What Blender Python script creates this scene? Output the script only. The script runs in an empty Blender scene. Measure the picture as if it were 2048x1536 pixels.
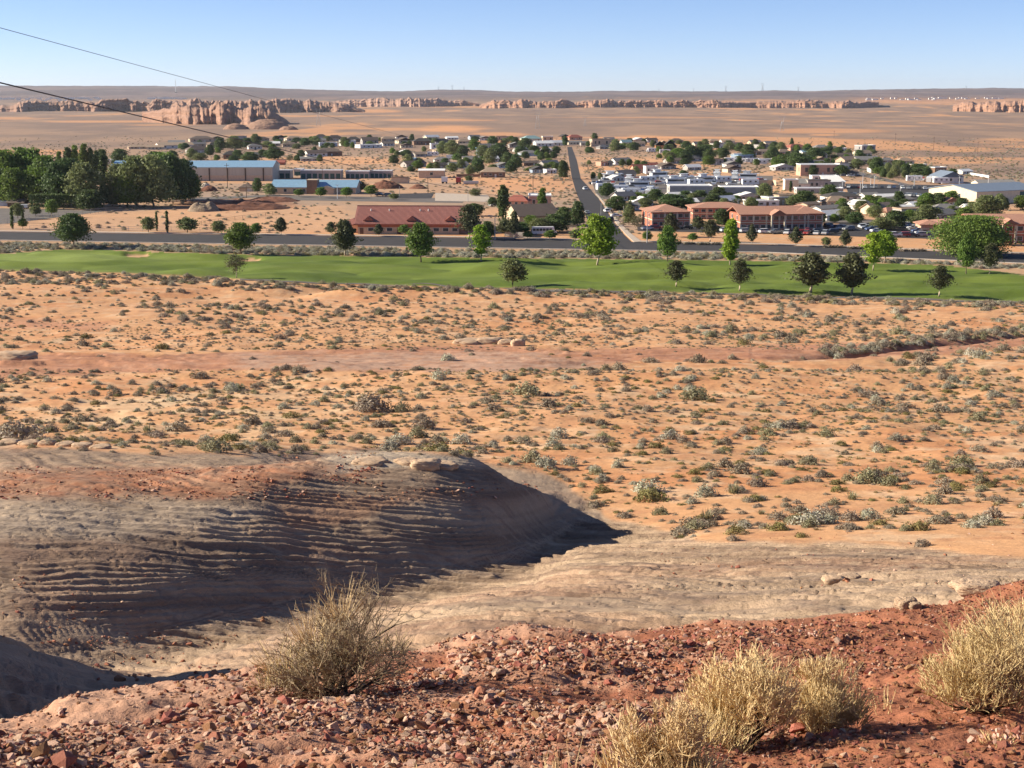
import bpy, bmesh, math, random
import numpy as np
from mathutils import Vector, Matrix, Euler

random.seed(7)
rng = np.random.default_rng(7)
scene = bpy.context.scene
COL = scene.collection
R = math.radians

# ------------------------------------------------------------------ camera
F = 2900.0                      # focal length in pixels of the 2048 px wide photograph
PITCH = math.atan(585.0 / F)
cam_d = bpy.data.cameras.new("camera")
cam_d.sensor_width = 36.0
cam_d.lens = F / 2048.0 * 36.0
cam_d.clip_start = 0.1
cam_d.clip_end = 90000.0
cam = bpy.data.objects.new("camera", cam_d)
COL.objects.link(cam)
cam.location = (0, 0, 0)
cam.rotation_euler = (math.pi / 2 - PITCH, 0, 0)
scene.camera = cam

# ------------------------------------------------------------------ sky and sun
SUN_EL, SUN_AZ = 25.0, 7.0     # azimuth: degrees beyond the left side of the view
world = bpy.data.worlds.new("World")
scene.world = world
world.use_nodes = True
wn = world.node_tree
bg = wn.nodes["Background"]
sky = wn.nodes.new("ShaderNodeTexSky")
sky.sky_type = 'NISHITA'
sky.sun_disc = False
sky.sun_elevation = R(SUN_EL)
sky.sun_rotation = R(-(90 - SUN_AZ))
sky.altitude = 1300
sky.air_density = 0.6
sky.dust_density = 0.2
sky.ozone_density = 6.0
tint = wn.nodes.new("ShaderNodeMix"); tint.data_type = 'RGBA'; tint.blend_type = 'MULTIPLY'; tint.inputs[0].default_value = 1
tint.inputs[7].default_value = (1.36, 1.08, 1.0, 1)
wn.links.new(sky.outputs[0], tint.inputs[6]); wn.links.new(tint.outputs[2], bg.inputs[0])
bg.inputs[1].default_value = 0.078
sun_d = bpy.data.lights.new("sun", 'SUN')
sun_d.energy = 5.0
sun_d.angle = R(0.53)
sun_d.color = (1.0, 0.91, 0.74)
sun = bpy.data.objects.new("sun", sun_d)
COL.objects.link(sun)
sv = Vector((-math.cos(R(SUN_EL)) * math.cos(R(SUN_AZ)), math.cos(R(SUN_EL)) * math.sin(R(SUN_AZ)), math.sin(R(SUN_EL))))
sun.rotation_euler = sv.to_track_quat('Z', 'Y').to_euler()
scene.view_settings.view_transform = 'Standard'
scene.view_settings.look = 'None'
scene.view_settings.gamma = 1
scene.view_settings.use_curve_mapping = False
scene.view_settings.exposure = 0.98
scene.cycles.max_bounces = 5
scene.cycles.transparent_max_bounces = 8

# ------------------------------------------------------------------ noise
def vnoise(x, y, seed=0):
    xi = np.floor(x).astype(np.int64); yi = np.floor(y).astype(np.int64)
    fx = x - xi; fy = y - yi
    fx = fx * fx * fx * (fx * (fx * 6 - 15) + 10); fy = fy * fy * fy * (fy * (fy * 6 - 15) + 10)
    def h(a, b):
        n = (a * 374761393 + b * 668265263 + seed * 974634777) & 0xffffffff
        n = ((n ^ (n >> 13)) * 1274126177) & 0xffffffff
        n = ((n ^ (n >> 16)) * 2246822519) & 0xffffffff
        return ((n ^ (n >> 15)) & 0xffffff) / 8388607.5 - 1.0
    a = h(xi, yi); b = h(xi + 1, yi); c = h(xi, yi + 1); d = h(xi + 1, yi + 1)
    return a + (b - a) * fx + (c - a) * fy + (a - b - c + d) * fx * fy

def fbm(x, y, seed=0, octs=4, gain=0.5):
    t = 0.0; a = 1.0; n = 0.0
    for o in range(octs):
        t = t + a * vnoise(x * 2 ** o + 17.3 * o, y * 2 ** o - 9.1 * o, seed + o)
        n += a; a *= gain
    return t / n

def smooth(a, b, x):
    t = np.clip((x - a) / (b - a), 0, 1)
    return t * t * (3 - 2 * t)

# ------------------------------------------------------------------ terrain shape
CP, SP = math.cos(PITCH), math.sin(PITCH)
def T(y):                       # tangent of the depression of picture row y
    return np.tan(PITCH + np.arctan((np.asarray(y, float) - 768) / F))
def s_of(u, y):
    return ((np.asarray(u, float) - 1024) / F) / (CP - (np.asarray(y, float) - 768) / F * SP)
def project(x, y, z):
    zc = y * CP - z * SP; yc = y * SP + z * CP
    zc = np.maximum(zc, 1e-3)
    return 1024 + F * x / zc, 768 - F * yc / zc

def pchip_slopes(D, Z):
    h = D[1:] - D[:-1]; dl = (Z[1:] - Z[:-1]) / h
    m = np.zeros_like(Z)
    w1 = 2 * h[1:] + h[:-1]; w2 = h[1:] + 2 * h[:-1]
    ok = dl[1:] * dl[:-1] > 0
    with np.errstate(all='ignore'):
        mm = (w1 + w2) / (w1 / dl[:-1] + w2 / dl[1:])
    m[1:-1] = np.where(ok, mm, 0); m[0] = dl[0]; m[-1] = dl[-1]
    return m
def hermite(x, D, Z, m, i):
    n = np.arange(x.shape[0])
    if D.ndim == 1:
        d0, d1, z0, z1, m0, m1 = D[i], D[i + 1], Z[i], Z[i + 1], m[i], m[i + 1]
    else:
        d0, d1, z0, z1, m0, m1 = D[i, n], D[i + 1, n], Z[i, n], Z[i + 1, n], m[i, n], m[i + 1, n]
    h = d1 - d0; t = np.clip((x - d0) / h, 0, 1)
    return ((2 * t ** 3 - 3 * t ** 2 + 1) * z0 + (t ** 3 - 2 * t ** 2 + t) * h * m0 +
            (-2 * t ** 3 + 3 * t ** 2) * z1 + (t ** 3 - t ** 2) * h * m1)
def pchip(x, xs, ys):
    xs = np.asarray(xs, float); ys = np.asarray(ys, float)
    i = np.clip(np.searchsorted(xs, x, side='right') - 1, 0, len(xs) - 2)
    return hermite(x, xs, ys, pchip_slopes(xs, ys), i)

def line(*pts):                 # (u, d, 'y' or 'z', value)
    L = []
    for u, d, k, v in pts:
        if k == 'y':
            y = v; z = -float(T(v)) * d
        else:
            z = v; y = 768 + F * math.tan(math.atan(-z / d) - PITCH)
        L.append((float(s_of(u, y)), d, z))
    L.sort()
    a = np.array(L)
    return a[:, 0], a[:, 1], a[:, 2]
LINES = [
    line((0, .5, 'z', -1.65), (2048, .5, 'z', -1.65)),
    line((0, 4, 'z', -2.6), (2048, 4, 'z', -2.55)),
    line((0, 8, 'z', -3.74), (500, 8.5, 'z', -3.85), (1000, 9, 'z', -4.02), (1500, 9.5, 'z', -4.12), (2048, 10, 'z', -4.15)),
    line((-500, 9.2, 'z', -4.6), (0, 9.5, 'y', 1453), (130, 9.8, 'y', 1408), (286, 10.3, 'y', 1373), (480, 11.2, 'y', 1346), (680, 12.4, 'y', 1335), (830, 13, 'y', 1315),
         (1013, 13.4, 'y', 1280), (1281, 14, 'y', 1268), (1616, 14.5, 'y', 1236), (1884, 15, 'y', 1218), (1996, 15, 'y', 1182), (2048, 15.2, 'y', 1172), (2500, 15.5, 'y', 1090)),
    line((-500, 14, 'z', -8.9), (0, 14.5, 'z', -8.9), (500, 15.5, 'z', -8.2), (1000, 18, 'z', -9.2), (1500, 19, 'z', -9.4), (2048, 20, 'z', -9.0), (2500, 20, 'z', -8.4)),
    line((-500, 20, 'z', -8.2), (0, 20, 'z', -9.0), (150, 21, 'z', -9.45), (300, 24, 'y', 1376), (600, 26, 'y', 1325), (1000, 28, 'y', 1279), (1500, 30, 'y', 1252), (2048, 32, 'y', 1185)),
    line((-500, 26, 'z', -9.6), (0, 26.5, 'y', 1287), (150, 27.5, 'y', 1325), (300, 30, 'y', 1342), (500, 34, 'y', 1290), (700, 38, 'y', 1238), (1000, 41, 'y', 1190), (1500, 43, 'y', 1165), (2048, 46, 'y', 1125)),
    line((-500, 40, 'z', -15.6), (0, 40, 'z', -16.4), (180, 42, 'y', 1310), (450, 47, 'y', 1242), (700, 52, 'y', 1190), (900, 56, 'y', 1145), (1065, 62, 'y', 1093), (1185, 73, 'y', 1036), (1500, 74, 'y', 1010), (2048, 74, 'y', 995)),
    line((-500, 46, 'z', -15.2), (0, 44.4, 'y', 1183), (250, 47, 'y', 1166), (430, 50.4, 'y', 1130), (600, 53.7, 'y', 1108), (850, 58.3, 'y', 1061), (980, 61, 'y', 1054), (1060, 64.6, 'y', 1052), (1115, 70.5, 'y', 1034), (1185, 79, 'y', 1000), (1500, 82, 'y', 975), (2048, 82, 'y', 965)),
    line((-500, 54, 'z', -14.6), (0, 52.8, 'y', 1012), (250, 55.2, 'y', 1003), (400, 58, 'y', 975), (500, 60.2, 'y', 955), (700, 64.4, 'y', 917), (850, 66, 'y', 908), (923, 66.4, 'y', 914), (1005, 66.3, 'y', 957), (1060, 68.8, 'y', 984), (1120, 74.5, 'y', 1012), (1185, 86, 'y', 970), (1500, 92, 'y', 940), (2048, 92, 'y', 935)),
    line((-500, 64, 'z', -16.4), (0, 60, 'y', 945), (250, 62, 'y', 940), (500, 68, 'y', 925), (700, 74, 'z', -19.9), (850, 75, 'z', -20.4), (1012, 76, 'z', -21.3), (1120, 84, 'z', -23.4), (1185, 93, 'y', 945), (1500, 100, 'y', 915), (2048, 100, 'y', 912)),
    line((0, 108, 'z', -26.4), (2048, 108, 'z', -26.4)),
]
PROF = np.array([(108, -26.4), (140, -29.9), (165, -32.0), (200, -35.6), (260, -40.6), (320, -44.6), (370, -46.8), (420, -48.2), (480, -49), (560, -49.4),
                 (700, -50), (960, -52), (1500, -55.5), (2050, -57), (2600, -58.5), (4000, -60), (5600, -57), (8000, -36), (11000, -20), (16000, -2)], float)
SKYL = [(-900, 170), (0, 172), (300, 173), (440, 174), (470, 173), (530, 176), (640, 180), (760, 183), (810, 183), (880, 180), (960, 181), (1010, 184), (1100, 184), (1160, 184), (1200, 182),
        (1330, 183), (1500, 183), (1540, 181), (1600, 183), (1720, 180), (1850, 178), (1960, 177), (2048, 178), (2900, 176)]
RH = [(-900, 0), (2900, 0)]

def H(x, y, fine=True):
    shp = np.shape(x)
    x = np.atleast_1d(np.asarray(x, float)).ravel(); y = np.atleast_1d(np.asarray(y, float)).ravel()
    y = np.maximum(y, .6)
    s = np.clip(x / y, -1.2, 1.2)
    z = np.empty_like(x)
    near = y < 108
    if near.any():
        sn, yn, xn = s[near], y[near], x[near]
        sc = np.clip(sn, -.5, .5)
        D = np.stack([pchip(sc, a, b) if len(a) > 1 else b[0] + 0 * sc for a, b, c in LINES])
        Z = np.stack([pchip(sc, a, c) for a, b, c in LINES])
        i = np.clip((yn[None] >= D).sum(0) - 1, 0, len(LINES) - 2)
        zn = hermite(yn, D, Z, pchip_slopes(D, Z), i)
        # unseen ridge added left of the view to cast its shadow into it
        zn = zn + 3.6 * np.exp(-((xn + 14.0) / 2.2) ** 2) * smooth(11, 17, yn) * (1 - smooth(27, 33, yn))
        z[near] = zn
    fr = ~near
    if fr.any():
        yf, sf = y[fr], s[fr]
        zf = pchip(np.minimum(yf, 15999), PROF[:, 0], PROF[:, 1])
        w = smooth(7500, 15500, yf)
        u = 1024 + F * sf
        sky_z = -T(np.interp(u, [a for a, b in SKYL], [b for a, b in SKYL])) * 16000
        zf = zf * (1 - w) + w * sky_z
        z[fr] = zf
    if not fine:
        return z.reshape(shp) if shp else float(z[0])
    u, v = project(x, y, z)
    # gentle dunes on the sand
    dz = np.zeros_like(z)
    m = (y > 60) & (y < 480)
    if m.any():
        a = smooth(72, 100, y[m]) * (1 - smooth(300, 400, y[m]))
        hb = .55 * fbm(x[m] / 22, y[m] / 22, 3, 3) + .20 * fbm(x[m] / 4.5, y[m] / 4.5, 5, 3) + .05 * fbm(x[m] / 1.2, y[m] / 1.2, 6, 2)
        rise = .75 * np.exp(-((y[m] - 166 - 8 * vnoise(x[m] / 40, x[m] * 0, 9)) / 7.0) ** 2)
        gully = -1.6 * np.exp(-((v[m] - np.interp(u[m], [1500, 1700, 1800, 2048], [720, 708, 692, 668])) / 5.0) ** 2) * smooth(1480, 1700, u[m])
        dz[m] += a * (hb + rise + gully)
    # bedrock ledges showing in the wash
    m = (v > 684) & (v < 760) & (y > 130) & (y < 240) & (u < 1500)
    if m.any():
        wz = smooth(0, 6, v[m] - np.interp(u[m], [-400, 0, 420, 1000, 1300], [692, 702, 708, 692, 696])) * smooth(0, 6, np.interp(u[m], [-400, 0, 420, 1000, 1300], [762, 752, 742, 740, 724]) - v[m])
        wz *= np.clip(.25 + .8 * smooth(500, 250, u[m]) + .7 * np.exp(-((u[m] - 1130) / 130) ** 2), 0, 1)
        bb = y[m] * .16 + x[m] * .03 + .9 * fbm(x[m] / 16, y[m] / 7, 72, 4); ff = bb / .8 - np.floor(bb / .8)
        dz[m] += wz * (.42 * (smooth(.0, .10, ff) - ff) + .10 * fbm(x[m] / 2.5, y[m] / 1.2, 74, 3))
    # golf course mounds
    m = (v > 485) & (v < 615) & (y > 290) & (y < 500)
    if m.any():
        g = smooth(300, 330, y[m]) * (1 - smooth(450, 478, y[m]))
        g = g * smooth(-1, 9, v[m] - np.interp(u[m], [-900, 0, 130, 250, 540, 1000, 1400, 1750, 1900, 2048, 2900], [503, 504, 499, 501, 510, 516, 520, 526, 531, 550, 570]))
        q = fbm(x[m] / 30, y[m] / 22, 21, 2)
        q2 = fbm(x[m] / 13, y[m] / 11, 24, 2)
        dz[m] += g * (1.5 * np.abs(q) * 1.6 + .5 * q2)
        dz[m] += g * 1.5 * np.exp(-((u[m] - 430) / 160) ** 2 - ((v[m] - 506) / 8) ** 2)
        for bu, bv in ((275, 511), (500, 520)):
            dz[m] -= .9 * np.exp(-((u[m] - bu) / 24) ** 4 - ((v[m] - bv) / 3.2) ** 4)
    # far plain
    m = y > 2500
    if m.any():
        a = smooth(2500, 3800, y[m])
        dz[m] += a * (5.0 * fbm(x[m] / 420, y[m] / 420, 31, 4) + 2.5 * fbm(x[m] / 90, y[m] / 90, 35, 3)) * np.clip(y[m] / 5000, .3, 1.6)
    # sandstone ledges
    cr = pchip(np.clip(s, -.5, .5), LINES[3][0], LINES[3][1])
    m = (y > cr + .8) & (y < 112)
    if m.any():
        xm, ym, zm = x[m], y[m], z[m]
        rb = rock_edge(u[m]) + 14 * fbm(xm / 3, ym / 5, 41, 3)
        w = smooth(-12, 14, v[m] - rb) * smooth(.8, 5, ym - cr[m])
        zm2 = zm + .16 * fbm(xm / 3.5, ym / 3.5, 43, 3) + .035 * fbm(xm / .7, ym / .5, 46, 3)
        gl = pchip(np.clip(s[m], -.5, .5), LINES[7][0], LINES[7][1])
        wd = smooth(-1.0, 1.0, ym - gl) * smooth(.16, .06, s[m])
        low = zm + .10 * fbm(xm / 6, ym / 4, 43, 2) + .22 * fbm(xm / 9, ym / 7, 47, 3) + .008 * fbm(xm / .7, ym / .5, 46, 2)
        def terr(b, P, k):
            t = b / P; f = t - np.floor(t)
            return P * (np.floor(t) + smooth(1 - k, 1, f)) - b
        def warp(b): return b + .22 * vnoise(b / .62, b * 0 + 3, 48) + .05 * vnoise(b / .21, b * 0 + 9, 49)
        bedA = warp(low + .12 * xm + .20 * ym); bedB = warp(low + .13 * xm + .5 * ym)
        amp = .5 + .8 * fbm(xm / 3.5, ym / 1.6, 50, 4) + .25 * (1 - wd) * smooth(44, 58, ym)
        amp = np.clip(amp + .30 * smooth(41, 44, ym) * (1 - smooth(66, 72, ym)) * smooth(.1, -.02, s[m]), 0, 1.1)
        fine_ = .06 * fbm(xm / 2.6, ym / 1.2, 52, 2)
        ter = wd * (terr(bedA, .155, .40) * .95 * amp + terr(bedA + fine_, .075, .6) * .7 * np.clip(amp, .25, 1))
        ter = ter + (1 - wd) * (terr(bedB, .155, .40) * .8 * amp + terr(bedB + .1 * fbm(xm / 1.7, ym / 1.1, 53, 3), .30, .30) * .95 * np.clip(amp * 1.3, .15, 1) + terr(bedB + fine_, .075, .6) * .7 * np.clip(amp, .25, 1))
        # broken flakes and cracks
        fl = fbm(xm / 1.1, ym / .45, 55, 4)
        crk = np.abs(fbm(xm / .9 + .4 * fl, ym / .55, 58, 3))
        dz[m] += w * (zm2 - zm + ter + .045 * fl - .045 * np.exp(-(crk / .035) ** 2))
    # foreground
    m = y < cr + 3
    if m.any():
        xm, ym = x[m], y[m]
        w = 1 - smooth(1, 3, ym - cr[m])
        dz[m] += w * (.13 * fbm(xm / 1.6, ym / 1.6, 61, 3) + .035 * fbm(xm / .32, ym / .32, 64, 3) + .012 * vnoise(xm / .07, ym / .07, 68))
        slab = smooth(.05, .3, fbm(xm / 1.3 + 3, ym / .8, 71, 3))
        dz[m] += w * .05 * slab
    z = z + dz
    return z.reshape(shp) if shp else float(z[0])

def rock_edge(u):
    return np.interp(u, [-600, 0, 300, 640, 780, 920, 1100, 1225, 1400, 1700, 2048, 2500], [880, 893, 905, 905, 902, 912, 950, 1040, 1078, 1088, 1112, 1120])

DS = np.concatenate([np.geomspace(5, 110, 900), np.geomspace(110.5, 17500, 700)])
def ground(u, y):               # the point of the ground seen at picture point (u, y)
    t = float(T(y)); s = float(s_of(u, y))
    hz = H(s * DS, DS)
    d = hz + t * DS
    idx = np.nonzero(d > 0)[0]
    if len(idx) == 0:
        i = len(DS) - 1; D = DS[i]
    else:
        i = idx[0]
        if i == 0: D = DS[0]
        else:
            a, b = d[i - 1], d[i]
            D = DS[i - 1] + (DS[i] - DS[i - 1]) * (-a) / (b - a)
    return float(s * D), float(D), float(H(s * D, D))

# ------------------------------------------------------------------ materials
def new_mat(name):
    m = bpy.data.materials.new(name); m.use_nodes = True
    return m, m.node_tree.nodes, m.node_tree.links, m.node_tree.nodes["Principled BSDF"]

def mat(name, col, rough=0.8, var=0.12, scale=1.5, bump=0.0, bscale=8.0, metal=0.0, spec=0.3, col2=None, per_obj=0.0, stretch=(1, 1, 1)):
    m, N, L, P = new_mat(name)
    tc = N.new("ShaderNodeTexCoord"); mp = N.new("ShaderNodeMapping"); mp.inputs['Scale'].default_value = stretch
    L.new(tc.outputs['Object'], mp.inputs[0])
    nz = N.new("ShaderNodeTexNoise"); nz.inputs['Scale'].default_value = scale; nz.inputs['Detail'].default_value = 6; nz.inputs['Roughness'].default_value = .65
    L.new(mp.outputs[0], nz.inputs[0])
    mx = N.new("ShaderNodeMix"); mx.data_type = 'RGBA'
    c2 = col2 if col2 else tuple(c * (1 - 2.2 * var) for c in col)
    c1 = col if col2 else tuple(min(1, c * (1 + var)) for c in col)
    mx.inputs[6].default_value = (*c1, 1); mx.inputs[7].default_value = (*c2, 1)
    rp = N.new("ShaderNodeMapRange"); rp.inputs[1].default_value = .32; rp.inputs[2].default_value = .68
    L.new(nz.outputs[0], rp.inputs[0]); L.new(rp.outputs[0], mx.inputs[0])
    out = mx.outputs[2]
    if per_obj:
        oi = N.new("ShaderNodeObjectInfo"); hs = N.new("ShaderNodeHueSaturation")
        mr = N.new("ShaderNodeMapRange"); mr.inputs[3].default_value = 1 - per_obj; mr.inputs[4].default_value = 1 + per_obj
        mh = N.new("ShaderNodeMapRange"); mh.inputs[3].default_value = .5 - per_obj * .06; mh.inputs[4].default_value = .5 + per_obj * .06
        L.new(oi.outputs['Random'], mr.inputs[0]); L.new(mr.outputs[0], hs.inputs['Value'])
        ml = N.new("ShaderNodeMath"); ml.operation = 'MULTIPLY'; ml.inputs[1].default_value = 7.31
        fr = N.new("ShaderNodeMath"); fr.operation = 'FRACT'
        L.new(oi.outputs['Random'], ml.inputs[0]); L.new(ml.outputs[0], fr.inputs[0]); L.new(fr.outputs[0], mh.inputs[0]); L.new(mh.outputs[0], hs.inputs['Hue'])
        L.new(out, hs.inputs['Color']); out = hs.outputs[0]
    L.new(out, P.inputs['Base Color'])
    P.inputs['Roughness'].default_value = rough; P.inputs['Metallic'].default_value = metal; P.inputs['Specular IOR Level'].default_value = spec
    if bump:
        n2 = N.new("ShaderNodeTexNoise"); n2.inputs['Scale'].default_value = bscale; n2.inputs['Detail'].default_value = 5
        L.new(mp.outputs[0], n2.inputs[0])
        b = N.new("ShaderNodeBump"); b.inputs['Distance'].default_value = bump; L.new(n2.outputs[0], b.inputs['Height']); L.new(b.outputs[0], P.inputs['Normal'])
    return m

def leaf_mat(name, col, col2, trans=0.25, per_obj=0.18):
    m = mat(name, col, rough=.6, scale=.9, col2=col2, per_obj=per_obj, spec=.25)
    N, L = m.node_tree.nodes, m.node_tree.links
    P = N["Principled BSDF"]; out = N["Material Output"]
    tr = N.new("ShaderNodeBsdfTranslucent"); ms = N.new("ShaderNodeMixShader"); ms.inputs[0].default_value = trans
    src = P.inputs['Base Color'].links[0].from_socket
    L.new(src, tr.inputs[0]); L.new(P.outputs[0], ms.inputs[1]); L.new(tr.outputs[0], ms.inputs[2]); L.new(ms.outputs[0], out.inputs[0])
    return m

def ground_mat(name, layers, bumps, rough=.95):
    """albedo painted per vertex, varied by noise layers (scale, amount, stretch) and finely roughened"""
    m, N, L, P = new_mat(name)
    at = N.new("ShaderNodeAttribute"); at.attribute_name = "albedo"
    tc = N.new("ShaderNodeTexCoord")
    out = at.outputs['Color']
    for sc, amt, st in layers:
        mp = N.new("ShaderNodeMapping"); mp.inputs['Scale'].default_value = st; L.new(tc.outputs['Object'], mp.inputs[0])
        nz = N.new("ShaderNodeTexNoise"); nz.inputs['Scale'].default_value = sc; nz.inputs['Detail'].default_value = 8; nz.inputs['Roughness'].default_value = .7
        L.new(mp.outputs[0], nz.inputs[0])
        mr = N.new("ShaderNodeMapRange"); mr.inputs[1].default_value = .3; mr.inputs[2].default_value = .7; mr.inputs[3].default_value = 1 - amt; mr.inputs[4].default_value = 1 + amt
        L.new(nz.outputs[0], mr.inputs[0])
        hs = N.new("ShaderNodeHueSaturation"); L.new(out, hs.inputs['Color']); L.new(mr.outputs[0], hs.inputs['Value'])
        out = hs.outputs[0]
    L.new(out, P.inputs['Base Color']); P.inputs['Roughness'].default_value = rough; P.inputs['Specular IOR Level'].default_value = .15
    prev = None
    for sc, dist, st in bumps:
        mp = N.new("ShaderNodeMapping"); mp.inputs['Scale'].default_value = st; L.new(tc.outputs['Object'], mp.inputs[0])
        nz = N.new("ShaderNodeTexNoise"); nz.inputs['Scale'].default_value = sc; nz.inputs['Detail'].default_value = 6; L.new(mp.outputs[0], nz.inputs[0])
        b = N.new("ShaderNodeBump"); b.inputs['Distance'].default_value = dist; L.new(nz.outputs[0], b.inputs['Height'])
        if prev: L.new(prev.outputs[0], b.inputs['Normal'])
        prev = b
    if prev: L.new(prev.outputs[0], P.inputs['Normal'])
    return m

# ------------------------------------------------------------------ terrain mesh
def seg(a, b, n, geo=True):
    return (np.geomspace(a, b, n, endpoint=False) if geo else np.linspace(a, b, n, endpoint=False))
rows = np.concatenate([seg(.8, 5, 14), seg(5, 16, 230), seg(16, 27, 50), seg(27, 44, 140), seg(44, 72, 440), seg(72, 100, 70), seg(100, 170, 110), seg(170, 400, 150),
                       seg(400, 600, 90), seg(600, 1500, 100), seg(1500, 6000, 90), seg(6000, 16000, 60), [16000, 17500]])
inner = np.linspace(-.40, .40, 720)
side = .40 + np.geomspace(.004, .8, 26)
cols = np.concatenate([-side[::-1], inner, side])
NR, NC = len(rows), len(cols)
gy = np.repeat(rows[:, None], NC, 1)
gx = cols[None] * (gy + 1.5 * np.exp(-gy / 6.0))
gz = H(gx.ravel(), gy.ravel()).reshape(NR, NC)
gz[-1] = gz[-2] - 60
gu, gv = project(gx, gy, gz)
cr2 = pchip(np.clip((gx / gy).ravel(), -.5, .5), LINES[3][0], LINES[3][1]).reshape(NR, NC)

def lerp(a, b, w): return a + (np.asarray(b) - a) * w[..., None]
def poly_mask(px, lo, hi, soft=1.5, wob=0):
    us = [p[0] for p in px]
    top = np.interp(gu, us, [p[1] for p in px]); bot = np.interp(gu, us, [p[2] for p in px])
    return smooth(-soft, soft, gv + wob - top) * smooth(-soft, soft, bot - gv - wob) * smooth(us[0] - 40, us[0] + 40, gu + 20 * n2) * smooth(us[-1] + 40, us[-1] - 40, gu + 20 * n2)

alb = np.zeros((NR, NC, 3))
n1 = fbm(gx / 14, gy / 14, 81, 4); n2 = fbm(gx / 3, gy / 3, 85, 4); n3 = fbm(gx / 60, gy / 60, 88, 4)
n4 = fbm(gx / .6, gy / .6, 91, 3)
SAND = np.array((.58, .312, .152)); SAND2 = np.array((.54, .25, .112)); SAND3 = np.array((.62, .41, .245))
alb[:] = SAND
alb = lerp(alb, SAND2, smooth(0, .5, n1)); alb = lerp(alb, SAND3, smooth(.05, .5, n2) * .8); alb = lerp(alb, (.52, .27, .135), smooth(.1, .6, -n1) * .6)
# pale crust near the top of the sand, litter in the far sand
alb = lerp(alb, (.50, .30, .17), smooth(680, 560, gv) * smooth(-.5, .3, n2) * .45)
# wash of bare pinkish rock across the middle
wash_px = [(-400, 690, 765), (0, 700, 752), (60, 706, 752), (300, 712, 745), (420, 705, 740), (860, 690, 742), (1000, 688, 742), (1130, 700, 735), (1300, 694, 722), (1600, 694, 722), (1900, 676, 706), (2048, 672, 690), (2400, 650, 670)]
wm = poly_mask(wash_px, 0, 0, 3, 5 * n1 + 5 * n2)
alb = lerp(alb, (.40, .185, .11), wm * .85)
alb = lerp(alb, (.42, .28, .20), poly_mask([(470, 708, 738), (860, 708, 742), (1000, 700, 742), (1200, 722, 738)], 0, 0, 4, 8 * n2) * .75)
alb = lerp(alb, (.46, .20, .12), poly_mask([(0, 640, 655), (220, 644, 662)], 0, 0, 4, 6 * n1) * .6)
pn = fbm(gx / 2.2, gy / 1.1, 78, 4); alb = lerp(alb, (.25, .115, .07), wm * smooth(.05, .45, pn) * .6); alb = lerp(alb, (.50, .29, .19), wm * smooth(.1, .5, -pn) * .5)
sn_ = fbm(gx / 1.6, gy / 1.3, 79, 4); alb = lerp(alb, (.43, .20, .10), smooth(.05, .45, sn_) * .55 * (gy < 330)); alb = lerp(alb, (.62, .47, .29), smooth(.0, .4, fbm(gx / 5, gy / 5, 76, 4)) * smooth(900, 500, gu) * smooth(745, 770, gv) * smooth(900, 850, gv) * .5)
# town ground
tw = smooth(468, 455, gv)
TG = lerp(np.broadcast_to((.44, .275, .17), alb.shape), (.36, .25, .175), smooth(-.2, .4, n3)); TG = lerp(TG, (.58, .33, .18), smooth(.1, .5, fbm(gx / 35, gy / 50, 95, 3)) * .8)
alb = lerp(alb, TG, tw)
# sage strip beside the road
alb = lerp(alb, (.34, .24, .15), poly_mask([(-900, 470, 505), (2048, 505, 552), (2900, 520, 570)], 0, 0, 2) * .6)
# far plain: grey-brown scrub over sand
pw = smooth(320, 290, gv + 18 * smooth(1200, 2048, gu) * -3.0 * (gu > 1500))
pw = np.maximum(pw, smooth(1500, 1650, gu) * smooth(430, 300, gv + 0.0 * gu) * smooth(-60, 20, (gu - 1500) * .28 + 275 - gv))
n5 = fbm(gx / 260, gy / 420, 101, 5); n6 = fbm(gx / 60, gy / 160, 107, 4)
PL = lerp(np.broadcast_to((.235, .162, .120), alb.shape), (.33, .215, .145), smooth(-.35, .4, n6))
PL = lerp(PL, (.66, .32, .14), smooth(.24, .5, n5 + .35 * n6) * .6)
PL = lerp(PL, (.225, .155, .12), smooth(.1, .5, -n5) * .6)
alb = lerp(alb, PL, pw)
sandpatch = np.zeros_like(gu)
for cu, cv, ru, rv, a in ((900, 258, 90, 7, 1), (860, 240, 120, 3, .8), (740, 222, 60, 4, .9), (1000, 268, 60, 4, .8), (1650, 262, 120, 5, .7), (60, 305, 100, 5, .9), (1930, 200, 250, 9, .75), (1780, 196, 90, 8, .8),
                      (25, 236, 40, 2, .9), (200, 243, 120, 2, .8), (330, 250, 70, 1.5, .7), (1350, 275, 240, 2, .9), (1850, 318, 200, 4, .8), (1900, 325, 150, 4, .7), (1300, 235, 200, 1.5, .5), (1560, 290, 160, 4, .5),
                      (60, 305, 120, 4, .8), (1250, 320, 90, 6, .4), (1250, 335, 160, 5, .7), (700, 320, 150, 9, .7), (700, 360, 250, 9, .4), (1070, 370, 110, 14, .8), (960, 365, 60, 8, .7), (1650, 270, 30, 1.5, 1)):
    sandpatch = np.maximum(sandpatch, a * smooth(1.3, .6, np.sqrt(((gu - cu) / ru) ** 2 + ((gv - cv) / rv) ** 2) + .45 * n6 + .5 * n3 * (gv > 290)))
alb = lerp(alb, (.68, .33, .15), sandpatch * .8)
alb = lerp(alb, (.125, .095, .095), smooth(6500, 9000, gy) * .9)
alb = lerp(alb, (.21, .15, .135), smooth(6500, 9000, gy) * smooth(.1, .4, fbm(gx / 700, gy / 1200, 120, 4)))
# graded lots and cleared earth in front of the town
alb = lerp(alb, (.58, .33, .18), poly_mask([(0, 428, 458), (250, 432, 458), (500, 412, 462), (700, 412, 462)], 0, 0, 2, 4 * n3) * .7)
alb = lerp(alb, (.30, .12, .06), poly_mask([(365, 400, 420), (480, 398, 422), (585, 404, 414)], 0, 0, 2, 6 * n2) * .9)
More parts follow.
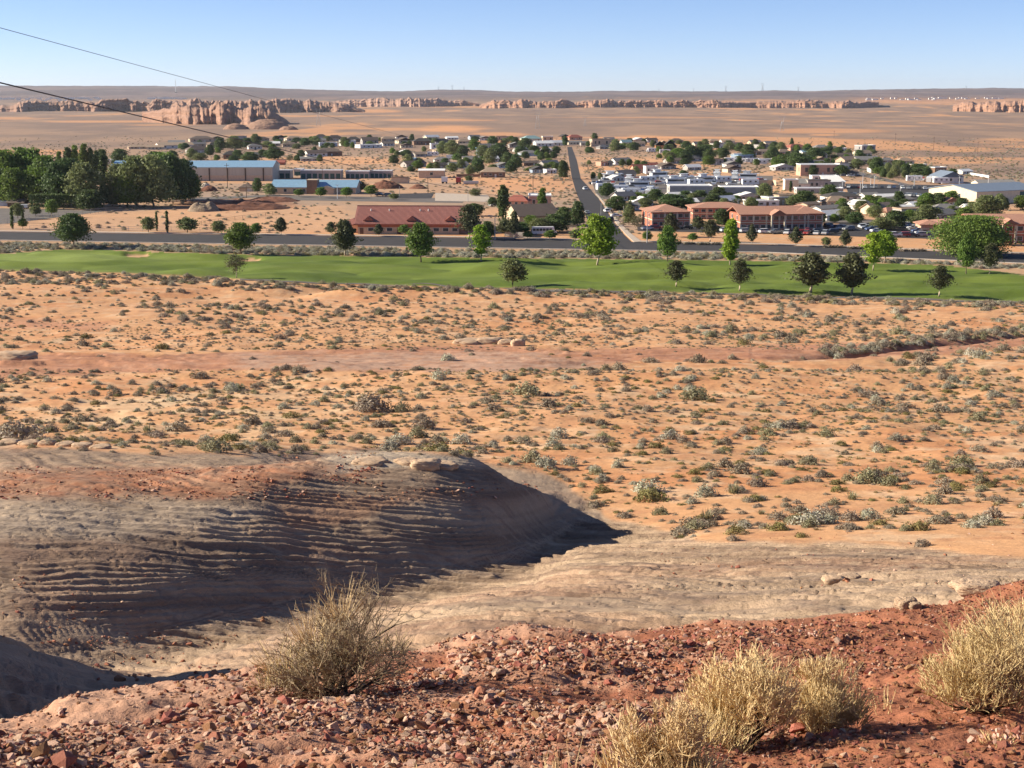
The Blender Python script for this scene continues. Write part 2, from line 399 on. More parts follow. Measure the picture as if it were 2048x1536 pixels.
# sandstone
rm = (gy > cr2 + .8) & (gy < 112)
rw = smooth(-8, 8, gv - rock_edge(gu) - 14 * fbm(gx / 3, gy / 5, 41, 3)) * rm
gl_ = pchip(np.clip((gx / gy).ravel(), -.5, .5), LINES[7][0], LINES[7][1]).reshape(NR, NC)
wd_ = smooth(-1.0, 1.0, gy - gl_) * smooth(.16, .06, gx / gy)
zz = gz + wd_ * (.12 * gx + .20 * gy) + (1 - wd_) * (.13 * gx + .5 * gy)
band = fbm(gx / 12, zz / .45, 130, 4); fleck = fbm(gx / .9, gy / .4, 133, 4); big = fbm(gx / 7, gy / 6, 136, 3)
RK = lerp(np.broadcast_to((.325, .228, .155), alb.shape), (.225, .152, .105), smooth(-.1, .5, band))
RK = lerp(RK, (.41, .29, .195), smooth(.05, .5, -band) * .8)
RK = lerp(RK, (.34, .195, .125), smooth(.0, .45, big) * .4)
RK = lerp(RK, (.43, .31, .21), smooth(.2, .5, fleck) * .5)
RK = lerp(RK, (.20, .13, .10), smooth(.25, .55, -fleck) * .45)
RK = lerp(RK, (.37, .165, .09), np.clip(poly_mask([(-400, 945, 1005), (0, 940, 1000), (500, 930, 985), (640, 920, 960), (760, 925, 950)], 0, 0, 12, 14 * n2) * (.55 + .6 * smooth(-.2, .4, n4)), 0, .9))
RK = lerp(RK, (.42, .215, .12), poly_mask([(560, 985, 1080), (800, 990, 1010), (1000, 1000, 1010)], 0, 0, 12, 14 * n2) * .5)
RK = lerp(RK, (.44, .35, .26), poly_mask([(650, 905, 948), (800, 905, 938), (940, 912, 935)], 0, 0, 6, 10 * n2) * .85)
RK = lerp(RK, (.43, .33, .24), poly_mask([(-300, 1010, 1090), (0, 1010, 1080), (430, 1005, 1060), (520, 1020, 1040)], 0, 0, 14, 14 * n2) * .7)
alb = lerp(alb, RK, rw)
# rubble slope in front
fw = 1 - smooth(.8, 2.2, gy - cr2)
FR = lerp(np.broadcast_to((.34, .135, .072), alb.shape), (.25, .09, .048), smooth(-.1, .5, fbm(gx / .5, gy / .5, 140, 4)))
FR = lerp(FR, (.50, .30, .20), smooth(.0, .22, fbm(gx / 1.3 + 3, gy / .8, 71, 3)) * smooth(1750, 1300, gu) * .5)
FR = lerp(FR, (.47, .27, .175), smooth(2.6, .6, cr2 - gy + .5 * n4) * smooth(1250, 900, gu) * .85)
FR = lerp(FR, (.29, .11, .06), smooth(1500, 1900, gu) * smooth(1380, 1480, gv) * .8)
alb = lerp(alb, FR, fw)
# golf course
fair_px = [(-900, 503, 538), (0, 508, 541), (60, 503, 541), (130, 499, 543), (250, 501, 546), (400, 506, 553), (540, 510, 562), (700, 512, 568), (1000, 516, 577), (1400, 520, 586), (1750, 526, 596), (1900, 531, 600), (2048, 550, 604), (2900, 570, 640)]
fu = [p[0] for p in fair_px]
wob = 1.6 * fbm(gx / 6, gy / 6, 150, 3)
ftop = np.interp(gu, fu, [p[1] for p in fair_px]); fbot = np.interp(gu, fu, [p[2] for p in fair_px])
gd = np.cumsum(np.ones_like(gv), 0)
FM = (gv + wob > ftop) & (gv + wob < fbot) & (gy > 290) & (gy < 500)
GR = lerp(np.broadcast_to((.105, .150, .020), alb.shape), (.15, .195, .030), smooth(-.3, .5, fbm(gx / 25, gy / 12, 155, 4)))
GR = lerp(GR, (.15, .19, .04), smooth(.1, .5, fbm(gx / 9, gy / 4, 159, 4)) * .6)
GR = lerp(GR, (.07, .11, .016), smooth(.1, .5, fbm(gx / 40, gy / 9, 163, 3)) * .6)
GR = lerp(GR, (.20, .25, .055), smooth(1.1, .9, np.sqrt(((gu - 110) / 140) ** 2 + ((gv - 514) / 10) ** 2)) * .85)
GR = lerp(GR, (.20, .25, .055), smooth(1.1, .85, np.sqrt(((gu - 350) / 55) ** 2 + ((gv - 516) / 4.5) ** 2)) * .7)
GR = lerp(GR, (.22, .20, .07), smooth(5, 0, fbot - gv) * .5)
for bu, bv, br, bh in ((275, 511, 24, 3.6), (500, 520, 22, 2.6)):
    GR = lerp(GR, (.56, .33, .18), smooth(1.1, .9, np.sqrt(((gu - bu) / br) ** 2 + ((gv - bv) / bh) ** 2)))
alb = np.where(FM[..., None], GR, alb)
alb = np.clip(alb, .01, .9)

def face_of(mask): return mask[:-1, :-1]
cls = np.zeros((NR - 1, NC - 1), int)
cls[face_of((gy <= cr2 + 1.6))] = 1
cls[face_of((rw > .5) & (gy > cr2 + 1.6))] = 2
cls[face_of(FM)] = 3
cls[face_of(gy > 6500)] = 4
V = np.stack([gx, gy, gz], -1).reshape(-1, 3)
A = np.concatenate([alb, np.ones((NR, NC, 1))], -1).reshape(-1, 4)
idx = np.arange(NR * NC).reshape(NR, NC)
quads = np.stack([idx[:-1, :-1], idx[:-1, 1:], idx[1:, 1:], idx[1:, :-1]], -1)

def np_mesh(name, v, f, m, smooth_=True, attr=None):
    me = bpy.data.meshes.new(name)
    me.vertices.add(len(v)); me.vertices.foreach_set("co", v.astype(np.float32).ravel())
    k = f.shape[1]
    me.loops.add(f.size); me.loops.foreach_set("vertex_index", f.astype(np.int32).ravel())
    me.polygons.add(len(f)); me.polygons.foreach_set("loop_start", np.arange(0, f.size, k, dtype=np.int32))
    try: me.polygons.foreach_set("loop_total", np.full(len(f), k, dtype=np.int32))
    except Exception: pass
    me.polygons.foreach_set("use_smooth", np.full(len(f), smooth_))
    if attr is not None:
        a = me.color_attributes.new("albedo", 'FLOAT_COLOR', 'POINT'); a.data.foreach_set("color", attr.astype(np.float32).ravel())
    me.materials.append(m); me.update(calc_edges=True); me.validate()
    return me

def tag(o, label=None, cat=None, group=None, kind=None):
    if label: o['label'] = label
    if cat: o['category'] = cat
    if group: o['group'] = group
    if kind: o['kind'] = kind
    return o
def link(name, me, parent=None, loc=None, rot=None, sc=None):
    o = bpy.data.objects.new(name, me); COL.objects.link(o)
    if parent: o.parent = parent
    if loc is not None: o.location = loc
    if rot is not None: o.rotation_euler = rot
    if sc is not None: o.scale = sc if hasattr(sc, '__len__') else (sc, sc, sc)
    return o

M_ground = ground_mat("desert_sand", [(3.0, .10, (1, 1, 1)), (.35, .12, (1, 1, 1)), (.05, .09, (1, .5, 1))], [(1.2, .10, (1, 1, 1)), (7, .02, (1, 1, 1))])
M_hill = ground_mat("red_rubble_earth", [(28, .22, (1, 1, 1)), (4, .12, (1, 1, 1))], [(35, .012, (1, 1, 1)), (110, .004, (1, 1, 1))])
M_rock = ground_mat("sandstone", [(6, .14, (.5, 1, 3)), (26, .12, (.4, 1, 2)), (.8, .08, (1, 1, 2))], [(9, .05, (.35, 1, 3)), (40, .012, (.5, 1, 2))], .9)
M_grass = ground_mat("mown_grass", [(1.5, .10, (1, 1, 1)), (.12, .10, (1, 1, 1)), (.3, .08, (.3, 1.2, 1))], [(6, .03, (1, 1, 1))])
M_far = ground_mat("far_scrubland", [(.02, .15, (1, 1, 1)), (.004, .1, (1, 1, 1))], [(.01, 8, (1, 1, 1))])
for k, (nm, m) in enumerate((("ground", M_ground), ("hillside", M_hill), ("sandstone", M_rock), ("golf_course", M_grass), ("distant_plateau", M_far))):
    f = quads[cls == k]
    used = np.unique(f); remap = np.zeros(NR * NC, int); remap[used] = np.arange(len(used))
    o = link(nm, np_mesh(nm, V[used], remap[f], m, True, A[used]))
    tag(o, kind='structure')

# ------------------------------------------------------------------ mesh builder
class MB:
    def __init__(s): s.v = []; s.f = []
    def add(s, vs, fs):
        n = len(s.v); s.v += [tuple(p) for p in vs]; s.f += [tuple(i + n for i in f) for f in fs]
    def box(s, x0, x1, y0, y1, z0, z1):
        s.add([(x0, y0, z0), (x1, y0, z0), (x1, y1, z0), (x0, y1, z0), (x0, y0, z1), (x1, y0, z1), (x1, y1, z1), (x0, y1, z1)],
              [(0, 3, 2, 1), (4, 5, 6, 7), (0, 1, 5, 4), (1, 2, 6, 5), (2, 3, 7, 6), (3, 0, 4, 7)])
    def tube(s, pts, rad, n=5, caps=True):
        pts = [Vector(p) for p in pts]; base = len(s.v)
        for i, p in enumerate(pts):
            t = (pts[min(i + 1, len(pts) - 1)] - pts[max(i - 1, 0)]).normalized()
            a = t.cross(Vector((0, 0, 1)))
            if a.length < .05: a = t.cross(Vector((0, 1, 0)))
            a.normalize(); b = t.cross(a); r = rad[i] if hasattr(rad, '__len__') else rad
            for k in range(n):
                q = 2 * math.pi * k / n
                s.v.append(tuple(p + (a * math.cos(q) + b * math.sin(q)) * r))
        for i in range(len(pts) - 1):
            for k in range(n):
                a0 = base + i * n + k; a1 = base + i * n + (k + 1) % n
                s.f.append((a0, a1, a1 + n, a0 + n))
        if caps:
            s.f.append(tuple(base + k for k in range(n))[::-1]); e = base + (len(pts) - 1) * n
            s.f.append(tuple(e + k for k in range(n)))
    def prism(s, prof, y0, y1):   # profile in x,z extruded along y
        n = len(prof)
        s.add([(x, y0, z) for x, z in prof] + [(x, y1, z) for x, z in prof],
              [tuple(range(n)), tuple(range(2 * n - 1, n - 1, -1))] + [(i, i + n, (i + 1) % n + n, (i + 1) % n) for i in range(n)])
    def mesh(s, name, m=None, smooth_=False):
        me = bpy.data.meshes.new(name); me.from_pydata(s.v, [], s.f)
        if m: me.materials.append(m)
        if smooth_: me.polygons.foreach_set("use_smooth", [True] * len(me.polygons))
        me.update(); return me

def quads_cloud(P, Nrm, size, aspect=1.4, jit=.9, seed=0):
    """many small leaf faces round the points P; arrays in, verts and faces out"""
    r = np.random.default_rng(seed); n = len(P)
    nr = Nrm + r.normal(0, jit, (n, 3)); nr /= np.linalg.norm(nr, axis=1)[:, None]
    a = np.cross(nr, r.normal(0, 1, (n, 3))); a /= np.linalg.norm(a, axis=1)[:, None]; b = np.cross(nr, a)
    sz = (size * r.uniform(.6, 1.35, n))[:, None]
    v = np.stack([P - a * sz * aspect * .5, P + b * sz * .5 - a * sz * .05, P + a * sz * aspect * .5, P - b * sz * .5 + a * sz * .05], 1).reshape(-1, 3)
    f = np.arange(4 * n).reshape(n, 4)
    return v, f

# ------------------------------------------------------------------ vegetation materials
L_green = leaf_mat("leaf_green", (.180, .260, .045), (.095, .155, .030), .35)
L_spring = leaf_mat("leaf_spring", (.300, .390, .035), (.180, .270, .026), .35)
L_dark = leaf_mat("leaf_dark", (.110, .160, .045), (.055, .088, .028), .25)
L_pine = leaf_mat("pine_needle", (.130, .140, .058), (.070, .078, .036), .2)
L_olive = leaf_mat("leaf_olive", (.240, .265, .105), (.140, .170, .065), .35)
L_pale = leaf_mat("leaf_pale", (.17, .17, .085), (.10, .10, .05), .3)
L_sage = leaf_mat("sage_leaf", (.48, .455, .35), (.32, .31, .225), .1, .25)
L_brush = leaf_mat("blackbrush_twig", (.38, .315, .23), (.22, .175, .125), .15, .25)
L_brushg = leaf_mat("saltbush_leaf", (.36, .33, .20), (.22, .20, .11), .2, .25)
L_straw = leaf_mat("straw_blade", (.58, .44, .25), (.40, .29, .15), .25, .2)
L_oliveb = leaf_mat("snakeweed_leaf", (.27, .225, .085), (.16, .135, .05), .1, .2)
L_twig = mat("ephedra_twig", (.72, .55, .30), .7, scale=14, col2=(.50, .35, .16), per_obj=.1)
L_twiggrey = mat("dry_grey_twig", (.38, .29, .17), .8, scale=10, col2=(.19, .135, .085))
M_bark = mat("bark", (.17, .12, .085), .9, scale=6, bump=.03, bscale=9)
M_barkpale = mat("pale_bark", (.46, .37, .27), .85, scale=5, bump=.02)
M_darkwood = mat("dark_wood", (.055, .038, .03), .9, scale=8)

# ------------------------------------------------------------------ trees
def make_tree(nm, kind, h, w, leafm, barkm, seed, n=2200, trunk=.25, leaf=.42, clumps=26, shape='round', tr=.022):
    """returns (trunk mesh, crown mesh); h height, w crown width, trunk = share of the height that is bare"""
    r = np.random.default_rng(seed)
    z0 = h * trunk; ch = h - z0
    C = []; Rr = []
    for i in range(clumps):
        for _ in range(60):
            t = r.uniform(0, 1)
            if shape == 'round': prof = math.sin(math.pi * min(1, .12 + .84 * t) ** .85) ** .6
            elif shape == 'cone': prof = (1 - t) ** .75 * (1 if t > .1 else .75) + .08
            elif shape == 'column': prof = (math.sin(math.pi * (.08 + .84 * t)) ** .4) * (1 - .35 * t)
            elif shape == 'spread': prof = (1 - abs(t - .62) ** 1.6 * 2.0) if t < .62 else math.sqrt(max(0, 1 - ((t - .62) / .42) ** 2))
            elif shape == 'egg': prof = (max(t, .02) / .3) ** .55 if t < .3 else max(1 - (t - .3) / .72, .02) ** .75
            elif shape == 'flame': prof = math.sin(math.pi * (.1 + .82 * t ** .85)) ** .9
            prof = max(prof, .1)
            a = r.uniform(0, 2 * math.pi); q = math.sqrt(r.uniform(.05, 1))
            p = np.array([math.cos(a) * q * prof * w / 2 * .78, math.sin(a) * q * prof * w / 2 * .78, z0 + ch * (.08 + .86 * t)])
            if all(np.linalg.norm((p - c) * np.array([1, 1, .8])) > .45 * w / clumps ** .42 for c in C): break
        C.append(p); Rr.append(w * r.uniform(.13, .22) * (1.32 if shape in ('round', 'spread') else (.95 if shape != 'column' else 1.25)) * (.82 if kind.startswith('pine') else 1) * (1 if clumps > 14 else 1.25))
    C = np.array(C); Rr = np.array(Rr)
    def envelope(t):
        if shape == 'egg': return np.where(t < .3, (np.maximum(t, .02) / .3) ** .55, np.maximum(1 - ((t - .3) / .72), .02) ** .75)
        if shape == 'column': return np.minimum(np.maximum(t, .03) / .15, 1) ** .6 * np.maximum(1 - t, .03) ** .35
        if shape == 'flame': return np.sin(np.pi * (.1 + .82 * t ** .85)) ** .9
        return np.sin(np.pi * np.minimum(1, .12 + .84 * t) ** .85) ** .6
    per = np.maximum(20, (Rr ** 2 / (Rr ** 2).sum() * n)).astype(int)
    P = []; Nn = []
    for c, rad, k in zip(C, Rr, per):
        d = r.normal(0, 1, (k, 3)); d /= np.linalg.norm(d, axis=1)[:, None]
        d[:, 2] = np.where(d[:, 2] < -.5, -d[:, 2] * .6, d[:, 2])
        q = rad * r.uniform(.5, 1.12, k)[:, None] * (1 + .18 * np.sin(d[:, :1] * 7 + seed) * np.cos(d[:, 1:2] * 6))
        pts = c + d * q * np.array([1, 1, .85 if shape != 'column' else 1.5]); P.append(pts); Nn.append(d)
    k = n // 9
    P.append(C[r.integers(0, clumps, k)] + r.normal(0, .30 * w * .28, (k, 3))); Nn.append(r.normal(0, 1, (k, 3)))
    kf = int(n * .30); t = r.uniform(0, 1, kf); a = r.uniform(0, 6.283, kf); e_ = envelope(t)
    rd_ = e_ * w / 2 * (1 - .55 * r.uniform(0, 1, kf) ** 2) * (.92 + .26 * np.sin(a * 3 + seed + 5 * t) + .24 * np.sin(t * 19 + a * 2 + seed) + .14 * np.sin(a * 9 + t * 13))
    P.append(np.stack([np.cos(a) * rd_, np.sin(a) * rd_, z0 + ch * (t * .97 + .02)], 1)); Nn.append(np.stack([np.cos(a), np.sin(a), .3 + 0 * a], 1))
    P = np.concatenate(P); Nn = np.concatenate(Nn)
    P[:, 2] = np.clip(P[:, 2], max(z0 * .55, .15), h * 1.03)
    v, f = quads_cloud(P, Nn, leaf, seed=seed)
    crown = np_mesh(nm + "_crown", v, f, leafm, False)
    mb = MB()
    lean = r.normal(0, .02 * h, 2)
    tp = [(0, 0, -.3), (lean[0] * .3, lean[1] * .3, z0 * .5), (lean[0], lean[1], z0), (lean[0] * 1.2, lean[1] * 1.2, z0 + ch * .35), (0, 0, z0 + ch * .7)]
    mb.tube(tp, [h * tr * 1.25, h * tr, h * tr * .8, h * tr * .5, h * tr * .15], 7)
    for c, rad in list(zip(C, Rr))[:min(clumps, 12)]:
        zs = z0 * .85 + (c[2] - z0) * .35
        a = Vector((lean[0], lean[1], max(zs, .2))); b = Vector(c); m_ = (a + b) / 2 + Vector((0, 0, -.05 * h * (.5 if shape == 'column' else 1)))
        mb.tube([a, m_, b], [h * tr * .42, h * tr * .28, h * tr * .1], 5, False)
    return mb.mesh(nm + "_trunk", barkm, True), crown
TREES = {}
def T_add(key, *a, **k): TREES.setdefault(key, []).append(make_tree(key, key, *a, **k))
for s_ in (1, 2, 3):
    T_add('broad', 10, 8.5, L_green, M_bark, 10 + s_, n=4200, trunk=.14, leaf=.42, clumps=30)
    T_add('dark', 9, 8, L_dark, M_bark, 20 + s_, n=3800, trunk=.08, leaf=.42, clumps=26)
    T_add('olive', 10, 8, L_olive, M_bark, 30 + s_, n=3800, trunk=.08, leaf=.40, clumps=26)
    T_add('pine', 10, 7.5, L_pine, M_barkpale, 40 + s_, n=3600, trunk=.18, leaf=.36, clumps=26, shape='egg', tr=.02)
T_add('broad2', 10, 8.5, L_green, M_bark, 51, n=5200, trunk=.17, leaf=.38, clumps=34, shape='flame')
T_add('spring', 10, 7.0, L_spring, M_barkpale, 52, n=5200, trunk=.20, leaf=.36, clumps=34, shape='flame', tr=.016)
T_add('springthin', 10, 5.0, L_spring, M_barkpale, 53, n=2600, trunk=.2, leaf=.34, clumps=22, shape='flame', tr=.014)
T_add('springcol', 10, 3.1, L_spring, M_barkpale, 54, n=3600, trunk=.10, leaf=.32, clumps=44, shape='column', tr=.013)
T_add('column', 12, 3.2, L_green, M_bark, 55, n=3200, trunk=.04, leaf=.34, clumps=40, shape='column')
T_add('column', 12, 3.0, L_dark, M_bark, 56, n=3200, trunk=.04, leaf=.34, clumps=40, shape='column')
T_add('cypress', 9, 1.0, L_dark, M_bark, 57, n=1600, trunk=.02, leaf=.24, clumps=34, shape='column')
T_add('pineround', 10, 9, L_dark, M_barkpale, 58, n=5600, trunk=.2, leaf=.38, clumps=36, shape='round')
T_add('pineround2', 10, 7.5, L_pine, M_barkpale, 59, n=4800, trunk=.18, leaf=.36, clumps=34, shape='egg')
T_add('pinesparse', 10, 8.5, L_pine, M_barkpale, 60, n=2600, trunk=.24, leaf=.34, clumps=24, shape='egg')
T_add('young', 6, 4.6, L_green, M_barkpale, 61, n=2200, trunk=.26, leaf=.32, clumps=16)
T_add('young', 6, 4.6, L_olive, M_bark, 62, n=2000, trunk=.2, leaf=.32, clumps=16)
T_add('sparse', 6, 6, L_pale, M_barkpale, 63, n=1000, trunk=.25, leaf=.26, clumps=18, shape='spread')
T_add('spread', 12, 22, L_green, M_bark, 64, n=16000, trunk=.06, leaf=.46, clumps=90, shape='round', tr=.03)
TH = {k: None for k in TREES}
def dims(me):
    a = np.empty(len(me.vertices) * 3); me.vertices.foreach_get('co', a); a = a.reshape(-1, 3); return a[:, 2].max(), 2 * np.percentile(np.abs(a[:, 0]), 98)
for k in TREES: TH[k] = [dims(c) for t, c in TREES[k]]

def px_m(u, y):
    x, yy, z = ground(u, y)
    return x, yy, z, math.sqrt(x * x + yy * yy + z * z) / F * 1.0

def put_tree(kind, u, ytop, ybase, wpx, label, group=None, variant=None, cat='tree', name=None, behind=0.0):
    x, y, z, m = px_m(u, ybase)
    if behind: x, y = x * (1 + behind / y), y + behind; z = H(x, y)
    v = random.randrange(len(TREES[kind])) if variant is None else variant
    (tm, cm), (hh, ww) = TREES[kind][v], TH[kind][v]
    h = (ybase - ytop) * m / math.cos(PITCH) * .98; w = wpx * m * .94
    o = link(name or {'pine': 'pine_tree', 'pineround': 'pine_tree', 'pineround2': 'pine_tree', 'pinesparse': 'pine_tree', 'cypress': 'cypress', 'column': 'poplar_tree'}.get(kind, 'tree'), None, None, (x, y, z))
    o.rotation_euler = (0, 0, random.uniform(-.5, .5)); o.scale = (w / ww, w / ww * .95, h / hh)
    o.empty_display_size = .5
    tag(o, label, cat, group)
    link("trunk", tm, o); link("crown", cm, o)
    return o

# ------------------------------------------------------------------ shrubs
def shrub_mesh(nm, m, seed, w=1.0, h=.7, n=220, size=.10, kind='dome'):
    r = np.random.default_rng(seed)
    mb = MB()
    if kind == 'dome':
        a = r.uniform(0, 2 * math.pi, n); e = np.arcsin(r.uniform(.0, 1, n)); q = r.uniform(.45, 1.08, n) ** .7
        lob = 1 + .28 * np.sin(a * 3 + seed) + .15 * np.sin(a * 7 + 2 * seed)
        d = np.stack([np.cos(e) * np.cos(a), np.cos(e) * np.sin(a), np.sin(e)], 1)
        P = d * np.stack([w / 2 * lob * q, w / 2 * lob * q, h * q * (1 + .2 * np.sin(a * 4 + seed))], 1)
        P[:, 2] = np.maximum(P[:, 2], .02)
        v, f = quads_cloud(P, d, size, 1.9, .8, seed)
        return np_mesh(nm, v, f, m, False)
    # radiating blades
    V_, F_ = [], []
    for i in range(n):
        a = r.uniform(0, 2 * math.pi); e = r.uniform(.25, 1.45); L = r.uniform(.5, 1.05)
        b = np.array([r.normal(0, w * .08), r.normal(0, w * .08), 0])
        d = np.array([math.cos(a) * math.cos(e) * w * .5 * L * 1.2, math.sin(a) * math.cos(e) * w * .5 * L * 1.2, math.sin(e) * h * L])
        sd = np.array([-math.sin(a), math.cos(a), .2]) * size * .5
        k = len(V_)
        V_ += [b - sd, b + sd, b + d * .6 + sd * .8 + np.array([0, 0, .05 * h]), b + d * .6 - sd * .8 + np.array([0, 0, .05 * h]), b + d]
        F_ += [(k, k + 1, k + 2, k + 3), (k + 3, k + 2, k + 4, k + 4)]
    me = bpy.data.meshes.new(nm); me.from_pydata([tuple(p) for p in V_], [], [f if f[2] != f[3] else f[:3] for f in F_]); me.materials.append(m); me.update()
    return me
SHRUBS = [  # mesh, name, category, label stem
    (shrub_mesh("blackbrush", L_brush, 1, 1.15, .62, 950, .06), "shrub", "grey-brown twiggy desert shrub"),
    (shrub_mesh("blackbrush_b", L_brush, 2, 1.3, .55, 950, .06), "shrub", "low grey-brown twiggy desert shrub"),
    (shrub_mesh("saltbush", L_brushg, 3, 1.1, .62, 950, .06), "shrub", "grey-green rounded desert shrub"),
    (shrub_mesh("sagebrush", L_sage, 4, 1.15, .72, 1000, .06), "shrub", "silvery sagebrush"),
    (shrub_mesh("snakeweed", L_oliveb, 5, 1.1, .45, 800, .055), "shrub", "flat olive-green shrub"),
    (shrub_mesh("bunchgrass", L_straw, 6, .75, .38, 90, .035, 'blade'), "grass_tuft", "tuft of straw-coloured bunch grass"),
    (shrub_mesh("yucca_clump", L_brushg, 7, .9, .6, 110, .035, 'blade'), "yucca", "spiky green-grey clump of narrow leaves"),
]

def scatter(name, P, S, Rz, K, protos, squash=None, kind='stuff'):
    """one object that instances the prototype meshes on points"""
    me = bpy.data.meshes.new(name); n = len(P)
    me.vertices.add(n); me.vertices.foreach_set("co", np.asarray(P, np.float32).ravel())
    a = me.attributes.new("sc", 'FLOAT_VECTOR', 'POINT')
    S = np.asarray(S, np.float32); S3 = np.repeat(S[:, None], 3, 1) if S.ndim == 1 else S
    a.data.foreach_set("vector", S3.ravel())
    a = me.attributes.new("rt", 'FLOAT_VECTOR', 'POINT')
    Rz = np.asarray(Rz, np.float32)
    r3 = np.stack([np.zeros(n), np.zeros(n), Rz], 1).astype(np.float32) if Rz.ndim == 1 else Rz
    a.data.foreach_set("vector", r3.ravel())
    a = me.attributes.new("kd", 'INT', 'POINT'); a.data.foreach_set("value", np.asarray(K, np.int32))
    o = link(name, me); tag(o, kind=kind)
    ng = bpy.data.node_groups.new(name, 'GeometryNodeTree')
    ng.interface.new_socket("Geometry", in_out='INPUT', socket_type='NodeSocketGeometry')
    ng.interface.new_socket("Geometry", in_out='OUTPUT', socket_type='NodeSocketGeometry')
    N, L = ng.nodes, ng.links
    gi = N.new("NodeGroupInput"); go = N.new("NodeGroupOutput")
    mp = N.new("GeometryNodeMeshToPoints"); L.new(gi.outputs[0], mp.inputs[0])
    def att(nm, ty):
        q = N.new("GeometryNodeInputNamedAttribute"); q.data_type = ty; q.inputs[0].default_value = nm; return q.outputs[0]
    sc, rt, kd = att("sc", 'FLOAT_VECTOR'), att("rt", 'FLOAT_VECTOR'), att("kd", 'INT')
    jn = N.new("GeometryNodeJoinGeometry")
    for i, pr in enumerate(protos):
        oi = N.new("GeometryNodeObjectInfo"); oi.inputs[0].default_value = pr; oi.transform_space = 'ORIGINAL'
        cp = N.new("FunctionNodeCompare"); cp.data_type = 'INT'; cp.operation = 'EQUAL'
        ins = [k for k in cp.inputs if k.type == 'INT']; L.new(kd, ins[0]); ins[1].default_value = i
        ip = N.new("GeometryNodeInstanceOnPoints")
        L.new(mp.outputs[0], ip.inputs['Points']); L.new(cp.outputs[0], ip.inputs['Selection']); L.new(oi.outputs['Geometry'], ip.inputs['Instance'])
        L.new(rt, ip.inputs['Rotation']); L.new(sc, ip.inputs['Scale']); L.new(ip.outputs[0], jn.inputs[0])
    L.new(jn.outputs[0], go.inputs[0])
    md = o.modifiers.new("scatter", 'NODES'); md.node_group = ng
    return o

def rand_pts(n, d0, d1, smax=.42, r=rng):
    """points uniform over the ground area of the wedge in view"""
    y = np.sqrt(r.uniform(d0 ** 2, d1 ** 2, n)); x = r.uniform(-smax, smax, n) * y
    return x, y
def where(x, y):
    z = H(x, y); u, v = project(x, y, z); return u, v

px_, py_, pk_, ps_ = [], [], [], []
def add_pts(x, y, k, s): px_.append(x); py_.append(y); pk_.append(k); ps_.append(s)
def pick(n, probs): return rng.choice(len(probs), n, p=np.array(probs) / sum(probs))
# near and middle desert
x, y = rand_pts(2600, 58, 175); u, v = where(x, y)
re = rock_edge(u)
dens = np.where(v > re + 10, .10, 1) * (.35 + .9 * smooth(-.2, .35, fbm(x / 9, y / 9, 200, 3))) * np.where((v > 880) & (u < 640), .4, 1) * np.where((y < 95) & (u > 1250), 1.7, 1)
k_ = rng.uniform(0, 1, len(x)) < dens * .46
k_ &= ~((v > 700) & (v < 738) & (u < 1500)); k_ &= ~((v > re + 12) & (u < 1260))
x, y, v, u = x[k_], y[k_], v[k_], u[k_]
add_pts(x, y, pick(len(x), [.30, .16, .26, .14, .08, .0, .06]), np.clip(rng.lognormal(-.40, .45, len(x)), .25, 1.5))
x, y = rand_pts(7500, 60, 175); u, v = where(x, y); re = rock_edge(u)
k_ = (rng.uniform(0, 1, len(x)) < smooth(-.3, .3, fbm(x / 12, y / 12, 210, 3)) * .8 + .08) & ~((v > re)) & ~((v > 700) & (v < 740))
x, y = x[k_], y[k_]; add_pts(x, y, pick(len(x), [.12, 0, .08, .04, .10, .66, 0]), rng.uniform(.35, .95, len(x)))
# farther desert below the golf course
x, y = rand_pts(15000, 175, 392); u, v = where(x, y)
dn = (.25 + .9 * smooth(-.35, .4, fbm(x / 14, y / 26, 220, 3))) * .45
fb = np.interp(u, fu, [p[2] for p in fair_px]); fringe = (v > fb) & (v < fb + 15 + 14 * smooth(600, 0, u))
dn = np.where(fringe, 1.0, dn)
wt = np.interp(u, [-400, 0, 420, 1000, 1300, 1900, 2400], [700, 700, 705, 690, 696, 680, 652]); wb = np.interp(u, [-400, 0, 420, 1000, 1300, 1900, 2400], [755, 748, 740, 738, 722, 706, 670])
dn = np.where((v > wt) & (v < wb), .04, dn)
k_ = (rng.uniform(0, 1, len(x)) < dn) & (v > fb + 1)
x, y, v, u, fr_ = x[k_], y[k_], v[k_], u[k_], fringe[k_]
add_pts(x, y, pick(len(x), [.36, .22, .22, .09, .09, .05, 0]), np.clip(rng.lognormal(-.22, .42, len(x)), .3, 1.9) * np.where(fr_, 1.2, 1))
# a gully with thick brush on the right
t_ = rng.uniform(0, 1, 120); uu = 1640 + 408 * t_; vv = np.interp(uu, [1500, 1700, 1800, 2048], [716, 702, 688, 660]) + rng.normal(0, 6, 120)
gp = np.array([ground(a, b)[:2] for a, b in zip(uu, vv)]); add_pts(gp[:, 0], gp[:, 1], pick(120, [.5, .1, .15, .25, 0, 0, 0]), rng.uniform(.7, 1.5, 120))
# sagebrush strip between road and golf course
x, y = rand_pts(26000, 395, 520); u, v = where(x, y)
ft = np.interp(u, fu, [p[1] for p in fair_px]); rd = np.interp(u, [-200, 0, 500, 1000, 1300, 1536, 2048, 2300], [480, 480, 488, 496, 501, 505, 527, 540])
k_ = (v > rd + 6.0) & (v < ft - .5) & (rng.uniform(0, 1, len(x)) < .35 + .65 * smooth(-.3, .2, fbm(x / 8, y / 8, 230, 2)))
x, y = x[k_], y[k_]; add_pts(x, y, pick(len(x), [.14, .08, .24, .46, .08, 0, 0]), rng.uniform(.9, 1.9, len(x)))
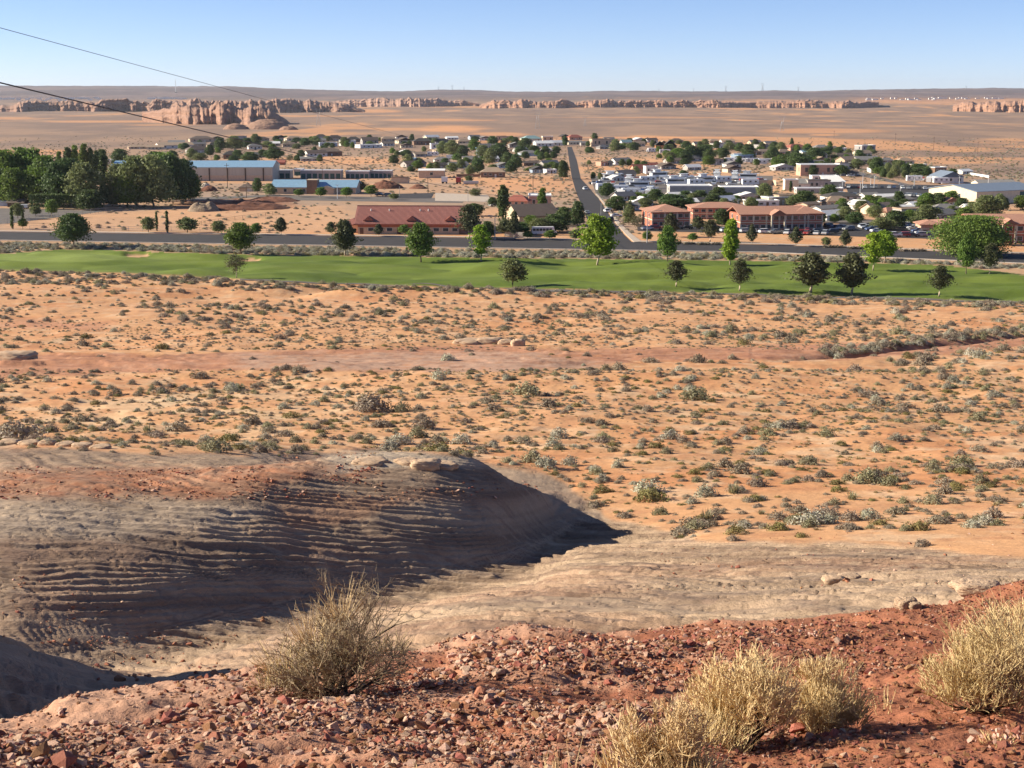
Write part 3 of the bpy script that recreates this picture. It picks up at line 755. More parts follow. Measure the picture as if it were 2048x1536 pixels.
# town ground
x, y = rand_pts(130000, 500, 3100, .40); u, v = where(x, y)
k_ = rng.uniform(0, 1, len(x)) < (.32 + .6 * smooth(-.1, .4, fbm(x / 60, y / 90, 240, 3))) * smooth(2000, 900, y) ** 1.3
rdt = np.interp(u, [-200, 0, 500, 1000, 1300, 1536, 2048, 2300], [464, 464, 470, 477, 485, 490, 508, 515])
k_ &= v < rdt - 2.5
x, y, u, v = x[k_], y[k_], u[k_], v[k_]
TOWN_PTS = (x, y, u, v, pick(len(x), [.30, .20, .24, .20, .06, 0, 0]), rng.uniform(.8, 1.9, len(x)))

PX, PY, PK, PS = (np.concatenate(a) for a in (px_, py_, pk_, ps_))
hand = [  # shrubs one can point to: u, base row, kind, width in pixels, label
    (742, 820, 0, 78, "wide pale grey brush clump, largest on the orange sand left of centre"),
    (850, 856, 0, 52, "dark twiggy shrub standing alone with litter at its right foot"),
    (1093, 936, 3, 52, "pale sagebrush on the bank above the dark rock's right shoulder"),
    (875, 903, 4, 62, "olive-green mat of brush behind the pale top of the rock dome"),
    (1205, 985, 4, 46, "olive shrub above the tip of the rock dome's shadow"),
    (1515, 972, 0, 42, "dark grey rounded shrub with long shadow, left of the shrub pair"),
    (1588, 965, 2, 24, "left shrub of the upright pair on the orange slope"),
    (1617, 962, 0, 30, "right shrub of the upright pair on the orange slope"),
    (1340, 878, 3, 42, "silvery sagebrush with a tiny white shrub at its foot"),
    (1205, 886, 0, 36, "brown-grey shrub between two silvery sagebrushes"),
    (1108, 892, 3, 36, "silvery round sagebrush above the rock dome's right end"),
    (30, 880, 0, 90, "dark brush clump at the left edge above the row of rounded slabs"),
    (455, 883, 4, 56, "olive brush beside pale brush, above the slickrock bench"),
    (1300, 1000, 4, 80, "wide olive-green clump in the draw right of the rock dome"),
    (1432, 1028, 0, 34, "dark shrub in the draw with a hollow behind it"),
    (1590, 1048, 2, 42, "grey-green shrub at the foot of the sand, near its rocky edge"),
    (1845, 1092, 0, 36, "dark shrub in shade at the edge of the slickrock, right side"),
    (1393, 800, 2, 60, "wide grey-green shrub right of centre in the sage belt"),
    (1052, 790, 2, 64, "broad dark shrub on a low dune right of centre"),
    (1110, 950, 4, 30, "small olive shrub at the foot of the pale sagebrush"),
]
used_hand = 0
GROUP_OF = {0: "grey-brown desert shrubs on the sand", 1: "low grey-brown desert shrubs on the sand", 2: "grey-green desert shrubs on the sand", 3: "silvery sagebrush on the sand",
            4: "flat olive shrubs on the sand", 5: "straw tufts on the sand", 6: "spiky clumps on the sand"}
PROTO_OBJ = {}
for u, yb, k, w, lab in hand:
    x, y, z, m = px_m(u, yb)
    s_ = w * m / 1.15
    o = link(SHRUBS[k][1], SHRUBS[k][0], None, (x, y, z - .03), (0, 0, random.uniform(0, 6)), (s_, s_ * .9, s_ * .72)); tag(o, lab, "grass" if k == 5 else "shrub")
    PROTO_OBJ.setdefault(k, o)
    keep = (np.abs(PX - x) > s_ * .7) | (np.abs(PY - y) > s_ * .9); PX, PY, PK, PS = PX[keep], PY[keep], PK[keep], PS[keep]
PZ = H(PX, PY) - .03
PU, PV = project(PX, PY, PZ)
app = PS * np.array([1.1, 1.1, 1.1, 1.15, .95, .6, .85])[PK] / PY * ((PU > 8) & (PU < 2040) & (PY < 300)) * np.where(PV > 1120, 0, 1)
order = np.argsort(-app); big = order[:262]; rest = order[262:]
TXT = {0: "grey-brown twiggy desert shrub", 1: "low grey-brown twiggy shrub", 2: "grey-green rounded desert shrub", 3: "silvery sagebrush", 4: "flat olive-green shrub", 5: "straw-coloured tuft of bunch grass", 6: "spiky green-grey clump"}
for i in big:
    k = int(PK[i]); s_ = float(PS[i])
    o = link(SHRUBS[k][1], SHRUBS[k][0], None, (PX[i], PY[i], PZ[i]), (0, 0, random.uniform(0, 6)), (s_, s_, s_ * random.uniform(.6, 1.0)))
    third_ = ' at left' if PU[i] < 500 else (' left of centre' if PU[i] < 950 else (' right of centre' if PU[i] < 1450 else ' at right'))
    band_ = "on the near sand slope right of the rock dome" if PV[i] > 880 and PU[i] > 1200 else ("on the near sand above the rock dome" if PV[i] > 760 else "near the wash across the middle")
    tag(o, TXT[k] + " " + band_ + ("" if "right of" in band_ else third_), "grass" if k == 5 else "shrub", TXT[k] + "s " + band_)
    PROTO_OBJ.setdefault(k, o)
for k in range(len(SHRUBS)):
    if k not in PROTO_OBJ:
        x, y, z = ground(1500 + 40 * k, 900); PROTO_OBJ[k] = tag(link(SHRUBS[k][1], SHRUBS[k][0], None, (x, y, z)), TXT[k] + " on the near sand slope right of the rock dome", "shrub", TXT[k] + "s on the near sand slope")
tx, ty, tu, tv, tk, ts = TOWN_PTS

# ------------------------------------------------------------------ stones
M_stone = mat("red_stone", (.38, .165, .095), .9, scale=9, col2=(.27, .105, .058), bump=.006, bscale=40, per_obj=.35)
M_stonepale = mat("pale_pink_stone", (.64, .44, .32), .9, scale=8, col2=(.50, .29, .195), bump=.006, bscale=40, per_obj=.2)
M_slab = mat("weathered_sandstone", (.54, .38, .25), .9, scale=3, col2=(.38, .25, .16), bump=.03, bscale=9, stretch=(1, 1, 3))
def stone_mesh(nm, seed, n=14, flat=.62, m=None, smooth_=False):
    r = np.random.default_rng(seed)
    bm = bmesh.new()
    for i in range(n):
        d = r.normal(0, 1, 3); d /= np.linalg.norm(d); d *= r.uniform(.75, 1.1)
        bm.verts.new((d[0] * .5, d[1] * r.uniform(.34, .5), d[2] * .5 * flat))
    g = bmesh.ops.convex_hull(bm, input=bm.verts)
    bmesh.ops.delete(bm, geom=[e for e in g['geom_interior'] if isinstance(e, bmesh.types.BMVert)], context='VERTS')
    me = bpy.data.meshes.new(nm); bm.to_mesh(me); bm.free()
    me.materials.append(m or M_stone); return me
ST = [stone_mesh("stone", 300 + i, 13 + i % 5, [.55, .7, .85, .5][i % 4]) for i in range(7)] + [stone_mesh("pale_stone", 320 + i, 13 + i % 4, [.5, .65, .8][i % 3], M_stonepale) for i in range(5)]
def crest(x, y):
    s = np.clip(np.asarray(x) / np.asarray(y), -.5, .5); return pchip(s, LINES[3][0], LINES[3][1])
NS = 190000
sy = np.sqrt(rng.uniform(4.5 ** 2, 17 ** 2, NS)); sx = rng.uniform(-.62, .62, NS) * sy
cr = crest(sx, sy); hz = H(sx, sy); su, sv_ = project(sx, sy, hz)
tocr = cr - sy
dens = .30 + .75 * smooth(-.25, .25, fbm(sx / 1.2, sy / 1.2, 400, 3))
dens *= np.where(tocr < np.interp(su, [0, 600, 800, 1100, 1400, 2048], [1.4, 1.6, 2.4, 1.5, .5, .3]), .22, 1)        # bare ledge along the edge
dens *= np.where((su > 1560) & (sv_ > 1390), .62, 1)
ok = (rng.uniform(0, 1, NS) < dens) & (sy < cr + .6)
sx, sy, su, sv_, tocr = sx[ok], sy[ok], su[ok], sv_[ok], tocr[ok]; n = len(sx)
ss = np.clip(rng.lognormal(math.log(.021), .52, n), .010, .105)
lobe = fbm(sx / .8, sy / .8, 404, 3)
ss *= np.where(su > 1500, .85, 1.0) * (1 + .35 * smooth(0, .4, lobe))
pale = rng.uniform(0, 1, n) < np.interp(su, [0, 700, 1200, 1500, 2048], [.46, .46, .34, .16, .07]) * (1 + .6 * lobe)
kd = np.where(pale, 7 + rng.integers(0, 5, n), rng.integers(0, 7, n))
sz = H(sx, sy)
rot = np.stack([rng.normal(0, .35, n), rng.normal(0, .35, n), rng.uniform(0, 6.28, n)], 1)
sc3 = np.stack([ss * rng.uniform(.9, 1.4, n), ss * rng.uniform(.8, 1.2, n), ss * rng.uniform(.8, 1.15, n)], 1)
P = np.stack([sx, sy, sz + ss * .12], 1)
vis = (su > 10) & (su < 2038) & (sv_ < 1530)
order = np.argsort(-(ss / sy * vis)); big = order[:250]; rest_s = order[250:]
STONE_OBJ = {}
for i in big:
    k = int(kd[i])
    o = link("stone", ST[k], None, P[i], rot[i], sc3[i] * 1.0)
    side_ = "left" if su[i] < 700 else ("middle" if su[i] < 1400 else "right")
    c_ = "pale pink" if k >= 7 else "red-brown"
    tag(o, f"angular {c_} stone lying in the rubble of the near slope, {side_} third", "stone", f"{c_} stones in the near rubble, {side_}")
    STONE_OBJ.setdefault(k, o)
for k in range(12):
    if k not in STONE_OBJ:
        i = rest_s[np.nonzero(kd[rest_s] == k)[0][0]]
        STONE_OBJ[k] = tag(link("stone", ST[k], None, P[i], rot[i], sc3[i]), "angular stone lying in the rubble of the near slope", "stone", "stones in the near rubble")
scatter("rubble", P[rest_s], sc3[rest_s], rot[rest_s], kd[rest_s], [STONE_OBJ[k] for k in range(12)])
# loose debris on the slickrock
cx = []; 
for (u0, u1, v0, v1, n_, s0) in ((0, 620, 935, 1000, 1500, .07), (560, 760, 905, 970, 400, .075), (0, 330, 1150, 1290, 260, .06), (180, 480, 1270, 1365, 320, .05), (400, 700, 1225, 1300, 90, .05), (640, 1080, 960, 1000, 200, .08), (1250, 2048, 1060, 1180, 260, .06)):
    uu = rng.uniform(u0, u1, n_); vv = rng.uniform(v0, v1, n_)
    q = fbm(uu / 70, vv / 12, 410, 3)
    for a, b, c in zip(uu, vv, q):
        if c > -.05: cx.append((a, b, s0 * rng.lognormal(0, .5)))
cx = np.array(cx)
g = np.array([ground(a, b) for a, b, c in cx]); n = len(g)
scatter("loose_debris", g + np.array([0, 0, .02]), np.stack([cx[:, 2] * 1.3, cx[:, 2] * 1.1, cx[:, 2] * .8], 1) , np.stack([rng.normal(0, .2, n), rng.normal(0, .2, n), rng.uniform(0, 6, n)], 1), rng.integers(0, 9, n), [STONE_OBJ[k] for k in range(9)])
# debris

# rounded slabs and boulders on the sandstone
def slab_mesh(nm, seed, flat=.35):
    r = np.random.default_rng(seed)
    bm = bmesh.new(); bmesh.ops.create_icosphere(bm, subdivisions=4, radius=.5)
    for v in bm.verts:
        c = np.array(v.co); 
        q = 1 + .16 * math.sin(c[0] * 7 + seed) * math.cos(c[1] * 8 + seed * 2) + .07 * math.sin(c[1] * 17 + seed) + .05 * math.sin(c[0] * 23 + c[2] * 20)
        lay = .07 * (abs(((c[2] * 7 + .4 * math.sin(c[0] * 5 + seed)) % 1) - .5) * 2) 
        p = c * (q - lay); sgn = np.sign(p)
        p = sgn * np.abs(p * 2) ** np.array([.8, .85, .7]) / 2
        p[2] *= flat * (1.0 if p[2] > 0 else 1.3); p += r.normal(0, .006, 3)
        v.co = p
    me = bpy.data.meshes.new(nm); bm.to_mesh(me); bm.free(); me.materials.append(M_slab)
    me.polygons.foreach_set("use_smooth", [True] * len(me.polygons)); return me
SL = [slab_mesh("slab", 500 + i, [.30, .45, .36, .6][i]) for i in range(4)]
slabs = [(15, 890, 44, 13, 1, "first rounded slab of the row at the left edge"), (55, 891, 40, 12, 0, "second rounded slab of the row at the left edge"), (92, 891, 34, 14, 1, "third rounded slab of the row, near the left edge"),
         (128, 893, 36, 11, 0, "fourth rounded slab of the row near the left edge"), (160, 895, 40, 10, 2, "fifth, flatter slab of the row near the left edge"), (198, 898, 40, 9, 0, "last low slab at the right end of the row near the left edge"),
         (848, 938, 66, 26, 2, "pale stepped block on top of the rock dome"), (812, 930, 50, 16, 0, "flat pale slab left of the stepped block on the dome"), (885, 938, 58, 16, 0, "flat pale slab right of the stepped block on the dome"), (738, 930, 70, 16, 0, "long low pale slab at the dome's left shoulder"),
         (935, 689, 60, 14, 0, "left slab of the broken ledge beside the wash"), (975, 688, 56, 17, 2, "middle slab of the broken ledge beside the wash"), (1012, 690, 34, 16, 1, "small block in the broken ledge beside the wash"), (1036, 692, 30, 20, 3, "round boulder at the right end of the broken ledge"),
         (1816, 1216, 46, 26, 3, "sunlit tan boulder on the slickrock casting a dark shadow"), (1832, 1218, 26, 18, 3, "smaller boulder joined to the sunlit tan boulder's right side"), (1670, 1166, 46, 16, 3, "dark-sided block on the slickrock left of the sunlit boulder"), (1700, 1158, 44, 10, 0, "thin slab behind the dark-sided block on the slickrock"),
         (1960, 1187, 90, 24, 2, "overhanging ledge block where the slickrock meets the red rise"),
         (22, 720, 80, 26, 2, "layered rock knob at the left edge beside the wash")]
for u, yb, w, h_, k, lab in slabs:
    x, y, z, m = px_m(u, yb); d_ = .8 if w < 120 else .5
    hh_ = h_ * m * 1.25
    link_z = z + hh_ * .12
    o = link("boulder" if k == 3 else "rock_slab", SL[k], None, (x, y + w * m * d_ * .35, link_z), (0, 0, random.uniform(-.2, .2)), (w * m, w * m * d_, hh_ / [.30, .45, .36, .6][k] * .75))
    tag(o, lab, "boulder" if k == 3 else "rock")

# ------------------------------------------------------------------ near bushes
def bush_meshes(nm, seed, W, Hh, stems, levels, tip, base_r=.011, up=.5, dead=.0, spread=1.0, n_tip=3):
    """woody stems and thin twigs grown by branching"""
    r = random.Random(seed); wood = MB(); twV, twF = [], []
    def twig(p, q, r0, r1):
        t = (q - p); L = t.length
        if L < 1e-5: return
        t /= L; a = t.cross(Vector((.3, .2, 1))); a.normalize(); b = t.cross(a); k = len(twV)
        for c, rr in ((p, r0), (q, r1)):
            for j in range(3):
                an = j * 2.094; twV.append(tuple(c + (a * math.cos(an) + b * math.sin(an)) * rr))
        for j in range(3):
            j2 = (j + 1) % 3; twF.append((k + j, k + j2, k + 3 + j2, k + 3 + j))
    def inside(p): return (p.x / (W / 2)) ** 2 + (p.y / (W / 2)) ** 2 + (max(p.z, 0) / Hh) ** 2
    def grow(p, d, L, rad, lev):
        q = p; dd = d.copy(); pts = [p.copy()]
        for k in range(3):
            dd = (dd + Vector((r.gauss(0, .16), r.gauss(0, .16), r.gauss(0, .10) + up * .10))).normalized()
            q = q + dd * L / 3
            if q.z < .015: q.z = .015
            pts.append(q.copy())
        if lev >= 2 or rad < .0035:
            for k in range(3): twig(pts[k], pts[k + 1], rad * (1 - k * .2), rad * (1 - (k + 1) * .2))
        else:
            wood.tube(pts, [rad, rad * .9, rad * .8, rad * .7], 5, False)
        if lev >= levels: return
        nb = (n_tip if up > .3 else r.choice((2, 3, 3))) if lev >= 2 else r.choice((3, 4))
        for b in range(nb):
            i = r.choice((1, 2, 3)) if b else 3
            s = pts[i]
            if inside(s) > 1.15 and lev > 1: continue
            nd = (dd + Vector((r.gauss(0, .45), r.gauss(0, .45), r.gauss(0, .30) + up * .35))).normalized()
            grow(s, nd, L * r.uniform(.6, .92), max(rad * .62, tip), lev + 1)
    for i in range(stems):
        a = 2 * math.pi * (i + r.random()) / stems; e = r.uniform(.15, 1.35)
        d = Vector((math.cos(a) * math.cos(e) * spread, math.sin(a) * math.cos(e) * spread, math.sin(e) * .9 + .1)).normalized()
        reach = 1 / math.sqrt((d.x / (W / 2)) ** 2 + (d.y / (W / 2)) ** 2 + (d.z / Hh) ** 2)
        grow(Vector((r.gauss(0, .03 * W), r.gauss(0, .03 * W), -.02)), d, reach * .42 * r.uniform(.55, 1.2), base_r * r.uniform(.7, 1.1), 0)
    wm_ = wood.mesh(nm + "_stems", M_darkwood, True)
    tm_ = bpy.data.meshes.new(nm + "_twigs"); tm_.from_pydata(twV, [], twF); tm_.update()
    return wm_, tm_
def blades(nm, seed, W, Hh, n, rad=.0022, lean=.5, m=None):
    r = random.Random(seed); V_, F_ = [], []
    for i in range(n):
        a = r.uniform(0, 6.283); q = math.sqrt(r.random()) * W / 2
        p = Vector((math.cos(a) * q * .8, math.sin(a) * q * .8, 0)); L = Hh * r.uniform(.4, 1.05) * (1 - .45 * (q / (W / 2)) ** 2)
        d = Vector((math.cos(a) * lean * q / (W / 2) + r.gauss(0, .22), math.sin(a) * lean * q / (W / 2) + r.gauss(0, .22), 1)).normalized()
        pts = [p, p + d * L * .5, p + d * L + Vector((r.gauss(0, .03), r.gauss(0, .03), 0)) * L * 2]
        k = len(V_); s = d.cross(Vector((r.gauss(0, 1), r.gauss(0, 1), .2))).normalized(); t = d.cross(s)
        for c, rr in zip(pts, (rad, rad * .8, rad * .25)):
            for j in range(3): V_.append(tuple(c + (s * math.cos(j * 2.094) + t * math.sin(j * 2.094)) * rr))
        for b in (0, 3):
            for j in range(3): F_.append((k + b + j, k + b + (j + 1) % 3, k + b + 3 + (j + 1) % 3, k + b + 3 + j))
        if r.random() < .5:
            b0 = p + d * L * r.uniform(.3, .7); d2 = (d + Vector((r.gauss(0, .4), r.gauss(0, .4), 0))).normalized(); k = len(V_)
            for c, rr in ((b0, rad * .8), (b0 + d2 * L * .35, rad * .3)):
                for j in range(3): V_.append(tuple(c + (s * math.cos(j * 2.094) + t * math.sin(j * 2.094)) * rr))
            for j in range(3): F_.append((k + j, k + (j + 1) % 3, k + 3 + (j + 1) % 3, k + 3 + j))
    me = bpy.data.meshes.new(nm); me.from_pydata(V_, [], F_); me.materials.append(m or L_twig); me.update(); return me
near = [  # u, base row, width px, height px, kind, label
    (672, 1392, 330, 235, 'A', "large dark-stemmed bush standing on the edge of the near slope, left of centre"),
    (1490, 1500, 270, 190, 'B', "straw-yellow broom-like bush low in the picture, right of centre"),
    (1650, 1462, 190, 140, 'B', "smaller straw-yellow broom-like bush behind and right of the central one"),
    (1968, 1420, 230, 210, 'B', "tall straw-yellow bush at the right edge on the red slope"),
    (2060, 1370, 200, 190, 'B', "bush cut off by the right edge behind the tall straw-yellow one"),
    (1330, 1600, 260, 190, 'C', "bushy straw-yellow growth cut off by the bottom edge, left of the central bush"),
    (1135, 1610, 170, 130, 'D', "sparse upright dry stalks at the bottom edge in the middle"),
    (1775, 1425, 110, 70, 'D2', "few thin dry stalks beside the second yellow bush"),
    (1995, 1490, 80, 46, 'D3', "small bleached dry flower heads in the lower right corner"),
    (835, 1560, 20, 40, 'D2', "single short dry stalk at the bottom edge in the left half")]
for i, (u, yb, w, hp, kd_, lab) in enumerate(near):
    x, y, z, m = px_m(u, yb)
    W, Hh = w * m, hp * m * 1.08
    o = link("bush" if kd_ in 'ABC' else "dry_stalks", None, None, (x, y, z - .01)); tag(o, lab, "bush" if kd_ in 'ABC' else "dry plant")
    if kd_ == 'A':
        wm_, tm_ = bush_meshes("bush", 900, W * 1.02, Hh * .90, 13, 6, .0023, .017, .16, n_tip=3)
        tm_.materials.append(L_twiggrey); link("stem", wm_, o); tag(link("twigs", tm_, o), kind='stuff')
        tips = [(-.30, .25, .35, .45), (-.12, .48, .30, .45), (.04, .62, .16, .62), (.30, .34, .30, .40), (-.38, .05, .25, .40), (.0, .30, .6, .45)]
        V0 = [blades("bush_tips", 901 + q_, W * c_, Hh * e_ * .72, 60, .0025, .9, L_twig) for q_, (a_, b_, c_, e_) in enumerate(tips)]
        for q_, (a_, b_, c_, e_) in enumerate(tips): tag(link("yellow_tips", V0[q_], o, (W * a_, 0, Hh * b_)), kind='stuff')
    elif kd_ in 'BC':
        wm_, tm_ = bush_meshes("bush", 910 + i, W, Hh * .9, 14, 5, .0024, .009, .55, n_tip=3)
        tm_.materials.append(L_twig); link("stem", wm_, o); tag(link("twigs", tm_, o), kind='stuff')
        rq = random.Random(70 + i)
        for q_ in range(9):
            a_ = rq.uniform(-.36, .36); c_ = rq.uniform(-.3, .3); hh_ = rq.uniform(.55, 1.08) * (1 - .9 * abs(a_)); 
            tag(link("blades", blades("bush_blades", 920 + i * 10 + q_, W * rq.uniform(.2, .36), Hh * hh_ * .8, 60, .0026, .7), o, (W * a_, W * c_, Hh * hh_ * .24)), kind='stuff')
    else:
        b1 = blades("stalks", 930 + i, W, Hh * (1.1 if kd_ != 'D3' else .7), {'D': 70, 'D2': 14, 'D3': 60}[kd_], .0026, .9 if kd_ == 'D3' else .5); tag(link("stalks", b1, o), kind='stuff')
        if kd_ == 'D3':
            r_ = np.random.default_rng(5); P_ = r_.normal(0, 1, (60, 3)) * np.array([W * .3, W * .3, Hh * .15]) + np.array([0, 0, Hh * .45])
            v_, f_ = quads_cloud(P_, r_.normal(0, 1, (60, 3)), .022, 1.3, .5, 4); link("flower_heads", np_mesh("heads", v_, f_, M_stonepale, False), o)

# ------------------------------------------------------------------ roads, lots, pavements
M_asphalt = mat("asphalt", (.052, .047, .047), .9, scale=.25, col2=(.038, .035, .036), stretch=(1, 1, 1))
M_asphaltold = mat("old_asphalt", (.17, .145, .125), .9, scale=.2, col2=(.12, .105, .095))
M_conc = mat("concrete", (.52, .43, .34), .9, scale=.6, col2=(.42, .34, .27))
M_kerb = mat("kerb_concrete", (.55, .47, .39), .9, scale=.6)
M_dirt = mat("red_dirt", (.22, .095, .055), .95, scale=.5, col2=(.13, .05, .03), bump=.3, bscale=.6)
M_line = mat("road_paint", (.75, .73, .68), .7, var=.05)
KEEPOUT = []    # (u0, u1, v0, v1) pixel boxes without scrub
def strip(name, m, L, Rr, lift=.06, kind='structure', n=10, thick=0.0):
    """surface between two pixel polylines, laid on the ground where they meet it"""
    def pts(P):
        g = [ground(a, b) for a, b in P]; out = []
        for a, b in zip(g[:-1], g[1:]):
            for k in range(n): t = k / n; out.append((a[0] + (b[0] - a[0]) * t, a[1] + (b[1] - a[1]) * t))
        out.append(g[-1][:2]); return out
    A_, B_ = pts(L), pts(Rr); mb = MB(); V_ = []; W = 6
    for a, b in zip(A_, B_):
        for k in range(W + 1):
            t = k / W; x = a[0] + (b[0] - a[0]) * t; y = a[1] + (b[1] - a[1]) * t; V_.append((x, y, H(x, y) + lift))
    F_ = [(i * (W + 1) + k, i * (W + 1) + k + 1, (i + 1) * (W + 1) + k + 1, (i + 1) * (W + 1) + k) for i in range(len(A_) - 1) for k in range(W)]
    if thick:
        nn = len(V_); V_ += [(x, y, z - thick) for x, y, z in V_]
        ring = [i * (W + 1) for i in range(len(A_))] + [(len(A_) - 1) * (W + 1) + k for k in range(1, W + 1)] + [i * (W + 1) + W for i in range(len(A_) - 2, -1, -1)] + [k for k in range(W - 1, 0, -1)]
        for a, b in zip(ring, ring[1:] + ring[:1]): F_.append((a, a + nn, b + nn, b))
    mb.add(V_, F_); o = link(name, mb.mesh(name, m)); tag(o, kind=kind); return o
RF = [(-300, 462.5), (0, 464), (500, 470), (1000, 477), (1300, 485), (1536, 490), (2048, 509), (2400, 522)]
RN = [(-300, 478), (0, 479.5), (500, 487.5), (1000, 495.5), (1300, 500.5), (1536, 504), (2048, 526), (2400, 540)]
strip("road", M_asphalt, RN, RF, .06)
SL_ = [(1222, 484), (1188, 470), (1176, 445), (1170, 428), (1162, 408), (1154, 390), (1149, 374), (1143.5, 355), (1138, 320), (1134.5, 294)]
SR_ = [(1263, 484.5), (1248, 470), (1227, 445), (1214, 424), (1202, 405), (1188, 388), (1174, 371), (1161, 357), (1153, 320), (1143.5, 294)]
strip("side_street", M_asphalt, SL_, SR_, .10)
def offs(P, du, dv): return [(a + du, b + dv) for a, b in P]
strip("pavement", M_conc, [(-300, 462), (0, 463.5), (500, 469.5), (1000, 476.5), (1221, 482.5)], [(-300, 460.3), (0, 461.8), (500, 467.6), (1000, 474.6), (1221, 480.6)], .20, thick=.3)
strip("pavement_east", M_conc, [(1270, 484), (1536, 489.2), (2048, 508), (2400, 521)], [(1270, 482), (1536, 487.4), (2048, 506), (2400, 519)], .20, thick=.3)
strip("pavement_street", M_conc, [(1268, 485), (1252, 470), (1231, 445), (1217, 424), (1205, 405), (1191, 388)], [(1284, 484), (1262, 468), (1239, 445), (1222, 424), (1209, 405), (1194, 388)], .20, thick=.3)
strip("kerb", M_kerb, [(-300, 479.6), (0, 481), (500, 489), (1000, 497), (1300, 502), (1536, 505.5), (2048, 527.5)], [(-300, 479), (0, 480.3), (500, 488.3), (1000, 496.3), (1300, 501.2), (1536, 504.7), (2048, 526.7)], .16, thick=.3)
def lot(name, m, q, lift=.05): 
    a, b, c, d = q; return strip(name, m, [a, b], [d, c], lift, n=12)
lot("car_park", M_asphalt, [(1640, 471), (1870, 478), (1880, 441), (1690, 441)])
lot("car_park_west", M_asphalt, [(1275, 462), (1640, 470), (1660, 459), (1275, 450)], .055)
lot("dealership_lot", M_asphalt, [(1700, 399), (1912, 403), (1912, 371), (1690, 367)])
lot("storage_yard", M_asphaltold, [(1195, 398), (1545, 398), (1545, 352), (1180, 352)])
lot("church_lot", M_asphaltold, [(545, 400), (925, 406), (930, 397), (540, 390)])
lot("parking_lot", M_asphalt, [(795, 397), (862, 397), (868, 386), (790, 388)], .08)
lot("paved_yard", M_conc, [(870, 402), (985, 404), (975, 390), (870, 386)], .08)
lot("asphalt_yard", M_asphaltold, [(-60, 450), (20, 447), (215, 422), (-60, 415)])
lot("back_street", M_asphaltold, [(1720, 352), (1815, 372), (1826, 371), (1700, 338)])
lot("lower_street", M_asphaltold, [(1590, 444), (1760, 447), (1755, 441), (1590, 438)], .09)
lot("lower_road", M_asphaltold, [(380, 402), (560, 392), (560, 389), (380, 396)], .09)
KEEPOUT += [(1280, 1900, 440, 478), (1690, 1915, 366, 403), (1180, 1545, 350, 398), (545, 930, 388, 407), (0, 215, 413, 448), (870, 985, 386, 404), (700, 940, 400, 470), (545, 715, 358, 392)]

cp_u = list(range(480, 2300, 140))
strip('cart_path', M_asphaltold, [(a, float(np.interp(a, fu, [p[2] for p in fair_px])) + 2.2) for a in cp_u], [(a, float(np.interp(a, fu, [p[2] for p in fair_px])) - .3) for a in cp_u], .10)

# ------------------------------------------------------------------ buildings
def C(nm, r, g, b, **k): return mat(nm, (r, g, b), k.pop('rough', .85), scale=k.pop('scale', .8), var=k.pop('var', .07), **k)
WALL = {'white': C("white_wall", .78, .74, .68), 'cream': C("cream_wall", .70, .60, .44), 'tan': C("tan_wall", .58, .44, .31), 'brown': C("brown_wall", .25, .15, .10), 'grey': C("grey_wall", .40, .37, .34),
        'salmon': C("salmon_wall", .62, .36, .25), 'red': C("brick_red_wall", .46, .15, .09), 'taupe': C("taupe_metal_wall", .47, .455, .39, stretch=(8, 8, .1)), 'blue': C("pale_blue_wall", .50, .57, .66), 'dark': C("dark_wall", .10, .075, .06),
        'yellow': C("pale_yellow_wall", .78, .70, .44), 'bluegrey': C("blue_grey_wall", .30, .36, .44), 'orange': C("orange_wall", .58, .28, .12), 'terra': C("terracotta_wall", .44, .18, .11)}
ROOF = {'brown': C("brown_shingle", .16, .12, .095, bump=.05), 'dark': C("dark_shingle", .075, .068, .064, bump=.05), 'grey': C("grey_shingle", .24, .225, .21, bump=.05), 'tan': C("tan_shingle", .40, .29, .20, bump=.05), 'white': C("white_roof", .80, .78, .75),
        'salmon': C("clay_tile", .45, .235, .16, bump=.08, stretch=(6, 1, 1)), 'red': C("red_tile", .36, .12, .085, bump=.08), 'blue': C("blue_metal_roof", .33, .52, .66, rough=.45, metal=.35), 'teal': C("teal_roof", .28, .42, .40), 'bluegrey': C("blue_grey_roof", .25, .30, .36, rough=.5, metal=.3)}
WORD = {'white': 'white', 'cream': 'cream', 'tan': 'tan', 'brown': 'brown', 'grey': 'grey', 'salmon': 'salmon', 'red': 'red', 'taupe': 'taupe', 'blue': 'blue', 'dark': 'dark', 'yellow': 'pale yellow', 'bluegrey': 'blue-grey', 'orange': 'orange', 'terra': 'terracotta', 'teal': 'teal'}
M_glass = mat("window_glass", (.045, .055, .065), .15, var=.1, spec=.6)
M_trim = mat("white_trim", (.72, .69, .63), .7, var=.05)
M_doorw = mat("white_door", (.70, .67, .62), .6, var=.04)
M_doorb = mat("brown_door", (.16, .09, .06), .7)
_ub = MB(); _ub.box(-.5, .5, -.06, .04, 0, 1); U_WIN = _ub.mesh("pane", M_glass)
_ub = MB()
for a in ((-.58, -.5, -.10, .03, -.06, 1.06), (.5, .58, -.10, .03, -.06, 1.06), (-.5, .5, -.10, .03, 1.0, 1.06), (-.5, .5, -.12, .03, -.07, 0)): _ub.box(*a)
U_FRM = _ub.mesh("window_frame", M_trim)
def udoor(m):
    b = MB(); b.box(-.5, .5, -.07, .03, 0, 1); b.box(-.42, .42, -.10, -.07, .1, .48); b.box(-.42, .42, -.10, -.07, .54, .94); return b.mesh("door", m)
U_DOOR = {'w': udoor(M_doorw), 'b': udoor(M_doorb)}
def ugar():
    b = MB(); b.box(-.5, .5, -.05, .03, 0, 1)
    for i in range(4): b.box(-.47, .47, -.08, -.05, .03 + i * .25, .22 + i * .25)
    return b.mesh("garage_door", M_doorw)
U_GAR = ugar()
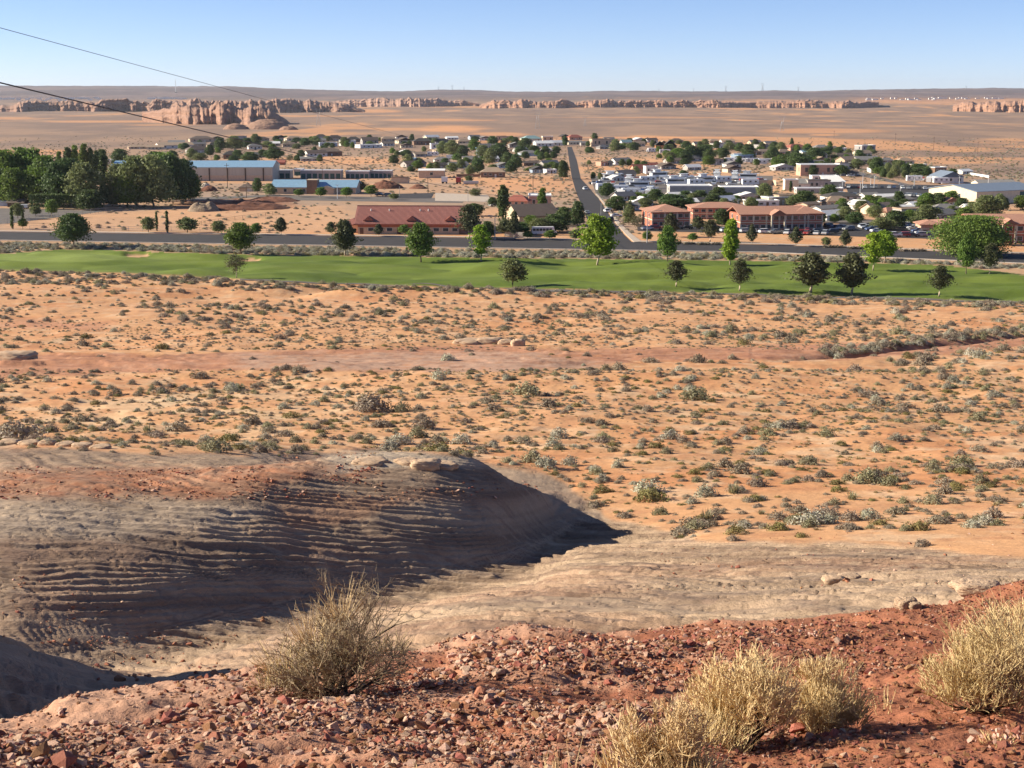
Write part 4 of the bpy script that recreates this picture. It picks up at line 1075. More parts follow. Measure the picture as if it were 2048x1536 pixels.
def add_window(o, x, y, z, w, h, rz=0, frame=True):
    if frame:
        f = link("window", U_FRM, o, (x, y, z), (0, 0, rz), (w, 1.4, h)); link("pane", U_WIN, f, (0, 0, 0))
    else: link("window", U_WIN, o, (x, y, z), (0, 0, rz), (w, 1.4, h))

def roof_mesh(nm, kind, w, d, zw, hr, ov, m):
    b = MB(); X, Y = w / 2 + ov, d / 2 + ov; e = .22
    if kind == 'flat':
        b.box(-w / 2 - .15, w / 2 + .15, -d / 2 - .15, d / 2 + .15, zw, zw + .18)
        for a in ((-w / 2 - .2, w / 2 + .2, -d / 2 - .2, -d / 2 + .1), (-w / 2 - .2, w / 2 + .2, d / 2 - .1, d / 2 + .2), (-w / 2 - .2, -w / 2 + .1, -d / 2 + .1, d / 2 - .1), (w / 2 - .1, w / 2 + .2, -d / 2 + .1, d / 2 - .1)): b.box(*a, zw + .18, zw + .5)
    elif kind == 'shed':
        b.add([(-X, -Y, zw), (X, -Y, zw), (X, Y, zw + hr), (-X, Y, zw + hr), (-X, -Y, zw + e), (X, -Y, zw + e), (X, Y, zw + hr + e), (-X, Y, zw + hr + e)], [(0, 3, 2, 1), (4, 5, 6, 7), (0, 1, 5, 4), (1, 2, 6, 5), (2, 3, 7, 6), (3, 0, 4, 7)])
    else:
        lo = zw - hr * ov / (d / 2 if kind != 'gabley' else w / 2)
        if kind == 'gable':
            r0, r1 = (-X, 0, zw + hr), (X, 0, zw + hr)
        elif kind == 'gabley':
            r0, r1 = (0, -Y, zw + hr), (0, Y, zw + hr)
        else:
            q = max(X - Y, .01) if X > Y else .01; qy = max(Y - X, .01) if Y > X else 0
            r0, r1 = ((-q, 0, zw + hr), (q, 0, zw + hr)) if X >= Y else ((0, -qy, zw + hr), (0, qy, zw + hr))
        for dz in (0, e):
            pass
        c = [(-X, -Y), (X, -Y), (X, Y), (-X, Y)]
        low = [(x, y, lo) for x, y in c] + [r0, r1]; up = [(x, y, z + e) for x, y, z in low]
        if kind == 'gabley' or (kind == 'hip' and Y > X): fs = [(0, 1, 4), (1, 2, 5, 4), (2, 3, 5), (3, 0, 4, 5)]
        else: fs = [(0, 1, 5, 4), (1, 2, 5), (2, 3, 4, 5), (3, 0, 4)]
        if kind == 'gable': fs = [(0, 1, 5, 4), (2, 3, 4, 5)]; side = [(1, 2, 5), (3, 0, 4)]
        b.add(low + up, [tuple(i + 6 for i in f) for f in fs] + [f[::-1] for f in fs] + [(i, (i + 1) % 4, (i + 1) % 4 + 6, i + 6) for i in range(4) if not ((kind == 'gable' and i in (1, 3)) or (kind == 'gabley' and i in (0, 2)))]
              + ([(1, 5, 11, 7), (5, 2, 8, 11), (3, 4, 10, 9), (4, 0, 6, 10)] if kind == 'gable' else []) + ([(0, 4, 10, 6), (4, 1, 7, 10), (2, 5, 11, 8), (5, 3, 9, 11)] if kind == 'gabley' else []))
    return b.mesh(nm, m)
def wall_mesh(kind, w, d, zw, hr, m):
    b = MB(); x, y = w / 2, d / 2
    if kind == 'gable': b.add([(-x, -y, -1), (-x, y, -1), (-x, y, zw), (-x, 0, zw + hr - .03), (-x, -y, zw), (x, -y, -1), (x, y, -1), (x, y, zw), (x, 0, zw + hr - .03), (x, -y, zw)],
                            [(0, 4, 3, 2, 1), (5, 6, 7, 8, 9), (0, 5, 9, 4), (1, 2, 7, 6)])
    elif kind == 'gabley': b.add([(-x, -y, -1), (x, -y, -1), (x, -y, zw), (0, -y, zw + hr - .03), (-x, -y, zw), (-x, y, -1), (x, y, -1), (x, y, zw), (0, y, zw + hr - .03), (-x, y, zw)],
                            [(0, 1, 2, 3, 4), (9, 8, 7, 6, 5), (0, 4, 9, 5), (1, 6, 7, 2)])
    elif kind == 'shed': b.add([(-x, -y, -1), (x, -y, -1), (x, y, -1), (-x, y, -1), (-x, -y, zw), (x, -y, zw), (x, y, zw + hr), (-x, y, zw + hr)], [(0, 3, 2, 1), (4, 5, 6, 7), (0, 1, 5, 4), (1, 2, 6, 5), (2, 3, 7, 6), (3, 0, 4, 7)])
    else: b.box(-x, x, -y, y, -1, zw)
    return b.mesh("wall", m)
FOOT = []
def house(u, yb, wpx, hpx, rk, wc, rc, label, rz=0, name='house', cat='house', depth=None, rf=.42, nwin=3, door='w', garage=False, group=None, ov=.5, chimney=False, storeys=1, frames=True, wm=None, rm=None):
    if hpx > 0 and group is None and False: pass
    x, y, z, m = px_m(u, yb)
    a = R(rz); w = wpx * m; tot = hpx * m
    d = depth or min(max(w * .6, 6), 16)
    w = w / max(.5, math.cos(a)) if abs(rz) < 50 else w
    hr = tot * rf if rk not in ('flat',) else 0
    zw = tot - hr; 
    if rk != 'flat' : zw = max(tot - hr, 1.8)
    cx_, cy_ = x + math.sin(-a) * 0, y + d / 2
    o = link(name, None, None, (cx_, cy_, H(cx_, cy_)), (0, 0, a)); tag(o, label, cat, group); FOOT.append((cx_, cy_, max(w, d) * .62))
    link("wall", wall_mesh(rk, w, d, zw, hr, wm or WALL[wc]), o)
    rf_ = link("roof", roof_mesh("roof", rk, w, d, zw, hr, ov if rk != 'flat' else 0, rm or ROOF[rc]), o)
    if chimney:
        b = MB(); b.box(w * .2, w * .2 + .9, -.2, .7, zw, zw + hr + 1.0); link("chimney", b.mesh("chimney", WALL['tan']), rf_)
    yf = -d / 2 - .01
    if garage:
        link("garage_door", U_GAR, o, (w * .27, yf, 0), None, (min(w * .36, 5), 1, min(2.3, zw * .85)))
        xs = [(-.36 + .42 * (k + .5) / max(nwin, 1)) * w for k in range(nwin)]
    else: xs = [(-.42 + .84 * (k + .5) / max(nwin, 1)) * w for k in range(nwin)]
    for st_ in range(storeys):
        hz_ = zw / storeys
        for k, xx in enumerate(xs):
            if st_ == 0 and door and k == nwin // 2 and nwin > 1:
                link("door", U_DOOR[door], o, (xx, yf, 0), None, (1.1, 1, min(2.1, hz_ * .85))); continue
            add_window(o, xx, yf, st_ * hz_ + hz_ * .38, min(1.7, w * .12), hz_ * .38, frame=frames)
        if d > 6 and rk != 'shed' and not name.startswith('ware'):
            add_window(o, -w / 2 - .01, -d * .15, st_ * hz_ + hz_ * .38, 1.2, hz_ * .38, -math.pi / 2, frames)
    return o
ORD = ['first', 'second', 'third', 'fourth', 'fifth', 'sixth', 'seventh', 'eighth', 'ninth', 'tenth', 'eleventh', 'twelfth', 'thirteenth', 'fourteenth', 'fifteenth', 'sixteenth', 'seventeenth', 'eighteenth', 'nineteenth', 'twentieth',
       'twenty-first', 'twenty-second', 'twenty-third', 'twenty-fourth', 'twenty-fifth', 'twenty-sixth', 'twenty-seventh', 'twenty-eighth', 'twenty-ninth', 'thirtieth'] + ['thirty-' + a for a in ('first', 'second', 'third', 'fourth', 'fifth', 'sixth', 'seventh', 'eighth', 'ninth')] + ['fortieth'] + ['forty-' + a for a in ('first', 'second', 'third', 'fourth', 'fifth', 'sixth', 'seventh', 'eighth', 'ninth')]
RKW = {'hip': 'hip-roofed', 'gable': 'gable-roofed', 'gabley': 'front-gabled', 'flat': 'flat-roofed', 'shed': 'lean-to'}
ROWS = {
 'far row left of the street': [
  (345, 297, 60, 11, 'gable', 'white', 'tan'), (272, 298, 32, 7, 'hip', 'tan', 'tan'), (308, 299, 32, 8, 'gable', 'cream', 'tan'), (400, 284, 44, 11, 'hip', 'tan', 'brown'), (392, 307, 36, 14, 'hip', 'grey', 'brown'), (464, 318, 36, 15, 'hip', 'brown', 'dark'),
  (432, 282, 22, 9, 'gabley', 'grey', 'brown'), (560, 281, 20, 10, 'gabley', 'grey', 'dark'), (586, 282, 30, 9, 'hip', 'cream', 'tan'), (520, 282, 26, 8, 'hip', 'tan', 'brown'), (641, 277, 20, 8, 'hip', 'grey', 'dark'), (668, 282, 26, 11, 'hip', 'tan', 'brown'), (706, 284, 24, 10, 'hip', 'brown', 'dark'),
  (738, 288, 30, 13, 'gable', 'grey', 'brown'), (774, 283, 28, 9, 'hip', 'tan', 'tan'), (806, 287, 24, 11, 'gabley', 'cream', 'brown'), (845, 290, 38, 13, 'hip', 'brown', 'dark'), (882, 290, 30, 12, 'hip', 'grey', 'dark'), (655, 293, 34, 7, 'flat', 'blue', 'white'), (735, 296, 40, 6, 'flat', 'white', 'white'),
  (927, 288, 30, 9, 'hip', 'tan', 'tan'), (903, 279, 22, 6, 'gable', 'white', 'white'), (1003, 280, 28, 7, 'flat', 'tan', 'tan'), (1062, 285, 36, 13, 'hip', 'cream', 'teal'), (1086, 293, 34, 11, 'gable', 'white', 'white'), (1115, 291, 28, 10, 'gable', 'white', 'white'), (1128, 278, 16, 9, 'gabley', 'brown', 'dark')],
 'middle rows left of the street': [
  (552 - 35, 315, 26, 10, 'gable', 'cream', 'grey'), (630, 313, 36, 12, 'gable', 'white', 'brown'), (655, 312, 50, 15, 'hip', 'brown', 'brown'), (618, 322, 36, 8, 'gable', 'grey', 'grey'), (828, 325, 22, 9, 'gabley', 'blue', 'blue'), (876, 337, 30, 11, 'gable', 'grey', 'dark'), (965, 310, 18, 14, 'shed', 'bluegrey', 'blue'),
  (1060, 331, 34, 9, 'gable', 'brown', 'brown'), (1076, 346, 28, 13, 'gabley', 'bluegrey', 'dark'), (1100, 347, 20, 7, 'flat', 'white', 'white'), (985, 324, 20, 11, 'gable', 'white', 'white'), (1010, 318, 22, 11, 'gable', 'grey', 'grey'), (1040, 304, 22, 9, 'gable', 'white', 'grey')],
 'far row right of the street': [
  (1149, 280, 26, 10, 'hip', 'salmon', 'red'), (1148, 289, 30, 7, 'gable', 'cream', 'grey'), (1200, 293, 36, 14, 'flat', 'tan', 'tan'), (1170, 291, 18, 8, 'gable', 'grey', 'grey'), (1252, 290, 20, 10, 'gable', 'white', 'teal'), (1326, 293, 16, 11, 'gabley', 'orange', 'tan'), (1205, 298, 18, 7, 'hip', 'grey', 'grey'),
  (1375, 293, 20, 6, 'gable', 'white', 'grey'), (1455, 287, 26, 8, 'gable', 'white', 'tan'), (1428, 286, 22, 7, 'hip', 'tan', 'tan'), (1540, 292, 24, 9, 'gable', 'cream', 'grey'), (1560, 302, 26, 8, 'gable', 'tan', 'tan'), (1592, 301, 34, 12, 'hip', 'salmon', 'red'), (1618, 308, 30, 7, 'gable', 'white', 'blue'), (1560, 318, 30, 10, 'gable', 'white', 'red'), (1685, 303, 14, 6, 'flat', 'white', 'white'), (1668, 302, 18, 9, 'hip', 'tan', 'tan'),
  (1640, 316, 24, 10, 'gable', 'white', 'grey'), (1688, 318, 30, 11, 'gable', 'grey', 'brown'), (1510, 310, 22, 10, 'hip', 'brown', 'brown'), (1530, 308, 26, 9, 'gable', 'cream', 'tan')],
 'middle rows right of the street': [
  (1204, 332, 14, 8, 'flat', 'salmon', 'tan'), (1215, 331, 18, 9, 'gable', 'white', 'dark'), (1280, 346, 30, 16, 'gable', 'salmon', 'red'), (1305, 336, 18, 10, 'gable', 'red', 'red'), (1302, 348, 24, 14, 'flat', 'white', 'white'), (1250, 357, 34, 16, 'gable', 'cream', 'tan'), (1232, 362, 26, 11, 'gabley', 'white', 'white'),
  (1486, 321, 34, 10, 'flat', 'bluegrey', 'blue'), (1477, 315, 22, 8, 'gable', 'cream', 'white'), (1630, 336, 36, 14, 'gable', 'grey', 'grey'), (1700, 328, 40, 14, 'gable', 'tan', 'tan'), (1734, 328, 44, 14, 'gable', 'grey', 'grey'), (1655, 350, 26, 10, 'hip', 'salmon', 'salmon'), (1700, 352, 30, 10, 'gable', 'white', 'brown'), (1770, 336, 24, 10, 'hip', 'cream', 'grey'), (1838, 338, 26, 8, 'flat', 'tan', 'white'),
  (1877, 347, 26, 11, 'flat', 'brown', 'white'), (1930, 348, 24, 8, 'gable', 'white', 'white'), (1800, 346, 22, 9, 'gable', 'white', 'brown'), (1750, 345, 20, 7, 'flat', 'white', 'white')],
 'rows behind the motel': [
  (1247, 402, 36, 17, 'gable', 'white', 'grey'), (1285, 413, 38, 18, 'gabley', 'blue', 'white'), (1262, 420, 26, 12, 'gable', 'white', 'grey'), (1378, 412, 30, 13, 'gable', 'white', 'white'), (1405, 409, 30, 12, 'gable', 'grey', 'dark'), (1685, 402, 66, 15, 'hip', 'white', 'dark'), (1722, 419, 40, 17, 'gabley', 'white', 'white'), (1758, 428, 50, 20, 'gable', 'cream', 'tan'),
  (1775, 402, 44, 12, 'gable', 'white', 'white'), (1795, 408, 56, 13, 'gable', 'grey', 'grey'), (1780, 433, 34, 16, 'hip', 'cream', 'salmon'), (1832, 418, 30, 12, 'gable', 'white', 'white'), (1900, 413, 30, 16, 'gabley', 'yellow', 'salmon'), (1890, 440, 60, 19, 'hip', 'grey', 'grey'), (1945, 424, 26, 14, 'gable', 'white', 'white'), (1668, 440, 54, 18, 'gable', 'white', 'white'), (1655, 426, 50, 12, 'gable', 'white', 'grey'),
  (1740, 398, 30, 10, 'gable', 'white', 'grey'), (1812, 425, 34, 12, 'gable', 'white', 'white'), (1556, 410, 50, 14, 'flat', 'tan', 'white'), (1525, 413, 60, 10, 'flat', 'white', 'white'), (1575, 409, 46, 17, 'flat', 'tan', 'tan'), (1620, 417, 30, 8, 'gable', 'tan', 'brown')]}
for row, boxes, n_ in (('far row left of the street', ((350, 1120, 279, 299),), 22), ('middle rows left of the street', ((800, 1115, 304, 345),), 12), ('far row right of the street', ((1160, 1560, 284, 300), (1560, 1740, 296, 322)), 20),
                      ('middle rows right of the street', ((1190, 1500, 322, 345), (1560, 1860, 326, 350)), 16), ('rows behind the motel', ((1660, 1940, 402, 440), (1340, 1560, 400, 412)), 20)):
    for k in range(n_):
        bx_ = boxes[k % len(boxes)]
        for _ in range(40):
            u = random.uniform(bx_[0], bx_[1]); v = random.uniform(bx_[2], bx_[3]); q = (v - 183)
            if all(abs(u - t[0]) > (t[2] + q * .18) * .55 or abs(v - t[1]) > 4 + q * .03 for R_ in ROWS.values() for t in R_) and not (1130 < u < 1215): break
        else: continue
        ROWS[row].append((u, v, q * random.uniform(.15, .24) + 4, q * random.uniform(.055, .075) + 2, random.choice(['gable', 'hip', 'gable', 'flat', 'gabley']), random.choice(['white', 'cream', 'tan', 'white', 'grey', 'blue']), random.choice(['white', 'grey', 'tan', 'brown', 'white', 'grey'])))
for row, L_ in ROWS.items():
    for i, t in enumerate(sorted(L_)):
        u, yb, w, h_, rk, wc, rc = t
        dd = ground(u, yb)[1]
        house(u, yb, w, h_, rk, wc, rc, f"{RKW[rk]} {WORD[wc]} house, {WORD[rc]} roof, {ORD[i]} from left, {row}", rz=random.choice((12, 20, 28, 36)), nwin=3 if w < 30 else 4, frames=dd < 1000, group=None, door='b' if wc in ('white', 'cream') else 'w')

# the big red-tiled hall
o = link("hall", None); x, y, z, m = px_m(819, 468); S_ = m
o.location = (x, y + 9, z); o.rotation_euler = (0, 0, R(-2.0)); tag(o, "long tan hall with red tiled roof and three small dormers beside the road", "hall"); FOOT.append((x, y + 9, 26)); FOOT.append((x - 18, y + 9, 12)); FOOT.append((x + 18, y + 9, 12))
W_ = 206 * m; D_ = 20.0
M_redtile = mat("red_roof_tile", (.37, .155, .12), .75, scale=3, col2=(.27, .105, .085), per_obj=0)
link("wall", wall_mesh('hip', W_ * .97, D_, 3.9, 0, WALL['tan']), o)
b = MB(); b.box(-W_ * .485 - .05, W_ * .485 + .05, -D_ / 2 - .06, -D_ / 2 + .1, 2.5, 3.85); link("band", b.mesh("band", WALL['red']), o)
rfh = roof_mesh("roof", 'gable', W_, D_, 3.9, 5.0, .9, M_redtile); ro = link("roof", rfh, o)
b = MB(); sl = 5.0 / (D_ / 2)
for k in range(92):                               # the ribs of the tile courses
    xx = -W_ / 2 - .5 + (W_ + 1) * (k + .5) / 92
    b.add([(xx - .13, -D_ / 2 - .88, 3.9 - sl * .88 + .20), (xx + .13, -D_ / 2 - .88, 3.9 - sl * .88 + .20), (xx, -D_ / 2 - .88, 3.9 - sl * .88 + .31), (xx - .13, 0, 9.08), (xx + .13, 0, 9.08), (xx, 0, 9.19)], [(0, 1, 2), (0, 2, 5, 3), (1, 4, 5, 2), (3, 5, 4)])
tag(link("tile_rib", b.mesh("tile_rib", M_redtile), ro), kind='stuff')
b = MB(); b.box(-W_ / 2 - .9, W_ / 2 + .9, -.2, .2, 9.02, 9.35); link("ridge_cap", b.mesh("ridge", M_redtile), ro)
b = MB(); b.box(-W_ / 2 - .9, W_ / 2 + .9, -D_ / 2 - 1.02, -D_ / 2 - .9, 3.2, 3.62); link("fascia", b.mesh("fascia", WALL['red']), ro)
for xr in (-.385, .03, .40):
    q = link("dormer", None, ro, (W_ * xr, -D_ / 2 + 1.6, 4.7)); b = MB(); b.prism([(-1.9, 0), (1.9, 0), (0, 1.5)], -1.3, 2.6); link("dormer_wall", b.mesh("dormer_wall", WALL['red']), q)
    q.name = "dormer"
for xr in (-.38, .18, .1, -.2):
    b = MB(); b.tube([(W_ * xr, -3, 7.2), (W_ * xr, -3, 8.3)], .22, 6); link("vent", b.mesh("vent", M_trim), ro)
for k in range(11):
    if k in (0, 4, 6): link("door", U_DOOR['b'], o, (W_ * (-.45 + .09 * k), -D_ / 2 - .02, 0), None, (1.3, 1, 2.2))
    else: add_window(o, W_ * (-.45 + .09 * k), -D_ / 2 - .02, 1.1, 1.9, 1.1)
for k, xr in ((-1, -.56), (1, .56)):
    b = MB(); b.box(-4, 4, -5, 6, -1, 3.0); link("wing", b.mesh("wing", WALL['salmon']), o, (W_ * xr, -1, 0)); link("wing_roof", roof_mesh("wing_roof", 'hip', 8, 11, 3.0, 1.6, .6, M_redtile), o, (W_ * xr, -.5, 0))

# motel blocks
def motel(u, yb, wpx, hpx, label, rz=0, gablec=True, d=15, nw=6, wc='red', storeys=2, sub=None):
    x, y, z, m = px_m(u, yb); w = wpx * m; tot = hpx * m; hr = tot * .26; zw = tot - hr
    o = link("motel_building", None, None, (x, y + d / 2, H(x, y + d / 2)), (0, 0, R(rz))); tag(o, label, "motel"); FOOT.append((x - w / 4, y + d / 2, w * .34)); FOOT.append((x + w / 4, y + d / 2, w * .34))
    link("wall", wall_mesh('hip', w, d, zw, 0, WALL[wc]), o); ro = link("roof", roof_mesh("roof", 'hip' if not gablec else 'gable', w, d, zw, hr, .9, ROOF['salmon']), o)
    b = MB(); b.box(-w / 2 - .06, w / 2 + .06, -d / 2 - .1, d / 2 + .05, zw / 2 - .16, zw / 2 + .16)
    for k in range(int(nw / 2) + 1):
        xx = -w / 2 + w * k / int(nw / 2); b.box(xx - .18, xx + .18, -d / 2 - .14, -d / 2 + .02, 0, zw / 2 - .17); b.box(xx - .18, xx + .18, -d / 2 - .14, -d / 2 + .02, zw / 2 + .17, zw - .02)
    link("trim", b.mesh("trim", WALL['cream']), o)
    for s_ in range(storeys):
        for k in range(nw): add_window(o, w * (-.5 + (k + .5) / nw), -d / 2 - .02, s_ * zw / 2 + zw * .14, 1.7, zw * .22)
        for k in range(2): add_window(o, -w / 2 - .02, d * (-.22 + .44 * k), s_ * zw / 2 + zw * .14, 1.3, zw * .22, -math.pi / 2)
    if gablec:
        q = link("entry_gable", roof_mesh("entry_gable", 'gabley', w * .2, 5, zw, hr * .7, .4, ROOF['salmon']), o, (w * .05, -d / 2 - 1, 0))
        b = MB()
        for sx_ in (-1, 1): b.box(w * .05 + sx_ * w * .1 - .3, w * .05 + sx_ * w * .1 + .3, -d / 2 - 3.2, -d / 2 - 2.7, 0, zw - .05)
        link("entry_column", b.mesh("entry_column", WALL['cream']), o)
        if q: q["label"] = "gabled porch roof over the entrance"
    return o
motel(1335, 455, 76, 42, "two-storey red motel block with salmon roof, leftmost, right of the street", 9, False, 16, 6)
motel(1440, 438, 110, 30, "long red motel block with salmon roof, set back behind the others", 2, False, 14, 8)
motel(1540, 461, 130, 44, "long two-storey red motel block with entrance gable, in the middle", 7, True, 15, 10)
motel(1613, 460, 56, 44, "right end block of the long red motel beside the car park", 3, False, 19, 4)
motel(2010, 486, 120, 50, "red motel building at the right edge behind the large dark tree", -4, True, 18, 6)
motel(1862, 466, 34, 22, "small salmon motel office beside the right car park", -4, False, 10, 2, 'salmon', 1)
motel(1905, 462, 60, 20, "low salmon wing between the motel office and the large tree", -4, False, 12, 4, 'salmon', 1)

# warehouse
x, y, z, m = px_m(382, 362)
o = link("warehouse", None, None, (x, y + 16, z), (0, 0, R(1.5))); tag(o, "long taupe metal warehouse with blue roof behind the tall trees", "warehouse"); W_ = 312 * m; FOOT += [(x - 40, y + 16, 32), (x, y + 16, 32), (x + 40, y + 16, 32)]
hw = 26 * m
link("wall", wall_mesh('gable', W_, 32, hw, 10 * m, WALL['taupe']), o); link("roof", roof_mesh("roof", 'gable', W_, 32, hw, 10 * m, .4, ROOF['blue']), o)
for k in range(9):
    b = MB(); b.box(-.35, .35, -.35, .1, -.5, hw - .5); link("pilaster", b.mesh("pilaster", WALL['dark']) if k == 0 else pm_, o, (-W_ / 2 + W_ * (k + .5) / 9, -16, 0))
    if k == 0: pm_ = bpy.data.objects["pilaster"].data
b = MB(); b.box(-W_ / 2, W_ / 2, -.15, .0, 0, 3.2); link("wainscot", b.mesh("wainscot", WALL['tan']), o, (0, -16, 0))

# storage units
M_teal = mat("teal_roller_door", (.035, .10, .095), .5, var=.1)
b = MB(); b.box(-.5, .5, -.06, .05, 0, 1); b.box(-.5, .5, -.08, -.06, .3, .33); b.box(-.5, .5, -.08, -.06, .63, .66); U_ROLL = b.mesh("roller_door", M_teal)
for i, (u0, u1, yb, h_, n_) in enumerate(((548, 581, 357, 16, 3), (588, 604, 351, 12, 1), (602, 682, 358, 17, 7), (692, 738, 357, 14, 5), (741, 783, 356, 14, 5))):
    x, y, z, m = px_m((u0 + u1) / 2, yb); w = (u1 - u0) * m; h = h_ * m
    o = link("storage_building", None, None, (x, y + 5, z), (0, 0, R(-1))); FOOT.append((x, y + 5, w * .6))
    tag(o, f"row of storage units with teal roller doors, {ORD[i]} block from the left beside the warehouse", "storage building")
    link("wall", wall_mesh('flat', w, 10, h * .93, 0, WALL['grey']), o); link("roof", roof_mesh("roof", 'flat', w, 10, h * .93, 0, 0, ROOF['white']), o)
    for k in range(n_): link("roller_door", U_ROLL, o, (w * (-.5 + (k + .5) / n_), -5.02, 0), None, (w / n_ * .72, 1, h * .62))

# church with blue roof
x, y, z, m = px_m(629, 388); w = 166 * m; h = 26 * m
o = link("church", None, None, (x, y + 9, z), (0, 0, R(-3))); tag(o, "low church with blue metal roof and square central tower", "church"); FOOT += [(x - 14, y + 8, 16), (x + 14, y + 8, 16)]
link("wall", wall_mesh('gable', w, 18, h * .52, h * .45, WALL['tan']), o); link("roof", roof_mesh("roof", 'gable', w, 18, h * .52, h * .45, .8, ROOF['blue']), o)
b = MB(); b.box(-w * .06, w * .06, -9.9, -3, 0, h * 1.02); tq = link("tower", b.mesh("tower", WALL['brown']), o, (-w * .015, 0, 0)); b = MB(); b.box(-w * .065, w * .065, -10.1, -2.8, h * 1.02, h * 1.02 + .4); link("tower_cap", b.mesh("cap", WALL['tan']), tq)
b = MB(); b.box(-w * .09, w * .09, -13, -9.05, 0, h * .42); b.prism([(-w * .1, h * .42), (w * .1, h * .42), (0, h * .66)], -13.3, -9.0); link("porch", b.mesh("porch", WALL['tan']), o, (w * .17, 0, 0))
for k in range(9):
    if abs(k - 4) < 1: continue
    add_window(o, w * (-.45 + .1125 * k), -9.02, h * .16, 1.5, h * .22)

# white commercial block and metal halls
house(1640, 352, 76, 21, 'flat', 'salmon', 'white', "pink and tan two-level flat building above the white workshops", nwin=6, name='building', cat='building', frames=False)
house(1604, 378, 30, 18, 'gable', 'white', 'grey', "white workshop with large bay, left in the commercial cluster", nwin=1, name='workshop', cat='workshop', garage=True, depth=16)
house(1583, 381, 26, 20, 'flat', 'cream', 'white', "narrow cream building left of the white workshop", nwin=1, name='building', cat='building')
house(1638, 378, 44, 16, 'flat', 'grey', 'grey', "pale grey flat-roofed building between the two workshops", nwin=4, name='building', cat='building')
house(1672, 376, 34, 20, 'shed', 'taupe', 'white', "taupe metal building at the right end of the commercial cluster", nwin=2, name='building', cat='building', depth=18)
house(1640, 387, 90, 9, 'flat', 'grey', 'white', "long low pale wall building in front of the commercial cluster", nwin=5, name='building', cat='building', depth=8)
house(1650, 362, 50, 9, 'flat', 'white', 'white', "long low white-roofed unit below the pink two-level building", nwin=5, name='building', cat='building', depth=8)
house(1382, 387, 84, 14, 'flat', 'grey', 'white', "long pale storage shed with white roof, left of two behind the motel", nwin=0, name='shed', cat='shed', depth=14, door=None)
house(1482, 388, 74, 12, 'flat', 'grey', 'white', "long pale storage shed with white roof, right of two behind the motel", nwin=0, name='shed', cat='shed', depth=14, door=None)
o = house(1990, 406, 150, 33, 'gable', 'cream', 'bluegrey', "large cream metal hall with blue-grey roof at the right edge", rz=28, nwin=0, name='metal_hall', cat='hall', depth=30, rf=.30, door=None); link("roller_door", U_ROLL, o, (10, -15.02, 0), None, (7, 1, 5))
house(1995, 374, 70, 12, 'gable', 'cream', 'grey', "cream metal shed with grey roof behind the large metal hall", nwin=0, name='shed', cat='shed', depth=14, door=None)
house(1902, 367, 42, 22, 'gabley', 'white', 'bluegrey', "white showroom with blue-grey gable roof beside the boats", nwin=4, name='showroom', cat='building', depth=18, rz=6)
house(863, 356, 50, 17, 'gable', 'tan', 'white', "tan barn with white roof on the bare lot left of the street", nwin=1, name='barn', cat='barn', rf=.15, depth=12)
house(986, 355, 48, 19, 'hip', 'brown', 'tan', "brown ranch house with tan hip roof and board fence left of the street", nwin=4)
house(492, 383, 26, 14, 'hip', 'tan', 'brown', "small tan shed with white roll-up door in front of the warehouse", nwin=0, name='shed', cat='shed', garage=True, door=None)
house(560, 330, 18, 9, 'gable', 'red', 'red', "small red shed behind the warehouse's right end", nwin=0, name='shed', cat='shed', door=None)
house(31, 414, 30, 14, 'gable', 'dark', 'brown', "open brown shed under the tall trees at the far left", nwin=0, name='shed', cat='shed', door=None)
house(8, 412, 30, 9, 'shed', 'blue', 'bluegrey', "pale blue lean-to at the left edge under the trees", nwin=0, name='shed', cat='shed', door=None)
house(235, 330, 46, 9, 'flat', 'white', 'white', "white flat-roofed trailer home above the tall trees", nwin=2, name='trailer_home', cat='trailer', frames=False)
house(210, 360, 50, 14, 'gable', 'bluegrey', 'white', "grey shed with white roof half hidden by the dark poplar", nwin=0, name='shed', cat='shed', door=None)
house(1340, 296, 26, 15, 'gabley', 'dark', 'dark', "dark A-frame lodge with steep roof right of the street's far end", nwin=1, rf=.7, frames=False)
house(1320, 297, 18, 14, 'gabley', 'orange', 'dark', "orange front wing joined to the dark A-frame lodge", nwin=1, rf=.5, frames=False)
house(1063, 448, 80, 36, 'gable', 'tan', 'brown', "low wide house with large brown roof behind the white bus", rz=22, nwin=3, depth=16, rf=.55)
house(1036, 424, 44, 32, 'hip', 'salmon', 'red', "salmon two-storey house with red tile roof left of the tall poplar", rz=-14, nwin=3, rf=.3, storeys=2)
house(1080, 420, 44, 27, 'flat', 'salmon', 'white', "pink flat-roofed building with pale roof behind the tall poplar", nwin=3, depth=14)
house(800, 367, 34, 11, 'flat', 'tan', 'tan', "plain tan block building by the dirt ramp", nwin=0, name='building', cat='building', door=None)
house(1238, 393, 20, 14, 'gable', 'white', 'white', "white boat shelter beside the street at the storage yard", nwin=0, name='shed', cat='shed', door=None)

